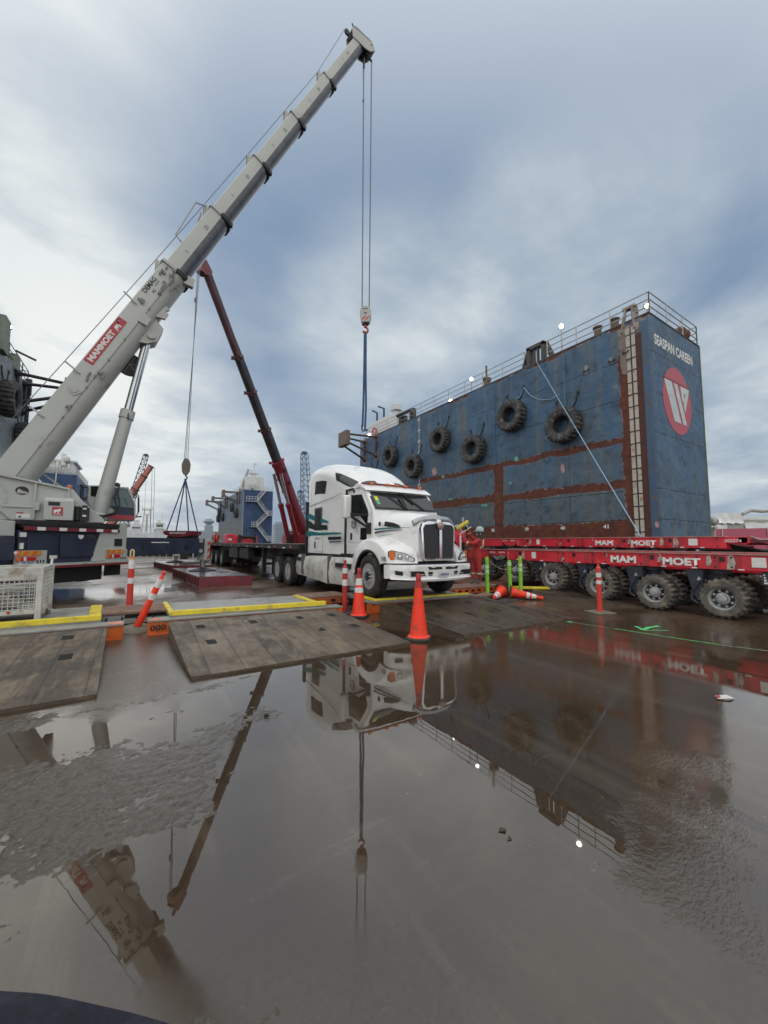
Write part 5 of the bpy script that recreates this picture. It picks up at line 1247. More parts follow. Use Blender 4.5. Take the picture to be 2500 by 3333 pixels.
# --- superstructure
MB(DARK, TS).lathe((1.35,0,2.0),(0,0,1),[(1.15,0),(1.15,.16),(1.05,.24),(.01,.24)],32).build('slewing_ring', t)
fp = [(-1.6,4.0),(.38,3.68),(1.23,3.50),(2.04,3.33),(2.15,3.33),(2.40,2.98),(3.05,2.33),(3.02,2.25),(.71,2.25),(.45,2.52),(-.4,2.62),(-1.6,2.8)]
for o_ in (.70,-.75):
    s_ = MB(CRANEW, TS).prism([(h_,o_,z_) for h_, z_ in fp],(0,.06,0)).build('turret_side_plate', t, bevel=.01)
    if o_ > 0:
        b = MB(CRANEW, TS); b.prism([(h_,.76,z_) for h_, z_ in ((-1.6,4.03),(2.06,3.36),(2.06,3.30),(-1.6,3.96))],(0,.10,0)); b.bx(1.20,1.25,.76,.84,2.3,3.46); b.bx(.5,1.2,.76,.80,2.66,2.69); b.bx(2.02,2.07,.76,.84,2.6,3.34); b.build('stiffener', s_)
        MB(BLACK, TS).prism([(.91+.155*math.cos(a),.775,3.19+.13*math.sin(a)) for a in [2*math.pi*i/24 for i in range(24)]],(0,-.018,0)).build('access_hole', s_)
        MB(CRANEW2, TS).prism([(.80,.778,3.10),(1.05,.778,3.10),(1.02,.778,3.16),(.93,.778,3.18),(.84,.778,3.24),(.80,.778,3.2)],(0,-.002,0)).build('hole_glimpse', s_)
        b = MB(DECR, TS).bx(.82,.98,.762,.768,2.47,2.51); b.m(DECW); b.bx(.82,1.14,.762,.767,2.33,2.46); b.m(BLACK); b.prism([(.86,.768,2.35),(.94,.768,2.35),(.90,.768,2.42)],(0,.003,0)); b.build('warning_sticker', s_)
        MB(CRANEW, TS).bx(1.24,1.36,.77,.88,2.58,2.84).build('junction_box', s_, bevel=.01)
MB(CRANEW, TS).bx(-.2,2.0,-.7,.7,2.26,2.5).bx(-1.6,-.2,-.7,.7,2.6,3.0).build('turret_floor', t)
b = MB(CRANEW, TS); hb = b.bx(1.50,2.22,.80,1.35,2.27,2.88).hexa([(1.50,.80,2.88),(2.22,.80,2.88),(2.22,1.35,2.88),(1.50,1.35,2.88)][::1],[(1.52,.80,2.98),(2.20,.80,2.98),(2.20,1.22,2.98),(1.52,1.22,2.98)]).build('heater_box', t, bevel=.015)
MB(BLACK, TS).bx(1.60,1.88,1.345,1.36,2.72,2.84).build('box_vent', hb)
lg = MB(DECR, TS).bx(1.70,1.96,1.352,1.362,2.42,2.68).build('box_badge', t)
def mammoth(T_, h0, z0, w_, h_, dn, mat):        # white emblem: humped beast outline on a red field
    P = [(.08,.12),(.08,.45),(.14,.66),(.30,.72),(.50,.68),(.62,.80),(.78,.84),(.90,.74),(.88,.62),(.80,.56),(.84,.42),(.78,.36),(.70,.50),(.66,.42),(.66,.12),(.54,.12),(.52,.34),(.34,.34),(.32,.12),(.24,.12),(.22,.34),(.18,.12)]
    return MB(mat, T_).prism([(h0+x*w_, dn, z0+z*h_) for x, z in P], (0,.004,0))
mammoth(TS,1.72,2.46,.22,.20,1.363,DECW).build('badge_emblem', lg)
text('MAMMOET', 'badge_lettering', lg, TS(1.83,1.364,2.455), hv, (0,0,1), .04, DECW, width=.2)
b = MB(DARK, TS).tube((2.30,1.0,2.3),(2.30,1.0,2.75),.10,n=12).bx(2.38,2.62,.85,1.05,2.28,2.72).bx(2.25,2.55,.78,.95,2.28,2.5).bx(2.42,2.56,.84,1.06,2.72,2.80); b.m(DECW); b.bx(2.44,2.54,1.052,1.056,2.42,2.48).bx(2.44,2.54,1.052,1.056,2.66,2.71); b.build('hydraulic_unit', t)
b = MB(DARK, TS).path([(3.35,.32,3.5),(3.28,.42,3.15),(3.38,.42,2.85),(3.30,.46,2.62),(3.0,.55,2.50),(2.7,.62,2.50)],.035,8).path([(3.42,.22,3.7),(3.38,.36,3.35),(3.46,.40,2.9),(3.34,.44,2.58),(3.0,.5,2.46)],.03,8); b.build('hydraulic_hose', t)
MB(CRANEW, TS).bx(-4.2,-1.6,-1.3,1.3,2.4,4.1).build('counterweight', t, bevel=.05)
MB(DARK, TS).tube((-2.2,-.6,4.3),(-2.2,.6,4.3),.38,n=20).build('winch', t)
MB(M('beacon_orange',(.7,.17,.03),.3), TS).lathe((1.95,-.9,3.36),(0,0,1),[(.16,0),(.15,.08),(.10,.12),(.09,.26),(.01,.3)],12).build('beacon', t)
b = MB(CRANEW, TS).bar((1.2,-.9,4.0),(1.95,-.92,3.4),.05,.06); b.build('guard_rail', t)
# --- operator's cab on the far side of the boom
cp = [(2.50,3.10),(2.52,3.68),(3.0,3.72),(3.68,3.70),(3.86,3.56),(3.99,3.05),(4.0,2.42),(2.80,2.40),(2.72,2.62)]
cb = MB(CRANEW, TS).prism([(h_,-.66,z_) for h_, z_ in cp],(0,-.95,0)).build('cab', t, bevel=.04, seg=3)
MB(GLASSC, TS).prism([(h_,-.655,z_) for h_, z_ in ((3.12,3.62),(3.66,3.63),(3.80,3.52),(3.93,3.05),(3.94,2.92),(3.16,2.95),(3.10,3.1))],(0,.02,0)).build('side_glass', cb)
MB(GLASSD, TS).prism([(h_,-.655,z_) for h_, z_ in ((2.58,3.64),(2.98,3.66),(2.98,3.22),(2.60,3.28))],(0,.02,0)).build('rear_glass', cb)
MB(NAVY, TS).prism([(h_,-.655,z_) for h_, z_ in ((3.16,2.94),(3.94,2.91),(3.97,2.62),(3.30,2.62),(3.36,2.72),(3.30,2.86))],(0,.022,0)).build('door_panel', cb)
MB(DECR, TS).prism([(h_,-.655,z_) for h_, z_ in ((3.02,2.64),(3.98,2.61),(3.99,2.46),(3.45,2.45),(2.98,2.48))],(0,.024,0)).build('red_flash', cb)
b = MB(CRANEW, TS); b.bar((3.10,-.625,3.66),(3.74,-.625,3.67),.05,.06).bar((3.72,-.625,3.66),(3.98,-.625,3.05),.05,.05).bar((3.98,-.625,3.05),(4.0,-.625,2.5),.05,.05).bar((3.10,-.625,3.64),(3.14,-.625,2.98),.05,.05); b.build('cab_pillar', cb)
b = MB(BLACK, TS); b.bar((3.40,-.63,3.62),(3.50,-.63,2.95),.03,.03); b.bar((3.6,-.63,3.3),(3.75,-.63,3.0),.02,.02); b.bar((3.12,-.63,3.28),(3.5,-.63,3.24),.03,.03); b.bx(3.2,3.45,-1.2,-.9,2.9,3.4); b.build('window_frame', cb)
b = MB(BLACK, TS).path([(3.9,-.75,3.62),(4.10,-.72,3.4),(4.13,-.72,2.8),(4.02,-.72,2.55)],.018,5).path([(3.86,-1.4,3.62),(4.12,-1.4,3.4),(4.14,-1.4,2.8)],.018,5).tube((4.0,-.72,2.56),(4.22,-.72,2.60),.03,n=6).ell((3.38,-.9,3.80),(.09,.09,.09),8)
for z in (2.8,3.0,3.2): b.tube((4.12,-.72,z),(4.13,-1.4,z),.012,n=4)
b.build('cab_rail', cb)
# --- lift ram
cyl_a, cyl_b, cyl_j = TS(2.86,.05,2.50), TS(4.05,.05,9.48), TS(3.56,.05,6.5)
b = MB(CRANEW).tube(cyl_a, cyl_j, .235, .205, n=24).tube(cyl_j-(cyl_j-cyl_a).normalized()*.32, cyl_j, .24, n=24).ell(cyl_a,(.28,.28,.28),14); lr = b.build('lift_ram', t)
MB(CHROMD).tube(cyl_j, cyl_b, .145, n=24).build('ram_rod', lr)
b = MB(WIRE).tube(cyl_j+sv*.2+hv*.02, cyl_b+sv*.16, .02, n=5).ell(cyl_j+sv*.21-Vector((0,0,.25)),(.05,.05,.16),8); b.build('ram_pipe', lr)
# --- boom
BB0, BB1 = BF0-uvv*.20, BT0+uvv*.27
ba = (BB1-BB0).normalized(); bu = sv.cross(ba); bu = bu if bu.z > 0 else -bu
def TB(s, o, u_): return BB0 + ba*s + sv*o + bu*u_
def bprof(H, w_):
    return [(w_*.86,.50*H),(w_*.97,.475*H),(w_,.44*H),(w_,-.06*H)], [(w_,-.06*H),(w_*.97,-.20*H),(w_*.82,-.34*H),(w_*.58,-.44*H),(w_*.28,-.49*H),(0,-.50*H)]
def bsect(s0, s1, H, w_, lower, upm=CRANEW):
    A, B_ = bprof(H, w_); 
    upl = [(-o,u_) for o,u_ in reversed(A)]+[] ; top = upl[:-0 or None]
    loopU = [(o,u_) for o,u_ in reversed(A)] + [(-o,u_) for o,u_ in A]
    loopL = [(-o,u_) for o,u_ in B_][:-1] + [(o,u_) for o,u_ in reversed(B_)]
    b = MB(upm); b.loft([[TB(s,o,u_) for o,u_ in loopU] for s in (s0,s1)], cap=False, close=False)
    b.m(lower); b.loft([[TB(s,o,u_) for o,u_ in loopL] for s in (s0,s1)], cap=False, close=False)
    full = loopU[:-1]+loopL[:-1]
    for s in (s0, s1): b.add([TB(s,o,u_) for o,u_ in full], [tuple(range(len(full)))])
    return b.build('boom_section', t, smooth=30)
secs = [(-.4,10.75,1.02,.50,CRANEW2),(10.7,14.4,.90,.455,GREASED),(14.35,18.3,.85,.42,GREASED),(18.25,22.2,.80,.385,GREASED),(22.15,26.2,.75,.35,GREASED),(26.15,30.7,.70,.32,GREASED)]
SO = []
for s0,s1,H_,w_,lo_ in secs: SO.append(bsect(s0,s1,H_,w_,lo_))
for (s0,s1,H_,w_,lo_), so_ in zip(secs[:-1], SO):
    A, B_ = bprof(H_*1.13, w_*1.12); full = [(o,u_) for o,u_ in reversed(A)] + [(-o,u_) for o,u_ in A] + [(-o,u_) for o,u_ in B_[1:-1]] + [(o,u_) for o,u_ in reversed(B_[1:])]
    b = MB(CRANEW2); b.loft([[TB(s,o,u_) for o,u_ in full] for s in (s1-.10,s1+.02)])
    b.m(DARK); k0 = [(o*1.005,u_*1.01-.005) for o,u_ in full if u_ < .05]
    lowp = [(w_*1.14,0),(w_*1.12,-.24*H_),(w_*.95,-.42*H_),(w_*.66,-.53*H_),(0,-.585*H_)]; lowp = lowp + [(-o,u_) for o,u_ in reversed(lowp[:-1])]
    b.loft([[TB(s,o,u_) for o,u_ in lowp] for s in (s1-.12,s1+.045)])
    b.m(CRANEW2)   # horn carrying the rope over the section head
    for o_ in (-.14,.10): b.prism([TB(s1-.55,o_,.50*H_),TB(s1,o_,.50*H_),TB(s1+.06,o_,.50*H_+.30),TB(s1-.02,o_,.50*H_+.26)], sv*.03)
    b.tube(TB(s1+.02,-.14,.5*H_+.24), TB(s1+.02,.13,.5*H_+.24), .03, n=8)
    b.m(DARK)
    b.box(TB(s1-.02,w_*.75,-.52*H_), (.14,.14,.16)); b.build('section_collar', so_)
# head with sheaves
b = MB(CRANEW2)
for o_ in (.30,-.36): b.prism([TB(30.2,o_,.36),TB(30.62,o_,.66),TB(30.95,o_,.60),TB(31.45,o_,-.45),TB(31.2,o_,-.80),TB(30.75,o_,-.66),TB(30.5,o_,-.36)], sv*.06)
b.prism([TB(30.62,-.36,.66),TB(30.95,-.36,.62),TB(31.42,-.36,-.38),TB(31.3,-.36,-.42),TB(30.85,-.36,.5)], sv*.72)
hd = b.build('boom_head', t)
b = MB(DARK)
for o_ in (-.2,0,.2): b.lathe(TB(31.22,o_-.03,-.52), sv, [(.12,0),(.30,0),(.26,.03),(.30,.06),(.12,.06)],22,closed=True)
for o_ in (-.2,0,.2): b.lathe(TB(30.72,o_-.03,-.56), sv, [(.05,0),(.18,0),(.15,.03),(.18,.06),(.05,.06)],18,closed=True)
b.tube(TB(31.22,-.36,-.52),TB(31.22,.36,-.52),.07,n=10).box(TB(31.0,0,-.4),(.3,.5,.35)); b.build('head_sheave', hd)
b = MB(DARK).lathe(TB(30.55,.0,.78), sv, [(.03,-.05),(.16,-.05),(.13,0),(.16,.05),(.03,.05)],16,closed=True).bar(TB(31.0,.2,.62),TB(31.1,.2,.82),.05,.05).bar(TB(31.45,.2,-.3),TB(31.62,.2,-.18),.05,.05).bar(TB(30.62,.2,-.75),TB(30.5,.2,-.98),.08,.06); b.build('top_sheave', hd)
# side furniture on the base section
so_ = SO[0]
pnl = MB(DECR).prism([TB(5.50,.506,.16),TB(7.62,.506,.17),TB(7.62,.506,.47),TB(5.50,.506,.46)], sv*.006).build('name_panel', t)
text('MAMMOET', 'name_lettering', pnl, TB(6.30,.514,.315), ba, bu, .19, DECW, width=1.42, bold=.045)
MB(DECW).prism([TB(7.10+x*.42,.514,.20+z*.26) for x, z in ((0,0),(.12,0),(.17,.42),(.30,.10),(.42,.42),(.48,.05),(.60,.05),(.60,.55),(.72,.72),(.80,.90),(1.0,.95),(1.04,.80),(.94,.74),(.92,.84),(.84,.80),(.80,.60),(.72,.50),(.50,.62),(.3,.72),(.12,.62))], sv*.004).build('name_emblem', pnl)
text('DEMAG', 'maker_lettering', so_, TB(9.45,.506,.36), ba, bu, .17, BLACK, width=.78)
text('AC', 'maker_lettering', so_, TB(9.35,.506,.14), ba, bu, .10, BLACK, width=.18); MB(BLACK).prism([TB(9.55,.505,.20),TB(9.85,.505,.20),TB(9.85,.505,.22),TB(9.55,.505,.22)], sv*.004).build('maker_underline', so_)
b = MB(M('seam_pipe_grey',(.20,.19,.17),.6)).prism([TB(.5,.501,-.10),TB(10.4,.501,-.10),TB(10.4,.501,-.085),TB(.5,.501,-.085)], sv*.012)  # grey pipe line along the shell seam
for s in (2.2,3.4,4.7,6.0,7.0,8.6,9.4): b.box(TB(s,.515,-.09),(.05,.05,.06))
b.build('pipe_run', so_)
b = MB(M('fitting_grey',(.20,.20,.19),.6,.1,.35,8))
def fit(s_, u_, l_, h_, d_=.05): b.prism([TB(s_,.5,u_),TB(s_+l_,.5,u_+h_*.15),TB(s_+l_*.9,.5,u_+h_),TB(s_+l_*.15,.5,u_+h_*.8)], sv*(d_+.012))
for q in ((10.05,.30,.28,.07),(10.2,.18,.12,.16),(10.42,.26,.16,.05),(10.3,-.02,.22,.06),(10.55,-.04,.10,.14),(9.86,.02,.10,.09),(10.0,-.14,.30,.05),(8.58,.14,.20,.16),(8.62,.32,.10,.05),(5.22,-.30,.30,.10),(5.34,-.20,.12,.16),(5.16,-.10,.10,.06),(5.0,.06,.24,.05),(3.66,-.10,.24,.07),(3.72,-.02,.10,.06),(4.88,.0,.12,.07)): fit(*q)
b.path([TB(10.4,.52,.1),TB(10.0,.62,-.12),TB(9.7,.60,-.26),TB(10.1,.6,-.4),TB(10.5,.56,-.25)],.022,6); b.path([TB(10.5,.52,.0),TB(10.2,.62,-.18),TB(9.9,.64,-.3),TB(10.3,.6,-.36)],.02,6)
b.bar(TB(9.35,.54,-.04),TB(9.95,.54,.02),.07,.07)
b.build('cable_clutter', so_)
b = MB(CRANEW2)
for s in (3.1,5.0,8.45): b.bar(TB(s,.54,.30),TB(s+.10,.54,.80),.04,.05)
b.box(TB(4.4,.512,.12),(.30,.03,.30),Matrix.Rotation(-.6,3,'Y')); b.box(TB(4.4,.53,.12),(.18,.03,.14),Matrix.Rotation(-.6,3,'Y'))
b.build('rope_guide', so_)
b = MB(CRANEW2); b.prism([TB(7.3,-.28,-.40),TB(8.5,-.28,-.42),TB(8.35,-.28,-.80),TB(7.75,-.28,-.86),TB(7.45,-.28,-.66)], sv*.6); b.tube(TB(7.8,-.36,-.62),TB(7.8,.40,-.62),.13,n=14)
b.prism([TB(8.55,.30,-.36),TB(9.05,.30,-.40),TB(8.95,.30,-.66),TB(8.7,.30,-.66)], sv*.12); b.prism([TB(8.9,.30,-.40),TB(9.2,.30,-.42),TB(9.14,.30,-.60)], sv*.10); b.prism([TB(10.5,.25,-.42),TB(10.9,.25,-.40),TB(10.95,.25,-.66),TB(10.62,.25,-.76)], sv*.2)
b.prism([TB(7.9,.506,-.06),TB(8.35,.506,.0),TB(8.25,.506,-.34),TB(7.95,.506,-.36)], sv*.05); b.build('ram_bracket', so_)
rl = MB(BLACK).lathe(TB(6.55,-.28,-.55), sv, [(.10,-.05),(.42,-.05),(.44,-.05),(.44,.05),(.42,.05),(.10,.05)],28,closed=True); rl.lathe(TB(6.55,-.28,-.55), sv, [(.01,-.03),(.40,-.03),(.40,.03),(.01,.03)],24)
rl = rl.build('hose_reel', t)
b = MB(STEEL)
for k in range(6): a = k*math.pi/6*2; b.bar(TB(6.55,-.22,-.55), TB(6.55+.38*math.cos(a),-.22,-.55+.38*math.sin(a)),.02,.01)
b.build('reel_spoke', rl)
for so2, s in ((SO[1],11.75),(SO[1],13.3),(SO[2],15.6),(SO[2],17.0),(SO[3],19.6),(SO[3],20.9),(SO[4],23.8),(SO[4],24.9),(SO[5],28.2),(SO[5],28.9)):
    w_ = [q[3] for q in secs][SO.index(so2)]; two = s in (13.3,17.0,20.9,24.9,28.9)
    text('21' if two else '1', 'section_mark', so2, TB(s,w_+.004,.12), ba, bu, .15, BLACK, bold=.0)
b = MB(STEEL).path([TB(12.1,.2,.44),TB(12.2,.2,.78),TB(14.1,.2,.96),TB(14.35,.2,.62)],.03,6).path([TB(13.2,.2,.44),TB(13.9,.2,.62)],.045,6); b.build('guard_rail', SO[1])
b = MB(WIRE).path([TS(-2.2,0,4.7),TB(2.6,0,1.0),TB(7,0,.88),TB(10.77,0,.80),TB(18.3,0,.70),TB(26.2,0,.66),TB(30.55,0,.95)],.014,5)
sA, sB = TB(30.72,0,-.74), TB(31.52,0,-.52)
hk = Vector((10.08,17.80,14.62))
for dx_, src in ((-.245,Vector((9.83,17.86,29.9))),(-.205,Vector((9.87,17.84,29.9))),(.205,Vector((10.30,17.76,30.1))),(.245,Vector((10.34,17.74,30.1)))):
    b.tube(src, hk+Vector((dx_,0,-.12)), .016, n=5)
b.tube((9.80,17.86,29.9),(9.84,17.86,27.3),.014,n=5).ell((9.845,17.86,27.2),(.06,.06,.12),8)
b.tube((9.87,17.84,29.3),(9.87,17.84,30.2),.05,n=6)
b.build('hoist_rope', t)

# ------------------------------------------------------------------ hook block and slings under the white crane
t = thing('hook_block', 'white hook block with red stripes and hook hanging from the white crane', 'hook', (10.08,17.8,13.1))
KX = rt.copy(); KX.z = 0; KX.normalize(); KY = Vector((-KX.y,KX.x,0))
def TK(a, o, z): return Vector((10.08,17.80,0)) + KX*a + KY*o + Vector((0,0,z))
bp_ = [(0,14.66),(.20,14.58),(.31,14.40),(.31,14.15),(.24,13.82),(.16,13.72),(-.16,13.72),(-.24,13.82),(-.31,14.15),(-.31,14.40),(-.20,14.58)]
hb = MB(CRANEW)
for o_ in (-.20,.13): hb.prism([TK(a,o_,z) for a,z in bp_], KY*.07)
hb = hb.build('cheek_plate', t, bevel=.01)
b = MB(DARK)
for o_ in (-.09,.0,.09): b.lathe(TK(0,o_-.03,14.35), KY, [(.06,0),(.27,0),(.24,.03),(.27,.06),(.06,.06)],20,closed=True)
b.box(TK(0,0,13.72),(.3,.3,.16)); b.build('block_sheave', t)
b = MB(DELR)
for x0 in (-.22,-.02): b.prism([TK(x0,-.207,13.84),TK(x0+.09,-.207,13.84),TK(x0+.27,-.207,14.05),TK(x0+.18,-.207,14.05)], KY*.004)
b.build('hazard_stripe', hb)
text('DEMAG', 'maker_lettering', hb, TK(.0,-.207,14.47), KX, (0,0,1), .055, BLACK, width=.28); text('40t', 'capacity_mark', hb, TK(.0,-.207,14.22), KX, (0,0,1), .09, BLACK, width=.16)
HKR = M('hook_red',(.45,.06,.05),.4,0,.15)
hookp = [TK(.0,0,13.70),TK(0,0,13.55),TK(.06,0,13.48)]+[TK(.0+.135*math.cos(a),0,13.33+.16*math.sin(a)) for a in [R(60)-R(28)*k for k in range(9)]]
MB(HKR).path(hookp,.058,10).tube(TK(0,0,13.5),TK(0,0,13.74),.085,n=12).build('hook', t)
t = thing('lifting_sling', 'pair of long blue round slings hanging straight down from the white hook block', 'sling', (10.05,17.8,7.4))
b = MB(SLINGB)
for a0, a1 in ((-.065,-.085),(.03,.06)): b.path([TK(a0*.4,0,13.26),TK(a0*.7,0,13.0),TK(a0*.9,.02,11),TK(a1,.0,9),TK(a1-.04,0,7.9)],.058,8)
b.build('sling_leg', t)
b = MB(DARK).path([TK(-.16,0,7.95),TK(-.14,0,7.7),TK(-.05,0,7.6),TK(.0,0,7.75)],.04,6).path([TK(.0,0,7.95),TK(.04,0,7.7),TK(.1,0,7.6),TK(.14,0,7.75)],.04,6); b.build('shackle', t)

# ------------------------------------------------------------------ red crane behind the trailer
t = thing('mobile_crane', 'red mobile crane with a dark leaning boom behind the flatbed trailer', 'crane', (17.6,45.6,0))
Fb, Tb = Vector((16.6,44.5,3.2)), Vector((3.52,32.98,23.98)); rd = (Tb-Fb).normalized(); rh = Vector((rd.x,rd.y,0)).normalized(); rs = Vector((rh.y,-rh.x,0)); ru = rs.cross(rd); ru = ru if ru.z > 0 else -ru; RL = (Tb-Fb).length
def TR(f, o, u_): return Fb+rd*(f*RL)+rs*o+ru*u_
def rsec(f0, f1, w_, hgt, mat, low=None):
    L = [(w_,.5*hgt),(w_,-.15*hgt),(w_*.8,-.38*hgt),(w_*.4,-.5*hgt),(-w_*.4,-.5*hgt),(-w_*.8,-.38*hgt),(-w_,-.15*hgt),(-w_,.5*hgt)]
    return MB(mat).loft([[TR(f,o,u_) for o,u_ in L] for f in (f0,f1)]).build('boom_section', t, smooth=30)
BOOMR = M('boom_dark_red',(.10,.045,.05),.38,.2,.3,1)
for f0,f1,w_,h_,mt in ((-.03,.34,.50,1.12,REDC),(.34,.475,.40,.86,BOOMD),(.47,.62,.36,.77,BOOMD),(.615,.74,.32,.68,BOOMD),(.735,.985,.28,.60,BOOMR)):
    so_ = rsec(f0,f1,w_,h_,mt)
    if f1 < .98:
        b = MB(REDC if f1 < .4 else BOOMR); w2, h2 = w_*1.14, h_*1.14
        b.loft([[TR(f,o,u_) for o,u_ in [(w2,.5*h2),(w2,-.2*h2),(w2*.5,-.53*h2),(-w2*.5,-.53*h2),(-w2,-.2*h2),(-w2,.5*h2)]] for f in (f1-.008,f1+.002)])
        for o_ in (w2+.1,-w2-.1): b.box(TR(f1,o_,-.2*h2),(.25,.25,.25))
        b.build('section_collar', so_)
b = MB(REDD).bar(TR(.98,0,.1),TR(1.015,0,-.15),.6,.75,ru).bar(TR(.985,0,-.3),TR(1.0,0,-.75),.6,.5,ru).bar(TR(1.0,.2,.4),TR(1.03,.2,.55),.15,.2,ru); b.build('boom_head', t)
for o_ in (.42,-.42):
    a_, c_ = Vector((15.2,43.4,1.6))+rs*o_*1.3, TR(.30,o_,-.7); j_ = a_.lerp(c_,.58)
    o2 = MB(REDC).tube(a_,j_,.27,n=14).tube(j_-(j_-a_).normalized()*.4,j_,.32,n=14).build('lift_ram', t); MB(CHROMD).tube(j_,c_,.17,n=12).build('ram_rod', o2)
b = MB(BOOMD)
for f, o_ in ((.08,.62),(.14,.62),(.20,.62),(.26,.62),(.32,.62),(.3,-.65),(.24,-.65)): b.box(TR(f,o_,0),(.22,.22,.35))
b.path([TR(.22,.7,.3),TR(.27,1.0,.55),TR(.33,.95,.5),TR(.34,.62,.4)],.06,6); b.build('boom_fitting', t)
b = MB(REDC).bx(15.0,20.5,43.8,47.0,1.0,2.5).bx(16.2,20.0,44.3,46.6,2.5,3.3); b.build('turret', t, bevel=.05)
cb = MB(REDC).bx(17.4,19.4,43.0,44.2,1.7,3.5).build('cab', t, bevel=.06)
b = MB(GLASSW).bx(17.5,18.3,42.97,42.99,2.35,3.35).bx(18.4,19.2,42.97,42.99,2.35,3.35).bx(17.37,17.39,43.1,44.0,2.35,3.35); b.build('cab_window', cb)
b = MB(CRANEW2).bx(17.44,18.36,42.95,42.97,2.3,2.35).bx(17.44,18.36,42.95,42.97,3.35,3.4).bx(18.3,18.4,42.95,42.97,2.3,3.4); b.build('window_trim', cb)
b = MB(REDC).bx(9.5,22,44.0,46.8,.9,1.5); b.build('carrier', t)
for x in (10.5,12.2,15.8,17.4,19,20.6):
    for y in (44.0,46.6): MB(RUBBER).lathe((x,y-.2,.65),(0,1,0),[(.35,0),(.62,0),(.65,.05),(.65,.4),(.62,.45),(.35,.45)],20,closed=True).build('wheel', t)
b = MB(BLACK)
for k in range(7): b.bx(14.4,15.1,43.3,43.9,1.2+k*.25,1.35+k*.25)
b.build('radiator_slat', t)
b = MB(WIRE)
hk2 = Vector((2.88,33.35,8.0))
for dx_, o_ in ((-.35,-.12),(-.1,0),(.25,.12)): b.tube(TR(.995,o_,-.9), hk2+Vector((dx_*.45,o_,0)), .02, n=4)
b.tube(TR(1.0,.1,.5),TR(.70,.1,1.0),.03,n=4).tube(TR(.70,.1,1.0),TR(.05,.1,1.2),.03,n=4); b.ell(hk2+Vector((.12,0,13.2)),(.09,.09,.25),8)
b.build('hoist_rope', t)
t = thing('hook_block', 'small dark hook block hanging from the red crane', 'hook', (2.88,33.35,7))
MB(M('block_grey_brown',(.15,.13,.11),.5,0,.3,3)).loft([[Vector((2.88+a*w_,33.35+o_,z)) for a in (-1,1) for o_ in ((-.16,.16) if a < 0 else (.16,-.16))] for z, w_ in ((6.85,.14),(7.1,.27),(7.65,.31),(7.98,.2),(8.1,.1))]).build('cheek_plate', t)
MB(DARK).path([(2.88,33.35,6.95),(2.88,33.35,6.75),(3.0,33.35,6.62),(2.93,33.35,6.45),(2.8,33.35,6.5)],.06,6).build('hook', t)
t = thing('lifting_sling', 'four-leg blue sling spreading from the red crane hook to the counterweight tray', 'sling', (2.88,33.35,2.4))
LP = [(1.55,33.0,2.42),(2.3,35.4,2.42),(3.0,32.4,2.42),(4.1,34.4,2.42)]
LP = [(1.75,33.2),(2.5,34.9),(3.15,32.3),(3.95,33.9)]
for x, y in LP: MB(SLINGB).path([(2.88,33.35,6.5),(x,y,2.42)],.05,6).build('sling_leg', t)
t = thing('counterweight_tray', 'dark red steel tray with a curved nameplate lifted by the four-leg blue sling', 'load', (2.9,33.6,1.9))
MB(REDD).hexa([(1.62,32.6,2.12),(3.3,31.6,2.12),(4.2,34.0,2.12),(2.4,35.4,2.12)],[(1.55,32.5,2.42),(3.4,31.4,2.42),(4.3,34.1,2.42),(2.35,35.6,2.42)]).build('tray', t)
e1 = (Vector((3.4,31.4,0))-Vector((1.55,32.5,0))).normalized(); e2 = Vector((e1.y,-e1.x,0))
pc = Vector((2.48,31.95,2.22))+e2*.08
n_ = MB(REDD).prism([pc+e1*(1.1*math.cos(a))+Vector((0,0,.14 if math.sin(a) > 0 else .36*math.sin(a)+.10)) for a in [2*math.pi*i/28 for i in range(28)]], e2*.03).build('nameplate', t)
text('MAMMOET', 'nameplate_lettering', n_, pc+e2*.05+Vector((0,0,.04)), e1, (0,0,1), .15, DECW, width=1.2)
b = MB(DARK).bar((1.9,33.2,2.0),(4.0,33.9,2.0),.25,.3).bar((1.8,32.9,1.9),(3.8,32.0,1.9),.2,.25); b.build('support_beam', t)

# ------------------------------------------------------------------ steel mats under the outriggers
MATT = M('mat_wet_top',(.085,.075,.08),.18,.1,.45,1.6,dirt=(.10,.03,.035),damt=.5,dscale=1.4)
def steel_mat(name, P, z, label):
    t = thing('steel_mat', label, 'steel mat', P[0]+(0,), 'red steel outrigger mats')
    b = MB(REDD).hexa([(x,y,0) for x,y in P],[(x,y,z-.012) for x,y in P]); b.build('mat_box', t)
    MB(MATT).hexa([(x,y,z-.012) for x,y in P],[(x,y,z) for x,y in P]).build('top_plate', t)
    b = MB(M('rib_dark_red'+name,(.10,.015,.02),.5)); a, c_ = Vector((*P[0],0)), Vector((*P[3],0)); dd = (c_-a).normalized(); nn = Vector((-dd.y,dd.x,0))
    for k in range(12): p = a.lerp(c_, (k+.5)/12); b.bar(p+nn*.02+Vector((0,0,.03)), p+nn*.02+Vector((0,0,z-.04)), .05,.05)
    b.build('side_rib', t)
steel_mat('a', [(1.88,15.16),(3.68,14.92),(3.30,20.5),(1.43,20.6)], .37, 'red steel mat with a wet top carrying an outrigger foot of the white crane')
steel_mat('b', [(1.58,23.08),(3.45,22.9),(3.1,28.6),(.9,28.69)], .37, 'red steel mat with loose planks and a small jack on it')
b = MB(M('old_plank',(.13,.10,.07),.7,0,.3,4)); b.bar((2.0,23.9,.42),(3.3,24.5,.42),.3,.08); b.bar((2.2,24.6,.43),(3.5,25.2,.43),.25,.1)
tag(b.build('timber_planks', origin=(2.6,24.4,.37)), 'two old timber planks lying on the second red steel mat', 'plank', 'loose timber')
t = thing('jack_stand', 'small white and red jack with a black box standing on the second steel mat', 'jack', (1.95,26.6,.37))
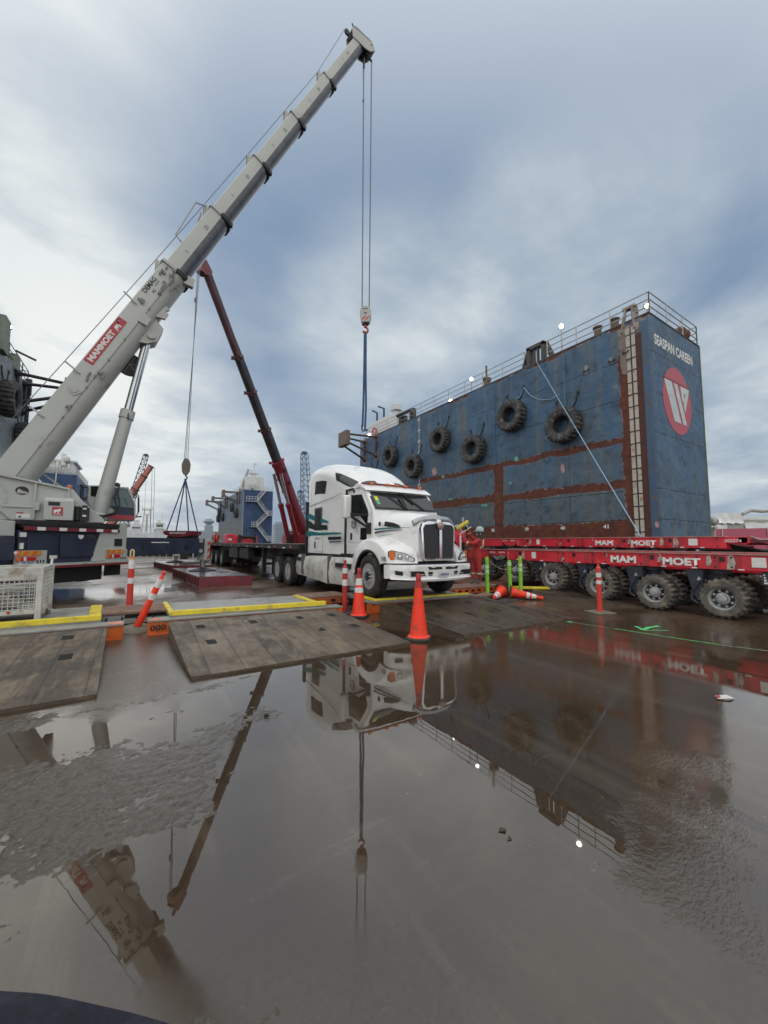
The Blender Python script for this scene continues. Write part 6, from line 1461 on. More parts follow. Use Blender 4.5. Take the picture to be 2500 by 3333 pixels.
MB(DARK).lathe((1.95,26.6,.375),(0,0,1),[(.5,0),(.5,.04),(.15,.12),(.01,.12)],16).build('foot', t)
b = MB(CRANEW).bx(1.8,2.15,26.45,26.8,.75,1.35); b.m(DELR); b.bx(2.15,2.19,26.45,26.8,.8,1.0).bx(2.15,2.19,26.45,26.8,1.15,1.3); b.m(STEEL); b.tube((1.97,26.6,.45),(1.97,26.6,.8),.09,n=10); b.build('leg', t)
b = MB(BLACK).bx(2.2,2.6,26.4,26.9,.55,1.05).path([(1.8,26.6,.8),(1.5,26.6,.95),(1.4,26.6,.8)],.03,5); b.build('control_box', t)
# ------------------------------------------------------------------ self-propelled carriers
SUSP = M('suspension_navy',(.022,.028,.045),.5,0,.3,5,dirt=(.08,.07,.06),damt=.3); HOSE = M('black_hose',(.012,.012,.013),.45,0,.2)
REDB = M('bracket_red',(.36,.025,.035),.45,0,.25,3,dirt=(.18,.10,.08),damt=.4,dscale=6)
_wl = None
def carrier_wheel(parent, base, x, y, z, s_, rz=0.0):
    """one solid-tyred wheel; the first is built, the rest copy it"""
    global _wl
    if _wl is None:
        nT = 44
        def lug(k, i): return (.028 if (i % 2) else -.022) if k in (3,4,5,6) else (.012 if (i % 2) else 0) if k in (2,7) else 0
        tyre = MB(RUBBERD).lathe((0,0,0),(-1,0,0),[(.235,-.10),(.265,-.135),(.36,-.145),(.405,-.11),(.41,-.05),(.41,.05),(.405,.11),(.36,.145),(.265,.135),(.235,.10)], nT, closed=True, mod=lug).build('wheel', None, smooth=25)
        rim = MB(RIMG).lathe((0,0,0),(-1,0,0),[(.245,.118),(.238,.112),(.222,.07),(.205,.045),(.205,.0),(.245,.0)],28,closed=True)
        rim.m(DARK).lathe((0,0,0),(-1,0,0),[(.206,.02),(.206,.045),(.15,.030),(.13,.025),(.01,.02)],28)
        rim.m(RIMG).lathe((0,0,0),(-1,0,0),[(.128,.02),(.125,.06),(.105,.068),(.09,.07),(.085,.12),(.05,.13),(.045,.15),(.01,.15)],24)
        rim = rim.build('rim', tyre)
        b = MB(RIMG)
        for i in range(8):
            a = 2*math.pi*i/8; b.lathe((-.036,.168*math.cos(a),.168*math.sin(a)),(-1,0,0),[(.028,0),(.026,.012),(.005,.012)],8)
        b.build('wheel_nut', tyre); _wl = tyre; o = tyre
        o.parent = parent; o.location = Vector((x,y,z))-Vector(base); o.rotation_euler = (random.uniform(0,6.28),0,0 if s_ < 0 else math.pi); return o
    o = _wl.copy(); C.objects.link(o); o.parent = parent; o.location = Vector((x,y,z))-Vector(base); o.rotation_euler = (random.uniform(0,6.28),0,0 if s_ < 0 else math.pi)
    for ch in list(_wl.children): c_ = ch.copy(); C.objects.link(c_); c_.parent = o
    return o
def ground_z(y): return max(0, min(.27, (y-4.95)*.075))
def carrier(label, xf, yc, zb, zt, s_end, wheels_y, gz, wheels_gz=True, left_len=1.4):
    """xf near face, yc coupling, s runs from the coupling towards the viewer's right (-y)"""
    base = (xf+1.2, yc-3, 0)
    t = thing('modular_carrier', label, 'carrier', base, 'red self-propelled carriers')
    W = 2.43; h = zt-zb
    Y = lambda s: yc-s
    d = MB(RED).bx(xf, xf+.14, Y(s_end), Y(0), zb, zt).bx(xf+W-.14, xf+W, Y(s_end), Y(0), zb, zt).bx(xf+.9,xf+1.5,Y(s_end),Y(0),zb-.1,zt-.02)
    d.bx(xf, xf+.14, Y(-.82), Y(-.82-left_len), zb, zt).bx(xf+W-.14, xf+W, Y(-.82), Y(-.82-left_len), zb, zt)
    k = 0
    while k*.7 < s_end: d.bx(xf+.14,xf+W-.14,Y(k*.7+.12),Y(k*.7),zb+.05,zt-.03); k += 1
    d = d.build('deck_beam', t, bevel=.008)
    b = MB(M('worn_deck_edge',(.42,.20,.19),.5,.1,.3,6)).bx(xf-.03,xf+.17,Y(s_end),Y(-.82-left_len),zt,zt+.025).bx(xf+W-.17,xf+W+.03,Y(s_end),Y(-.82-left_len),zt,zt+.025); b.build('deck_flange', d)
    # coupling with a shallower neck, hoses below
    MB(RED).bx(xf+.02,xf+.10,Y(0)-.001,Y(-.82)+.001,zb+h*.42,zt-.01).build('coupling_neck', t)
    b = MB(HOSE); rnd = random.Random(5)
    for k in range(7): 
        z0 = zb+.12-k*.035; b.path([(xf+.1+.03*k,Y(-.02),z0),(xf+.06+.02*k,Y(-.22),z0-.13),(xf+.06+.02*k,Y(-.5),z0-.18+rnd.uniform(-.05,.05)),(xf+.1+.03*k,Y(-.8),z0-.02)],.022,6)
    b.build('hydraulic_hose', t)
    text('302223', 'unit_number', d, (xf-.012,Y(-.62),zt-.085), (0,-1,0),(0,0,1),.055,DECW,width=.27); text('302553', 'unit_number', d, (xf-.012,Y(-.20),zt-.085), (0,-1,0),(0,0,1),.055,DECW,width=.27)
    # joints, bracket pads, bolt holes, stickers
    b = MB(REDB)
    for s in (.32,2.0,2.72,2.9,4.22,5.6,5.95): b.bx(xf-.012,xf-.001,Y(s+.10),Y(s),zb+.01,zt-.01)
    b.build('joint_plate', d)
    b = MB(CHIP)
    for s, w_, z0, z1 in ((.62,.12,.1,.95),(2.02,.09,.05,.5),(4.52,.10,.35,.98),(5.46,.11,.2,.95),(5.82,.15,.02,.99),(.05,.05,.1,.9),(3.30,.05,.6,.95),(4.1,.04,.0,.2)):
        if s < s_end: b.prism([(xf-.016,Y(s),zb+h*z0),(xf-.016,Y(s+w_*.8),zb+h*(z0+.05)),(xf-.016,Y(s+w_),zb+h*(z0+z1)/2),(xf-.016,Y(s+w_*.7),zb+h*z1),(xf-.016,Y(s+.02),zb+h*(z1-.06))],(.006,0,0))
    b.build('worn_patch', d)
    b = MB(BLACK)
    for s in (.66,1.92,2.08,2.95,3.28,4.15,4.55,5.30,5.62,5.90,6.9):
        for z in (zb+h*.18, zb+h*.82): b.lathe((xf-.017,Y(s),z),(-1,0,0),[(.022,0),(.022,.003),(.004,.004)],10)
    for s in (.50,2.36,4.36,5.70): b.bx(xf-.02,xf-.012,Y(s+.09),Y(s),zb+h*.55,zb+h*.86)
    b.build('lashing_socket', d)
    b = MB(DECW)
    for s, w_ in ((1.0,.15),(6.22,.22)): b.bx(xf-.016,xf-.011,Y(s+w_),Y(s),zb+h*.24,zb+h*.86)
    for s in (.4,1.3,2.5,3.2,4.6,5.2,6.0,6.5): b.bx(xf-.014,xf-.004,Y(s+.10),Y(s),zb+.004,zb+.03)
    b.build('sticker', d)
    text('MAM', 'name_lettering', d, (xf-.012,Y(3.74),zb+h*.47), (0,-1,0),(0,0,1),h*.56,DECW,width=.62,bold=.05)
    text('MOET', 'name_lettering', d, (xf-.012,Y(5.00),zb+h*.45), (0,-1,0),(0,0,1),h*.56,DECW,width=.74,bold=.05)
    mammoth(lambda q,o_,z: Vector((xf-.012+0*o_,Y(q),z)),2.40,zb+h*.1,.32,h*.62,0,M('faded_emblem'+str(len(bpy.data.materials)),(.46,.26,.27),.6))
    # running gear
    for y in wheels_y:
        g_ = gz(y)
        for x, s_ in ((xf+.17,-1),(xf+.68,1),(xf+W-.68,-1),(xf+W-.17,1)): carrier_wheel(t, base, x, y, g_+.425, s_)
    b = MB(SUSP)
    for y in wheels_y:
        g_ = gz(y)
        for xc in (xf+.425, xf+W-.425):
            b.tube((xc-.28,y,g_+.425),(xc+.28,y,g_+.425),.07,n=8); b.prism([(xc-.10,y-.06,g_+.33),(xc-.10,y+.12,g_+.40),(xc-.10,y+.42,zb-.12),(xc-.10,y+.30,zb-.02),(xc-.10,y+.02,zb-.02),(xc-.10,y+.0,zb-.2)],(.20,0,0)); b.tube((xc,y+.15,zb-.1),(xc,y+.15,zb+.05),.24,n=12)
        b.prism([(xf+.05,y+.30,zb-.03),(xf+.05,y+.62,zb-.03),(xf+.05,y+.50,g_+.50),(xf+.05,y+.42,g_+.34),(xf+.05,y+.34,g_+.36)],(.12,0,0))
    b.build('suspension_arm', t)
    b = MB(SUSP)
    for y in wheels_y:
        b.path([(xf+.04,y+.34,zb-.25),(xf+.02,y+.50,gz(y)+.55),(xf+.02,y+.53,gz(y)+.36),(xf+.04,y+.42,gz(y)+.28)],.025,6)
    b.build('brake_guard', t)
    b = MB(GALV); 
    for y in wheels_y: b.prism([(xf+.045,y+.33,zb-.26),(xf+.045,y+.42,zb-.26),(xf+.045,y+.375,zb-.17)],(-.006,0,0))
    b.build('warning_triangle', t)
    b = MB(SUSP)
    for s in (1.35,3.95,6.35):
        if s < s_end: b.bx(xf+.06,xf+.25,Y(s+.20),Y(s),zb-.28,zb); 
    for s in (.95,2.75,5.2):
        b.bx(xf+.08,xf+.2,Y(s+.15),Y(s),zb-.17,zb); b.bx(xf+.1,xf+.16,Y(s+.12),Y(s+.04),zb-.26,zb-.17)
    b.build('valve_box', t)
    b = MB(DECW)
    for s in (1.35,3.95,6.35):
        for k in range(4): b.bx(xf+.052,xf+.06,Y(s+.09),Y(s+.02),zb-.25+k*.055,zb-.215+k*.055)
    b.build('box_label', t)
    return t, d
t1, d1 = carrier('near red transport carrier rolling its wheels up onto the steel ramp', 10.6, 8.85, 1.05, 1.37, 9.4, (3.17,4.47,5.79,7.20,8.60,10.0,1.85,.5), ground_z, left_len=1.0)
b = MB(RED).bx(10.75,11.7,11.9,14,1.62,2.12).bx(10.7,10.82,11.25,11.4,.62,1.95); ppu = b.build('power_pack', t1, bevel=.02)
b = MB(DARK).bx(10.78,11.7,11.95,14,.9,1.62)
for k in range(8): b.bx(10.8+k*.11,10.85+k*.11,11.92,11.95,1.0,1.6)
b.build('radiator_grille', ppu)
b = MB(DECW).bx(10.8,11.05,11.885,11.895,1.70,1.86).bx(11.2,11.4,11.885,11.895,1.72,1.85).bx(10.72,10.80,11.24,11.25,1.1,1.9); b.build('sticker', ppu)
t2, d2 = carrier('far red transport carrier with its drawbar end and black hoses showing', 13.9, 11.05, 1.48, 1.80, 7.1, (4.6,6.0,7.4,8.8,10.2,12.0), lambda y: .20, left_len=3.4)
text('302574', 'unit_number', d2, (13.9-.03,3.80,1.69), (0,-1,0),(0,0,1),.085,DECW,width=.36)
b = MB(RED).bx(13.9,14.05,3.45,3.95,1.62,1.80).bx(13.9,16.2,3.5,3.7,1.6,1.79); b.build('tongue', t2, bevel=.01)
b = MB(REDD).path([(14.0,3.55,1.66),(14.1,3.1,1.66),(14.2,2.2,1.70),(14.3,.5,1.74)],.09,10).bar((13.95,3.5,1.78),(14.0,3.05,1.62),.1,.08); b.build('drawbar', t2)
b = MB(HOSE)
for k in range(7): b.path([(14.1+.1*k,3.95,1.58-.04*k),(14.05+.1*k,3.2,1.42-.05*k),(14.0+.12*k,2.2,1.40-.03*k),(14.0+.12*k,1.0,1.36)],.035,6)
b.m(STEEL); b.path([(13.95,3.45,1.80),(13.92,3.25,1.72),(13.92,3.1,1.72),(13.95,2.95,1.74)],.022,6); b.build('hydraulic_hose', t2)
b = MB(DARK).bx(14.3,16.2,2.0,12.5,.75,1.45); b.build('spine_beam', t2)
# ------------------------------------------------------------------ ramps, plates and beams
def ramp_mat(name, ax):
    mt = bpy.data.materials.new(name); mt.use_nodes = True; n = NT(mt.node_tree); b = n.n['Principled BSDF']
    pos = n.new('ShaderNodeNewGeometry').outputs['Position']; X, Y, Z = n.sep(pos)
    al = n.vmath('DOT_PRODUCT', pos, ax)
    idx = n.math('FLOOR', n.math('DIVIDE', al, .40)); fr = n.math('FRACT', n.math('DIVIDE', al, .40))
    wn = n.new('ShaderNodeTexWhiteNoise'); wn.noise_dimensions = '1D'; n.l.new(idx, wn.inputs['W'])
    mp = n.new('ShaderNodeMapping'); n.l.new(pos, mp.inputs[0]); mp.inputs['Scale'].default_value = (1.6, .5, 1)
    g1 = n.noise(pos, 1.6, 6, .65); g2 = n.noise(mp.outputs[0], 3.5, 7, .7, .6); g3 = n.noise(pos, 28, 4, .6)
    c = n.mix(n.rng(wn.outputs['Value'], .0, 1, 0, 1, False), (.052,.037,.025), (.120,.090,.062))
    c = n.mix(n.math('MULTIPLY', n.rng(g2, .42, .62), .75), c, (.185,.142,.09))
    c = n.mix(n.math('MULTIPLY', n.rng(g1, .45, .66), .65), c, (.038,.030,.024))
    c = n.mix(n.math('MULTIPLY', n.rng(g3, .52, .75), .25), c, (.22,.20,.17))
    seam = n.mx(n.rng(fr, .012, .03, 1, 0), n.rng(fr, .97, .988, 0, 1))
    c = n.mix(n.math('MULTIPLY', seam, .42), c, (.02,.018,.015))
    wet = n.rng(X, 2.4, 4.4)                    # the right-hand ramp lies in wetter ground
    c = n.mix(n.math('MULTIPLY', wet, .62), c, (.028,.020,.014))
    n.l.new(c, b.inputs['Base Color'])
    r = n.rng(g1, .35, .65, .45, .7); r = n.math('SUBTRACT', r, n.math('MULTIPLY', wet, n.rng(g2, .3, .6, .42, .15)), clamp=True); n.l.new(r, b.inputs['Roughness'])
    h = n.math('ADD', n.math('MULTIPLY', g2, .012), n.math('ADD', n.math('MULTIPLY', g3, .002), n.math('MULTIPLY', seam, -.006)))
    bn = n.new('ShaderNodeBump'); n.l.new(h, bn.inputs['Height']); bn.inputs['Distance'].default_value = 1; bn.inputs['Strength'].default_value = .8; n.l.new(bn.outputs[0], b.inputs['Normal'])
    return mt
RAMPM = ramp_mat('ramp_boards', (1,0,0)); RAMPE = M('ramp_edge',(.09,.065,.045),.7,0,.35,6,dirt=(.04,.03,.025),damt=.4); SLOT = M('slot_dark',(.006,.006,.006),.9,0,0)
def ramp(P, z0, z1, label, slots):
    """P: front-left, front-right, back-right, back-left on the ground"""
    t = thing('access_ramp', label, 'ramp', ((P[0][0]+P[1][0])/2,(P[0][1]+P[1][1])/2,0), 'board ramps up to the plates')
    f1, f2, b2, b1 = [Vector((*p,0)) for p in P]; Zv = Vector((0,0,1))
    MB(RAMPE).hexa([f1,f2,b2,b1],[f1+Zv*(z0-.012),f2+Zv*(z0-.012),b2+Zv*(z1-.012),b1+Zv*(z1-.012)]).build('ramp_side', t)
    e = Vector((.012,0,0)); o = MB(RAMPM)
    n = 6
    o.hexa([f1-e+Zv*(z0-.012),f2+e+Zv*(z0-.012),b2+e+Zv*(z1-.012),b1-e+Zv*(z1-.012)],[f1-e+Zv*z0,f2+e+Zv*z0,b2+e+Zv*z1,b1-e+Zv*z1])
    o = o.build('ramp_board', t)
    b = MB(SLOT)
    for u_, v_ in slots:
        def q(a, c_): p = (f1.lerp(f2,u_+a)).lerp(b1.lerp(b2,u_+a), v_+c_); p.z = z0+(z1-z0)*(v_+c_)+.003; return p
        b.add([q(-.022,-.042),q(.022,-.042),q(.022,.042),q(-.022,.042)],[(0,1,2,3)])
    b.build('lifting_slot', o)
    return t
SL = [(u_,v_) for u_ in (.14,.42,.70,.91) for v_ in (.48,.82)]
ramp([(-3.42,5.06),(-.30,5.05),(-.36,7.55),(-3.5,7.75)], .035, .25, 'board ramp in front of the white wire basket', [(.88,.52),(.86,.86),(.58,.52),(.57,.86),(.3,.52),(.3,.86)])
ramp([(.60,5.08),(3.70,5.02),(3.42,7.28),(.50,7.55)], .035, .25, 'pale worn board ramp between its two neighbours, ending at the puddle', SL)
ramp([(4.77,4.92),(7.76,4.78),(7.45,7.05),(4.50,7.22)], .035, .25, 'dark wet board ramp straight in front of the truck', SL)
ramp([(10.75,4.72),(13.4,6.1),(12.2,8.5),(9.52,7.1)], .03, .25, 'askew board ramp under the wheels of the near red carrier', [(.2,.5),(.2,.85)])
b = MB(RUST).bx(9.4,13.3,8.9,11.6,.0,.245); tag(b.build('support_plate', origin=(11.3,10.2,0)), 'rusty steel plate carrying the far wheels of the near red carrier', 'steel plate')

def ibeam(x0, x1, y0, y1, z, label, marks=()):
    t = thing('steel_beam', label, 'beam', (x0,(y0+y1)/2,0), 'orange-ended steel beams')
    yv = lambda x: y0+(y1-y0)*(x-x0)/(x1-x0)
    def bar(za, zb, w0, w1, mt, b, xa=x0, xb=x1): b.m(mt).hexa([(xa,yv(xa)+w0,za),(xb,yv(xb)+w0,za),(xb,yv(xb)+w1,za),(xa,yv(xa)+w1,za)],[(xa,yv(xa)+w0,zb),(xb,yv(xb)+w0,zb),(xb,yv(xb)+w1,zb),(xa,yv(xa)+w1,zb)])
    b = MB(); bar(z-.025,z,0,.34,PLATE,b); bar(.0,.02,0,.34,ORNGS,b); bar(.02,z-.025,.03,.06,ORNGS,b); bar(.02,z-.025,.28,.31,ORNGS,b); b.build('beam_body', t)
    b = MB(M('orange_overspray'+str(x0),(.60,.20,.12),.6,0,.4,7)); 
    for xe in marks: b.bx(xe-.09,xe+.09,yv(xe)+.0,yv(xe)+.20,z+.001,z+.004)
    if marks: b.build('overspray', t)
    return t
t = ibeam(-3.5,-.14,7.86,7.76,.25,'orange-ended beam under the wire basket plate, beside the leaning delineator',(-.26,)); 
t = ibeam(.20,3.74,7.82,7.48,.25,'long beam under the middle plate with stencilled orange end',(.32,))
text('000', 'stencil_mark', t, (.36,7.83,.125), (1,-.09,0), (0,0,1), .10, DARK, width=.24, depth=.03)
t = ibeam(4.46,7.6,7.66,7.36,.25,'beam under the yellow-edged plate below the truck, orange end by the cones')
text('H', 'stencil_mark', t, (4.58,7.64,.19), (1,-.09,0), (0,0,1), .06, NAVY, width=.07, depth=.03)
# painted plates with yellow kerb timbers
def plate(P, z, label, kerb_sides, extra=None):
    t = thing('deck_plate', label, 'plate', (*P[0],0), 'yellow-edged deck plates')
    Q = [Vector((*p,0)) for p in P]; Zv = Vector((0,0,1))
    MB(PLATE).hexa([q+Zv*(z-.06) for q in Q],[q+Zv*z for q in Q]).build('plate', t)
    b = MB(DARK); 
    for k in range(1, len(Q)): pass
    c0 = (Q[0]+Q[1]+Q[2]+Q[3])/4
    b.hexa([c0+(q-c0)*.86 for q in Q],[c0+(q-c0)*.86+Zv*(z-.06) for q in Q]); b.build('packing', t)
    for (i, j, h_, w_, f0, f1) in kerb_sides:
        a, c_ = Q[i].lerp(Q[j],f0), Q[i].lerp(Q[j],f1); d = (c_-a).normalized(); nn = Vector((-d.y,d.x,0))
        if nn.dot(c0-a) < 0: nn = -nn
        MB(YEL).hexa([a+Zv*z,c_+Zv*z,c_+nn*w_+Zv*z,a+nn*w_+Zv*z],[a+nn*.012+Zv*(z+h_),c_+nn*.012+Zv*(z+h_),c_+nn*(w_-.01)+Zv*(z+h_),a+nn*(w_-.01)+Zv*(z+h_)]).build('yellow_kerb', t, bevel=.008)
    return t
plate([(-3.6,8.18),(-.47,8.13),(-.56,9.93),(-3.7,10.0)], .28, 'yellow-edged plate carrying the white wire basket', [(0,1,.085,.13,0,1),(1,2,.03,.20,.075,.46),(1,2,.03,.20,.5,1),(2,3,.012,.12,.25,.52)])
plate([(.54,7.98),(3.42,7.64),(3.40,9.42),(.50,9.72)], .275, 'grey plate with a bright yellow kerb at the head of the pale worn ramp', [(0,1,.085,.12,0,1),(1,2,.035,.14,.07,.92),(0,3,.03,.10,.08,.5),(0,3,.03,.10,.55,1)])
plate([(4.60,7.64),(7.32,7.36),(7.36,9.2),(4.62,9.4)], .262, 'yellow-edged plate under the front wheels of the truck', [(0,1,.05,.11,0,1),(0,3,.05,.12,.07,.45)])
MB(PLATE)
b = MB(YEL).hexa([(9.5,7.62,.25),(10.25,7.0,.25),(10.4,7.2,.25),(9.6,7.85,.25)],[(9.5,7.62,.31),(10.25,7.0,.31),(10.4,7.2,.31),(9.6,7.85,.31)])
tag(b.build('yellow_kerb_timber', origin=(9.9,7.4,.25), bevel=.01), 'short yellow kerb timber lying at the head of the askew ramp', 'timber')
# slatted wooden bridge between the left and middle plates
t = thing('plank_bridge', 'small weathered plank bridge behind the leaning orange delineator', 'platform', (.03,8.8,0))
b = MB(WOODP)
for k in range(4): b.hexa([(-.50,8.80+k*.235,.245),(.55,8.72+k*.245,.245),(.56,8.94+k*.245,.245),(-.50,9.02+k*.235,.245)],[(-.50,8.80+k*.235,.285),(.55,8.72+k*.245,.285),(.56,8.94+k*.245,.285),(-.50,9.02+k*.235,.285)])
b.build('plank', t)
b = MB(DARK).bx(-.48,.53,8.84,8.92,.02,.24).bx(-.48,.53,9.5,9.6,.0,.24); b.m(STEEL); b.bx(-.48,.53,8.62,8.70,.10,.18); b.m(GALV); b.bx(-.48,-.15,8.82,8.838,.14,.23); b.m(DARK)
for k in range(5): b.bx(-.44+k*.24,-.41+k*.24,8.62,8.9,.0,.2)
b.build('under_frame', t)
# orange storage-rack frames used as bridges
def rack(x0, x1, y0, y1, z, label, skew=0.0):
    t = thing('rack_bridge', label, 'platform', (x0,y0,0), 'orange rack frames with plank tops')
    yy = lambda x: skew*(x-x0)
    b = MB(WOODP); n = 5
    for k in range(n):
        a, c_ = y0+(y1-y0)*k/n+.004, y0+(y1-y0)*(k+1)/n-.004
        b.hexa([(x0,a,z-.03),(x1,a+yy(x1),z-.03),(x1,c_+yy(x1),z-.03),(x0,c_,z-.03)],[(x0,a,z),(x1,a+yy(x1),z),(x1,c_+yy(x1),z),(x0,c_,z)])
    b.build('plank', t)
    b = MB(PALL)
    for za, zb in ((z-.075,z-.032),(z-.19,z-.145)): b.hexa([(x0,y0+.01,za),(x1,y0+.01+yy(x1),za),(x1,y0+.06+yy(x1),za),(x0,y0+.06,za)],[(x0,y0+.01,zb),(x1,y0+.01+yy(x1),zb),(x1,y0+.06+yy(x1),zb),(x0,y0+.06,zb)])
    k = 0
    while x0+k*.26 < x1-.1: x = x0+k*.26; b.bx(x,x+.14,y0+.012+yy(x),y0+.055+yy(x),z-.145,z-.075); k += 1
    b.bx(x0,x0+.05,y0+.02,y1,z-.19,z-.032); b.build('rack_beam', t)
    b = MB(DARK).bx(x0+.05,x1-.05,y0+.2,y1-.05,0,z-.19); b.build('packing', t)
rack(3.44,4.58,8.86,9.7,.28,'orange rack frame bridging the gap behind the thin red delineator')
rack(7.42,9.9,8.55,9.5,.27,'orange rack frame bridging the gap where the worker in red stands', -.03)
b = MB(WOODP).hexa([(7.3,6.95,.2),(8.2,7.3,.2),(8.1,7.6,.2),(7.25,7.25,.2)],[(7.3,6.95,.245),(8.2,7.3,.245),(8.1,7.6,.245),(7.25,7.25,.245)]); b.m(DARK); b.bx(7.4,8.0,7.15,7.4,0,.2)
tag(b.build('plank', origin=(7.7,7.3,0)), 'short dark plank sticking out beside the first lime post', 'plank')

# ------------------------------------------------------------------ cones and delineators
def cone(label, loc, rz=0, rot=None, stripes=True, h=1.03, rb=.152, top=CONER):
    t = thing('traffic_cone', label, 'traffic cone', local=True, group='orange traffic cones')
    z0 = .045; rt_ = .034; R_ = lambda f: rb+(rt_-rb)*f
    def rr(f): return (R_(f), z0+(h-z0)*f)
    b = MB(CONEO)
    b.lathe((0,0,0),(0,0,1),[(rb+.035,z0-.006),(rb+.03,z0+.012),(rb,z0+.03)]+[rr(f) for f in (.05,.2,.4,.52,.62,.775)],36)
    b.m(top); b.lathe((0,0,0),(0,0,1),[rr(.775),rr(.82),rr(.86),(.036,z0+(h-z0)*.865),(.043,z0+(h-z0)*.90),(.045,h-.02),(.035,h),(.01,h)],28)
    b.build('cone_body', t, smooth=30)
    if stripes:
        for f0, f1 in ((.48,.585),(.635,.775)): MB(REFL).lathe((0,0,0),(0,0,1),[(R_(f0)+.0005,z0+(h-z0)*f0),(R_(f0)+.003,z0+(h-z0)*f0),(R_(f1)+.003,z0+(h-z0)*f1),(R_(f1)+.0005,z0+(h-z0)*f1)],36,closed=False).build('reflective_band', t)
    else:
        MB(M('cone_ridge',(.62,.06,.02),.5)).lathe((0,0,0),(0,0,1),[(R_(.46)+.002,z0+(h-z0)*.457),(R_(.46)+.004,z0+(h-z0)*.46),(R_(.463)+.002,z0+(h-z0)*.463)],36).lathe((0,0,0),(0,0,1),[(R_(.60)+.002,z0+(h-z0)*.597),(R_(.60)+.004,z0+(h-z0)*.60),(R_(.603)+.002,z0+(h-z0)*.603)],36).build('moulding_ridge', t)
    s_ = rb+.045; B_ = [(-s_,-s_+.05),(-s_+.05,-s_),(s_-.05,-s_),(s_,-s_+.05),(s_,s_-.05),(s_-.05,s_),(-s_+.05,s_),(-s_,s_-.05)]
    MB(BASEB).prism([(x,y,.004) for x,y in B_],(0,0,.042)).build('base', t, bevel=.008)
    t.location = loc; t.rotation_euler = rot or (0,0,rz); return t
cone('tall plain orange cone with a dull red top at the puddle edge before the truck', (4.02,5.22,0), R(-50), stripes=False, h=1.08)
cone('orange cone with two white bands beside the front wheel of the truck', (4.10,7.44,0), R(-45), h=1.05)
def lay(tip, base, label):
    tip, base = Vector(tip), Vector(base); d = (tip-base); L = d.length; d.normalize()
    c_ = cone(label, base, h=L, rb=.145, top=CONEO); c_.rotation_euler = d.to_track_quat('Z','Y').to_euler(); return c_
lay((8.36,7.50,.06),(9.02,7.72,.22),'fallen orange cone whose tip points at the truck bumper')
lay((9.68,6.83,.06),(9.08,7.52,.20),'fallen orange cone whose tip points away from the truck')

def delineator(label, loc, col, bands, h, r, base='square', tilt=None, loop=None, top='knob', rz=0, group='delineator posts', bandmat=None, basemat=None, foot=.0):
    t = thing('delineator_post', label, 'delineator', local=True, group=group)
    hb = h-(.16 if top == 'knob' else .07)
    b = MB(col)
    pr = [(r*1.02,.03),(r,.2),(r*.93,hb)]
    if top == 'knob': pr += [(r*.78,hb+.01),(r*.62,hb+.03),(r*.42,hb+.05),(r*.40,hb+.10),(r*.55,hb+.115),(r*.55,h-.01),(r*.3,h)]
    else: pr += [(r*.95,hb+.005),(r*.75,hb+.02),(r*.70,h-.03),(r*.92,h-.02),(r*.92,h),(r*.3,h)]
    b.lathe((0,0,0),(0,0,1),pr+[(.005,h)],24); b.build('post', t, smooth=30)
    for z0, z1 in bands:
        f = lambda z: r*(1.0-.07*z/hb)
        MB(bandmat or REFL).lathe((0,0,0),(0,0,1),[(f(z0),z0),(f(z0)+.003,z0),(f(z1)+.003,z1),(f(z1),z1)],24).build('reflective_band', t)
        MB(col).lathe((0,0,0),(0,0,1),[(f(z0),z0-.012),(f(z0)+.006,z0-.008),(f(z0)+.006,z0-.002),(f(z0),z0)],24).build('collar_ring', t)
    if base == 'square': MB(basemat or BASEG).prism([(x,y,.0) for x,y in ((-.24,-.24),(.24,-.24),(.24,.24),(-.24,.24))],(0,0,.03)).build('base', t, bevel=.01)
    elif base == 'round': MB(basemat or BASEG).lathe((0,0,0),(0,0,1),[(.25,0),(.26,.02),(.22,.055),(.1,.07),(.01,.07)],28).build('base', t)
    if loop:
        b = MB(loop).path([(-.035,0,h-.02)]+[(-.035*math.cos(a),0,h+.11+.045*math.sin(a)) for a in [math.pi*i/8 for i in range(9)]]+[(.035,0,h-.02)],.017,8); b.m(loop).lathe((0,0,0),(0,0,1),[(r*.95,h-.12),(r*1.0,h-.02),(.01,h)],20); b.build('carry_loop', t)
    t.location = loc; t.rotation_euler = tilt or (0,0,rz); return t
CREAM = M('cream_plastic',(.55,.47,.24),.5,0,.15,9)
delineator('tall orange delineator with a cream loop handle on top beside the crane bumper', (-.10,10.1,0), DELR, [(1.02,1.20),(.70,.82)], 1.27, .062, 'round', top='flat', loop=CREAM, rz=YAW*-1)
lt = delineator('orange delineator leaning over on its round rubber base between the ramps', (.04,8.40,.03), CONEO, [(.58,.70),(.82,.98)], 1.13, .058, None, top='knob')
dv = Vector((.42,8.18,1.05))-Vector((.04,8.40,.06)); lt.rotation_euler = dv.to_track_quat('Z','Y').to_euler()
MB(BASEG).lathe((0,0,0),(0,0,1),[(.27,-.03),(.28,.0),(.22,.04),(.1,.05),(.01,.05)],28).build('base', lt).rotation_euler = (lt.matrix_basis.to_3x3().inverted() @ Matrix.Rotation(R(6),3,'X')).to_euler()
delineator('thin red delineator with two white bands beside the striped cone', (4.04,8.0,0), CONER, [(.62,.76),(.90,1.02)], 1.20, .062, 'square', rz=.3, basemat=BASEB)
delineator('red delineator on a flat square base standing alone by the green paint line', (9.10,4.95,0), DELR, [(.82,.92),(1.0,1.06)][:1]+[(.66,.745)], 1.19, .058, 'square', rz=R(-22))
b_ = dict(group='lime delineator posts', bandmat=GREENW, top='flat')
delineator('lime delineator post standing apart, closest to the truck bumper', (8.54,7.85,.0), GREEN, [(.88,.97),(.74,.84)], 1.21, .056, 'square', basemat=BASEB, **b_)
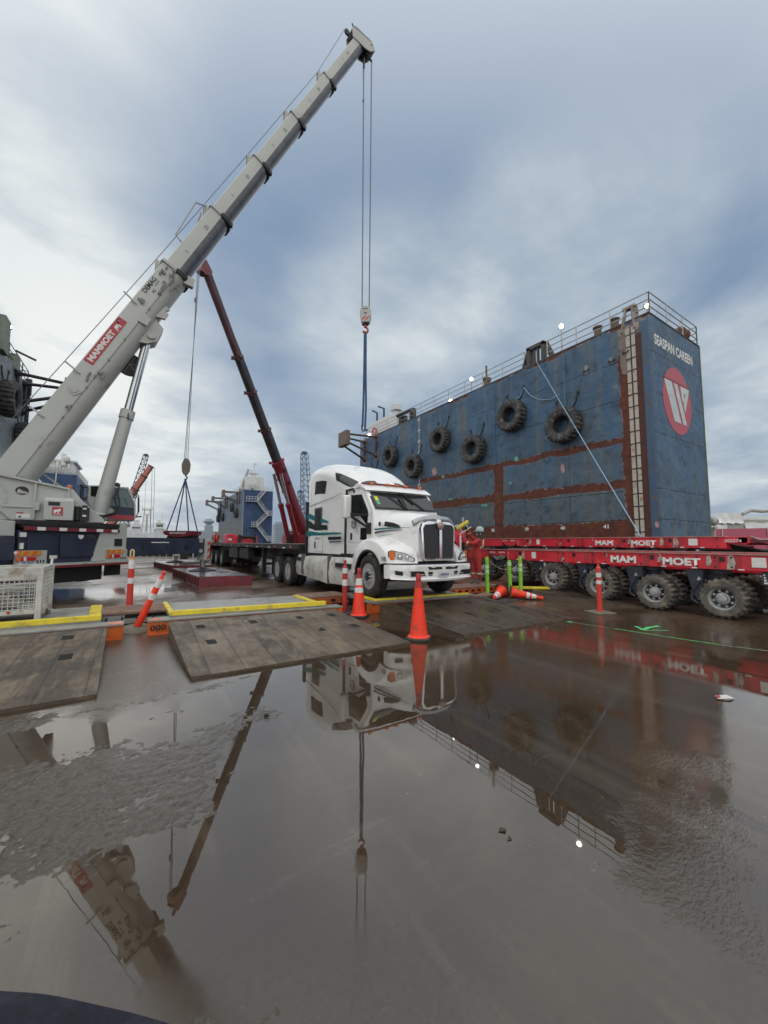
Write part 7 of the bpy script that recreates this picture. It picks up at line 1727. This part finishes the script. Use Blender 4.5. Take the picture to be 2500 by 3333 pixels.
delineator('shorter tipped lime delineator post between its two taller neighbours', (9.23,7.60,.04), GREEN, [(.92,1.02)], 1.07, .056, None, tilt=(R(2),R(-4),0), **b_)
delineator('tall lime delineator post on the slab, closest to the red carrier wheels', (9.57,7.50,.04), GREEN, [(.88,.97),(.74,.84)], 1.18, .056, None, **b_)
b = MB(BASEB).hexa([(8.35,7.39,0),(8.29,7.04,0),(9.36,7.21,0),(9.62,7.65,0)],[(8.36,7.38,.04),(8.31,7.06,.04),(9.34,7.22,.04),(9.60,7.63,.04)])
tag(b.build('rubber_base_slab', origin=(8.9,7.3,0)), 'flat black rubber slab under two of the lime posts', 'base slab')
CHN = M('chain_yellow_grey',(.34,.33,.22),.6,0,.2)
def sag(a, c_, d, n=12): a, c_ = Vector(a), Vector(c_); return [a.lerp(c_, i/n)-Vector((0,0,d*4*(i/n)*(1-i/n))) for i in range(n+1)]
t = thing('plastic_chain', 'pale plastic chain sagging between the lime delineator posts', 'chain', (9,7.7,.8))
pts = sag((8.58,7.84,1.13),(9.24,7.57,.86),.12,20)+sag((9.24,7.57,.86),(9.55,7.48,1.08),.05,10)
b = MB(CHN)
for i in range(len(pts)-1):
    p, q = pts[i], pts[i+1]
    if (q-p).length < 1e-4: continue
    b.bar(p, q, .020 if i % 2 else .008, .008 if i % 2 else .020)
b.build('chain_link', t)

# ------------------------------------------------------------------ wire basket on the left plate
t = thing('wire_basket', 'white steel wire basket with odds and ends standing on a yellow-edged plate', 'basket', (-2,9,.28))
x0, x1, y0, y1, z0, z1 = -2.75, -1.30, 8.45, 9.45, .285, 1.18
b = MB(CAGEW)
for x in (x0, x1-.08):
    for y in (y0, y1-.08): b.bx(x,x+.08,y,y+.08,z0,z1)
for za, zb in ((z0+.14,z0+.20),(z1-.07,z1)):
    b.bx(x0+.08,x1-.08,y0+.005,y0+.055,za,zb); b.bx(x0+.08,x1-.08,y1-.055,y1-.005,za,zb); b.bx(x1-.055,x1-.005,y0+.08,y1-.08,za,zb); b.bx(x0+.005,x0+.055,y0+.08,y1-.08,za,zb)
b.bx(x0,x1,y0-.005,y0+.09,z0,z0+.035); b.bar((x1-.03,y1-.05,z0+.03),(x1-.03,y0+.5,z0+.22),.05,.05)
b.bx(x0+.05,x1-.05,y0+.05,y1-.05,z0+.14,z0+.15); b.build('frame', t, bevel=.006)
b = MB(CAGEW).prism([(x1-.05,y1-.04,z1),(x1-.05,y1-.14,z1),(x1-.05,y1-.02,z1+.16),(x1-.05,y1+.06,z1+.16)],(.03,0,0)).bx(x1-.08,x1+.02,y1-.05,y1+.06,z1+.10,z1+.16); b.build('lifting_lug', t)
MB(CAGEW).bx(x0+.08,x1-.08,y0+.0,y0+.012,z1-.20,z1-.07).build('header_panel', t)
b = MB(CAGEW); n = 21
for k in range(n): x = x0+.1+(x1-x0-.2)*k/(n-1); b.bx(x-.005,x+.005,y0+.028,y0+.038,z0+.2,z1-.2); b.bx(x-.005,x+.005,y1-.038,y1-.028,z0+.2,z1-.07)
for k in range(10): z = z0+.22+k*.058; b.bx(x0+.08,x1-.08,y0+.018,y0+.028,z-.005,z+.005); b.bx(x0+.08,x1-.08,y1-.028,y1-.018,z-.005,z+.005)
for k in range(13): y = y0+.12+(y1-y0-.24)*k/12; b.bx(x1-.038,x1-.028,y-.005,y+.005,z0+.2,z1-.07)
for k in range(10): z = z0+.22+k*.068; b.bx(x1-.028,x1-.018,y0+.08,y1-.08,z-.005,z+.005)
b.build('mesh_panel', t)
MB(REDL).prism([(x1-.42,y0-.008,z0+.20),(x1-.36,y0-.008,z0+.20),(x1-.39,y0-.008,z0+.15)],(0,.004,0)).build('red_tag', t)
t = thing('scrap_load', 'pale offcuts and rope coil lying inside the white wire basket', 'scrap', (-2,9,.43))
b = MB(M('pale_offcut',(.40,.39,.37),.7,0,.25,5)); rnd = random.Random(11)
for k in range(7): a = rnd.uniform(-.3,.3); b.box((rnd.uniform(-2.3,-1.75),rnd.uniform(8.75,9.2),.48+k*.06),(rnd.uniform(.4,.8),rnd.uniform(.08,.2),.05),Matrix.Rotation(a,3,'Z') @ Matrix.Rotation(rnd.uniform(-.12,.12),3,'Y'))
b.build('offcut', t)
b = MB(GALV).path([(-2.2+.18*math.cos(a),8.62+.06*math.sin(a*1.0)+.01*a,.72+.16*math.sin(a)) for a in [i*.5 for i in range(26)]],.018,5); b.build('rope_coil', t)

# ------------------------------------------------------------------ red skid and platform behind the trailer
t = thing('power_unit', 'red wheeled power unit parked beyond the flatbed trailer', 'power unit', (8.2,38,0))
b = MB(RED).bx(6.8,7.6,37.2,39,1.0,2.35).bx(7.6,9.5,37.2,39,1.3,2.2); b.build('housing', t, bevel=.05)
b = MB(DARK).bx(6.8,9.5,37.4,38.8,.5,1.0).bx(7.75,8.0,37.1,37.2,1.3,2.3).bx(9.1,9.35,37.1,37.2,1.2,2.35).tube((8.0,37.1,2.1),(9.3,37.1,2.1),.12,n=10); b.m(DECW); b.bx(6.9,7.2,37.17,37.19,1.75,1.95).bx(8.5,9.0,37.17,37.19,1.95,2.2); b.build('panel', t)
for x in (7.3,9.0): MB(RUBBER).lathe((x,37.5,.4),(0,1,0),[(.2,0),(.4,0),(.4,.25),(.2,.25)],18,closed=True).build('wheel', t)
b = MB(DARK).bx(4.9,6.4,34.9,36.3,.70,.80)
for x in (5.0,6.2):
    for y in (35,36.1): b.bx(x,x+.08,y,y+.08,0,.7)
tag(b.build('work_platform', origin=(5.6,35.6,0)), 'low dark steel platform just behind the trailer tail', 'platform')

# ------------------------------------------------------------------ people
def skin_body(name, parent, pts, edges, mat, regions=()):
    """pts: (x,y,z,rx[,ry]); one continuous surface grown over a joint skeleton"""
    base = Vector(LOC.get(parent.name,(0,0,0)))
    me = bpy.data.meshes.new(name); me.from_pydata([Vector(p[:3])-base for p in pts], edges, [])
    o = bpy.data.objects.new(name, me); C.objects.link(o)
    sk = o.modifiers.new('skin','SKIN'); ss = o.modifiers.new('sub','SUBSURF'); ss.levels = ss.render_levels = 2
    for i, p in enumerate(pts):
        me.skin_vertices[0].data[i].radius = (p[3], p[4] if len(p) > 4 else p[3])
    me.skin_vertices[0].data[0].use_root = True
    dg = bpy.context.evaluated_depsgraph_get(); m2 = bpy.data.meshes.new_from_object(o.evaluated_get(dg))
    bpy.data.objects.remove(o); m2.name = name; m2.materials.clear(); m2.materials.append(mat)
    for p in m2.polygons: p.material_index = 0; p.use_smooth = True
    for mt, test in regions:
        m2.materials.append(mt); k = len(m2.materials)-1
        for p in m2.polygons:
            if test(p.center+base): p.material_index = k
    o = bpy.data.objects.new(name, m2); C.objects.link(o); o.parent = parent; return o
def hand(parent, P, wrist, dirv_, palm_n, mat, grip=1.0, s=1.0, name='glove'):
    """palm and five fingers curled about palm_n side"""
    w_, d = Vector(wrist), Vector(dirv_).normalized(); n_ = Vector(palm_n).normalized(); n_ = (n_-d*n_.dot(d)).normalized(); sd = d.cross(n_)
    b = MB(mat); Mx = Matrix((sd,d,n_)).transposed(); b.ell(w_+d*.05*s,(.042*s,.058*s,.018*s),10,Mx)
    for k, (off, L) in enumerate(((-.033,.062),(-.011,.075),(.011,.080),(.033,.070))):
        p = w_+d*.095*s+sd*off*s; pts = [p-d*.02*s]; a = 0
        for j in range(4): pts.append(pts[-1]+(d*math.cos(a)+n_*math.sin(a))*L*s/3); a += .55*grip
        b.path(pts,.0095*s,6)
    p = w_+d*.035*s-sd*.04*s; b.path([p,p-sd*.025*s+d*.02*s,p-sd*.032*s+d*.045*s+n_*.015*s*grip,p-sd*.02*s+d*.065*s+n_*.035*s*grip],.011*s,6)
    return b.build(name, parent)
KX2 = Vector((math.cos(YAW),-math.sin(YAW),0)); KA = Vector((math.sin(YAW),math.cos(YAW),0))
# worker in red holding up a yellow reel
t = wk = thing('person', 'worker in red coveralls and pale blue helmet lifting a yellow reel beside the truck', 'person', (9.52,9.22,.27))
WB = Vector((9.52,9.22,0))
def W(a, o_, z): return WB+KX2*a+KA*o_+Vector((0,0,z))
J = [(0.00,0,1.17,.165,.145),(.02,0,1.33,.165,.14),(.05,0,1.50,.185,.15),(.085,0,1.66,.18,.14),(.11,0,1.745,.09,.085),(.115,0,1.80,.062,.062),(.12,-.01,1.90,.085,.098),(.12,-.01,2.00,.078,.09),
     (-.06,.07,1.08,.115,.115),(-.07,.06,.74,.085,.085),(-.09,.03,.44,.068,.068),(-.10,.0,.35,.05,.05),(-.15,-.02,.315,.045,.042),(-.24,-.03,.30,.032,.03),
     (.05,-.07,1.08,.12,.12),(.06,-.10,.75,.09,.09),(.10,-.06,.46,.07,.07),(.105,-.05,.36,.052,.05),(.06,-.07,.318,.045,.042),(-.03,-.09,.30,.032,.03),
     (.03,.19,1.70,.085,.085),(-.10,.24,1.82,.066,.066),(-.22,.16,2.02,.050,.050),(-.25,.13,2.07,.036,.036),
     (.08,-.17,1.66,.095,.09),(-.12,-.19,1.58,.078,.075),(-.33,-.10,1.60,.056,.054),(-.40,-.05,1.66,.038,.038)]
ED = [(0,1),(1,2),(2,3),(3,4),(4,5),(5,6),(6,7),(0,8),(8,9),(9,10),(10,11),(11,12),(12,13),(0,14),(14,15),(15,16),(16,17),(17,18),(18,19),(3,20),(20,21),(21,22),(22,23),(3,24),(24,25),(25,26),(26,27)]
HEADC = W(.12,-.01,1.93)
body = skin_body('body', t, [(*W(a,o_,z),r_,q_) for a,o_,z,r_,q_ in J], ED, HIVIS, [(SKIN, lambda c_: c_.z > 1.80 and (c_-HEADC).length < .22), (BOOT, lambda c_: c_.z < .43)])
# face turned to the left, away from the lens
b = MB(SKIN).ell(W(.02,.0,1.90),(.022,.02,.03),8).ell(W(.13,-.11,1.90),(.025,.015,.035),8); b.m(BLACK); b.ell(W(.035,-.045,1.935),(.012,.012,.010),6).ell(W(.04,.045,1.935),(.012,.012,.010),6); b.m(M('lip',(.36,.16,.13),.6)); b.ell(W(.032,.0,1.848),(.012,.03,.008),6); b.build('face', body)
b = MB(M('dark_hood',(.03,.033,.04),.85,0,.3)); b.loft([[W(.145+rx*math.cos(a), -.01+ry*math.sin(a), z) for a in [2*math.pi*i/16 for i in range(16)]] for z, rx, ry in ((1.74,.12,.12),(1.80,.10,.105),(1.88,.098,.108),(1.96,.10,.112),(2.02,.095,.11))]); b.build('hood', body)
hm = MB(HELM).loft([[W(.125+rx*math.cos(a)+.01, -.01+ry*math.sin(a), z) for a in [2*math.pi*i/20 for i in range(20)]] for z, rx, ry in ((1.985,.135,.118),(2.0,.14,.122),(2.06,.135,.118),(2.12,.108,.095),(2.155,.06,.055),(2.165,.01,.01))]); hm.ell(W(-.02,-.01,1.995),(.07,.085,.012),10,Matrix((KX2,KA,Vector((0,0,1)))).transposed()); hm.build('helmet', body)
b = MB(HIVISY); 
b.path([W(.23,-.10,1.72),W(.20,-.155,1.62),W(.19,-.15,1.52),W(.10,-.16,1.42)],.016,6); b.path([W(.27,.02,1.72),W(.24,-.06,1.60),W(.19,-.14,1.46)],.016,6)
for c_, r_ in ((W(-.30,-.115,1.60),.064),): b.lathe(c_,(W(-.40,-.05,1.66)-W(-.12,-.19,1.58)),[(r_-.006,-.025),(r_,-.02),(r_,.02),(r_-.006,.025)],14)
for c_, r_ in ((W(-.08,.05,.60),.079),(W(.08,-.08,.60),.083)): b.lathe(c_,(0,0,1),[(r_-.006,-.03),(r_,-.025),(r_,.025),(r_-.006,.03)],14)
b.lathe(W(-.175,.20,1.94),W(-.22,.16,2.02)-W(-.10,.24,1.82),[(.055,-.02),(.062,-.015),(.062,.015),(.055,.02)],12)
b.build('reflective_tape', body)
hand(body, None, W(-.25,.13,2.07), W(-.33,.10,2.14)-W(-.25,.13,2.07), KA*-1, GLOVE, 1.6)
hand(body, None, W(-.40,-.05,1.66), W(-.47,-.02,1.74)-W(-.40,-.05,1.66), KX2*.4+Vector((0,0,1)), GLOVE, 1.3)
# the reel he holds: yellow drum inside a white tube frame
t = thing('cable_reel', 'yellow reel in a white tube frame held up by the worker in red', 'reel', (9.2,9.4,2.1))
tl = R(33); ex, ez = KX2*math.cos(tl)+Vector((0,0,math.sin(tl))), -KX2*math.sin(tl)+Vector((0,0,math.cos(tl)))
RC = W(-.42,.06,2.18)
def Rl(a, o_, c_): return RC+ex*a+KA*o_+ez*c_
MB(YEL).loft([[Rl(a, r_*math.cos(q), r_*math.sin(q)*.8+.02) for q in [2*math.pi*i/16 for i in range(16)]] for a, r_ in ((-.24,.06),(-.235,.085),(.22,.085),(.235,.06))]).build('drum', t)
b = MB(SHIPW)
for a in (-.13,.09):
    for o_ in (-.10,.10): b.tube(Rl(a,o_,-.17),Rl(a,o_,.13),.010,n=6)
for o_ in (-.10,.10): b.tube(Rl(-.24,o_,-.18),Rl(.20,o_,-.18),.014,n=6); b.tube(Rl(-.13,o_,.12),Rl(-.26,o_,.13),.010,n=6); b.tube(Rl(.09,o_,.12),Rl(.16,o_,.22),.010,n=6)
b.tube(Rl(-.26,-.10,.13),Rl(-.26,.10,.13),.010,n=6); b.tube(Rl(.16,-.10,.22),Rl(.16,.10,.22),.010,n=6); b.tube(Rl(-.24,-.10,-.18),Rl(-.24,.10,-.18),.012,n=6); b.tube(Rl(.20,-.10,-.18),Rl(.20,.10,-.18),.012,n=6)
b.build('tube_frame', t)
# distant worker behind the trailer tail
t = thing('person', 'distant worker in red coveralls and white helmet standing behind the trailer tail', 'person', (5.6,35.55,.8))
WB2 = Vector((5.6,35.55,0))
def W2(a, o_, z): return WB2+KX2*a+KA*o_+Vector((0,0,z+.80))
J2 = [(0,0,.95,.15,.12),(0,0,1.15,.16,.13),(0,0,1.38,.18,.13),(0,0,1.46,.09,.08),(0,0,1.52,.06,.06),(0,-.01,1.62,.085,.095),(0,-.01,1.68,.075,.085),
      (-.10,0,.86,.11,.11),(-.11,0,.48,.08,.08),(-.11,0,.09,.06,.06),(-.12,-.1,.05,.045,.04),(.10,0,.86,.11,.11),(.11,0,.48,.08,.08),(.11,0,.09,.06,.06),(.12,-.1,.05,.045,.04),
      (-.23,0,1.36,.08,.08),(-.29,-.02,1.10,.062,.062),(-.27,-.10,.88,.045,.045),(.23,0,1.36,.08,.08),(.29,-.02,1.10,.062,.062),(.27,-.10,.88,.045,.045)]
E2 = [(0,1),(1,2),(2,3),(3,4),(4,5),(5,6),(0,7),(7,8),(8,9),(9,10),(0,11),(11,12),(12,13),(13,14),(2,15),(15,16),(16,17),(2,18),(18,19),(19,20)]
body = skin_body('body', t, [(*W2(a,o_,z),r_,q_) for a,o_,z,r_,q_ in J2], E2, HIVIS, [(SKIN, lambda c_: c_.z > 2.33), (BOOT, lambda c_: c_.z < .98)])
b = MB(HELMW).loft([[W2(rx*math.cos(a), -.01+rx*math.sin(a), z) for a in [2*math.pi*i/14 for i in range(14)]] for z, rx in ((1.66,.135),(1.72,.13),(1.79,.09),(1.82,.01))]); b.build('helmet', body)
b = MB(HIVISY).path([W2(-.12,-.14,1.44),W2(-.11,-.15,1.28),W2(-.10,-.14,1.1)],.025,5).path([W2(.12,-.14,1.44),W2(.11,-.15,1.28),W2(.10,-.14,1.1)],.025,5)
for s_ in (-1,1): b.lathe(W2(s_*.28,-.07,.95),W2(s_*.27,-.10,.88)-W2(s_*.29,-.02,1.10),[(.05,-.03),(.058,-.03),(.058,.03),(.05,.03)],10)
b.build('reflective_tape', body)
b = MB(SKIN).ell(W2(0,-.11,1.60),(.018,.02,.028),6); b.m(BLACK); b.ell(W2(-.035,-.09,1.635),(.014,.01,.01),6).ell(W2(.035,-.09,1.635),(.014,.01,.01),6).ell(W2(0,-.095,1.555),(.03,.01,.008),6); b.build('face', body)
for s_ in (-1,1): hand(body, None, W2(s_*.27,-.10,.88), Vector((0,-.3,-1)), KX2*-s_, GLOVE, .8)

# dark navy fabric reaching in at the bottom corner, close to the camera
NVF = M('navy_fabric',(.007,.008,.018),.95,0,.4,9,bump=.8,bscale=30,dirt=(.03,.032,.045),damt=.5,dscale=5)
b = MB(NVF); rows = []
BD = [(-.62,2.20),(-.48,2.10),(-.344,2.0),(-.20,1.90),(-.06,1.775),(.075,1.655),(.20,1.53),(.27,1.47),(.36,1.33)]
for i in range(33):
    q = i/4; k = max(1, min(7, round(q))); f_ = q-k+.5                # quadratic blend keeps the edge curved
    p0, p1, p2 = [Vector((*BD[j],0)) for j in (k-1,k,k+1)]
    a = p0*(.5*(1-f_)**2)+p1*(.5+f_*(1-f_))+p2*(.5*f_**2); row = []
    for j in range(9):
        g_ = j/8; row.append(a+Vector((-.62,-.78,0))*g_*.7+Vector((0,0,.003+.09*math.sin(min(1,g_*2.2)*math.pi/2)+.012*math.sin(q*2.6+g_*4)*min(1,g_*4))))
    rows.append(row)
b.loft(rows, cap=False, close=False)
tag(b.build('navy_fabric', origin=(-.1,1.7,0), smooth=80), 'dark navy fabric edge showing in the bottom corner, closer than the puddle', 'fabric')
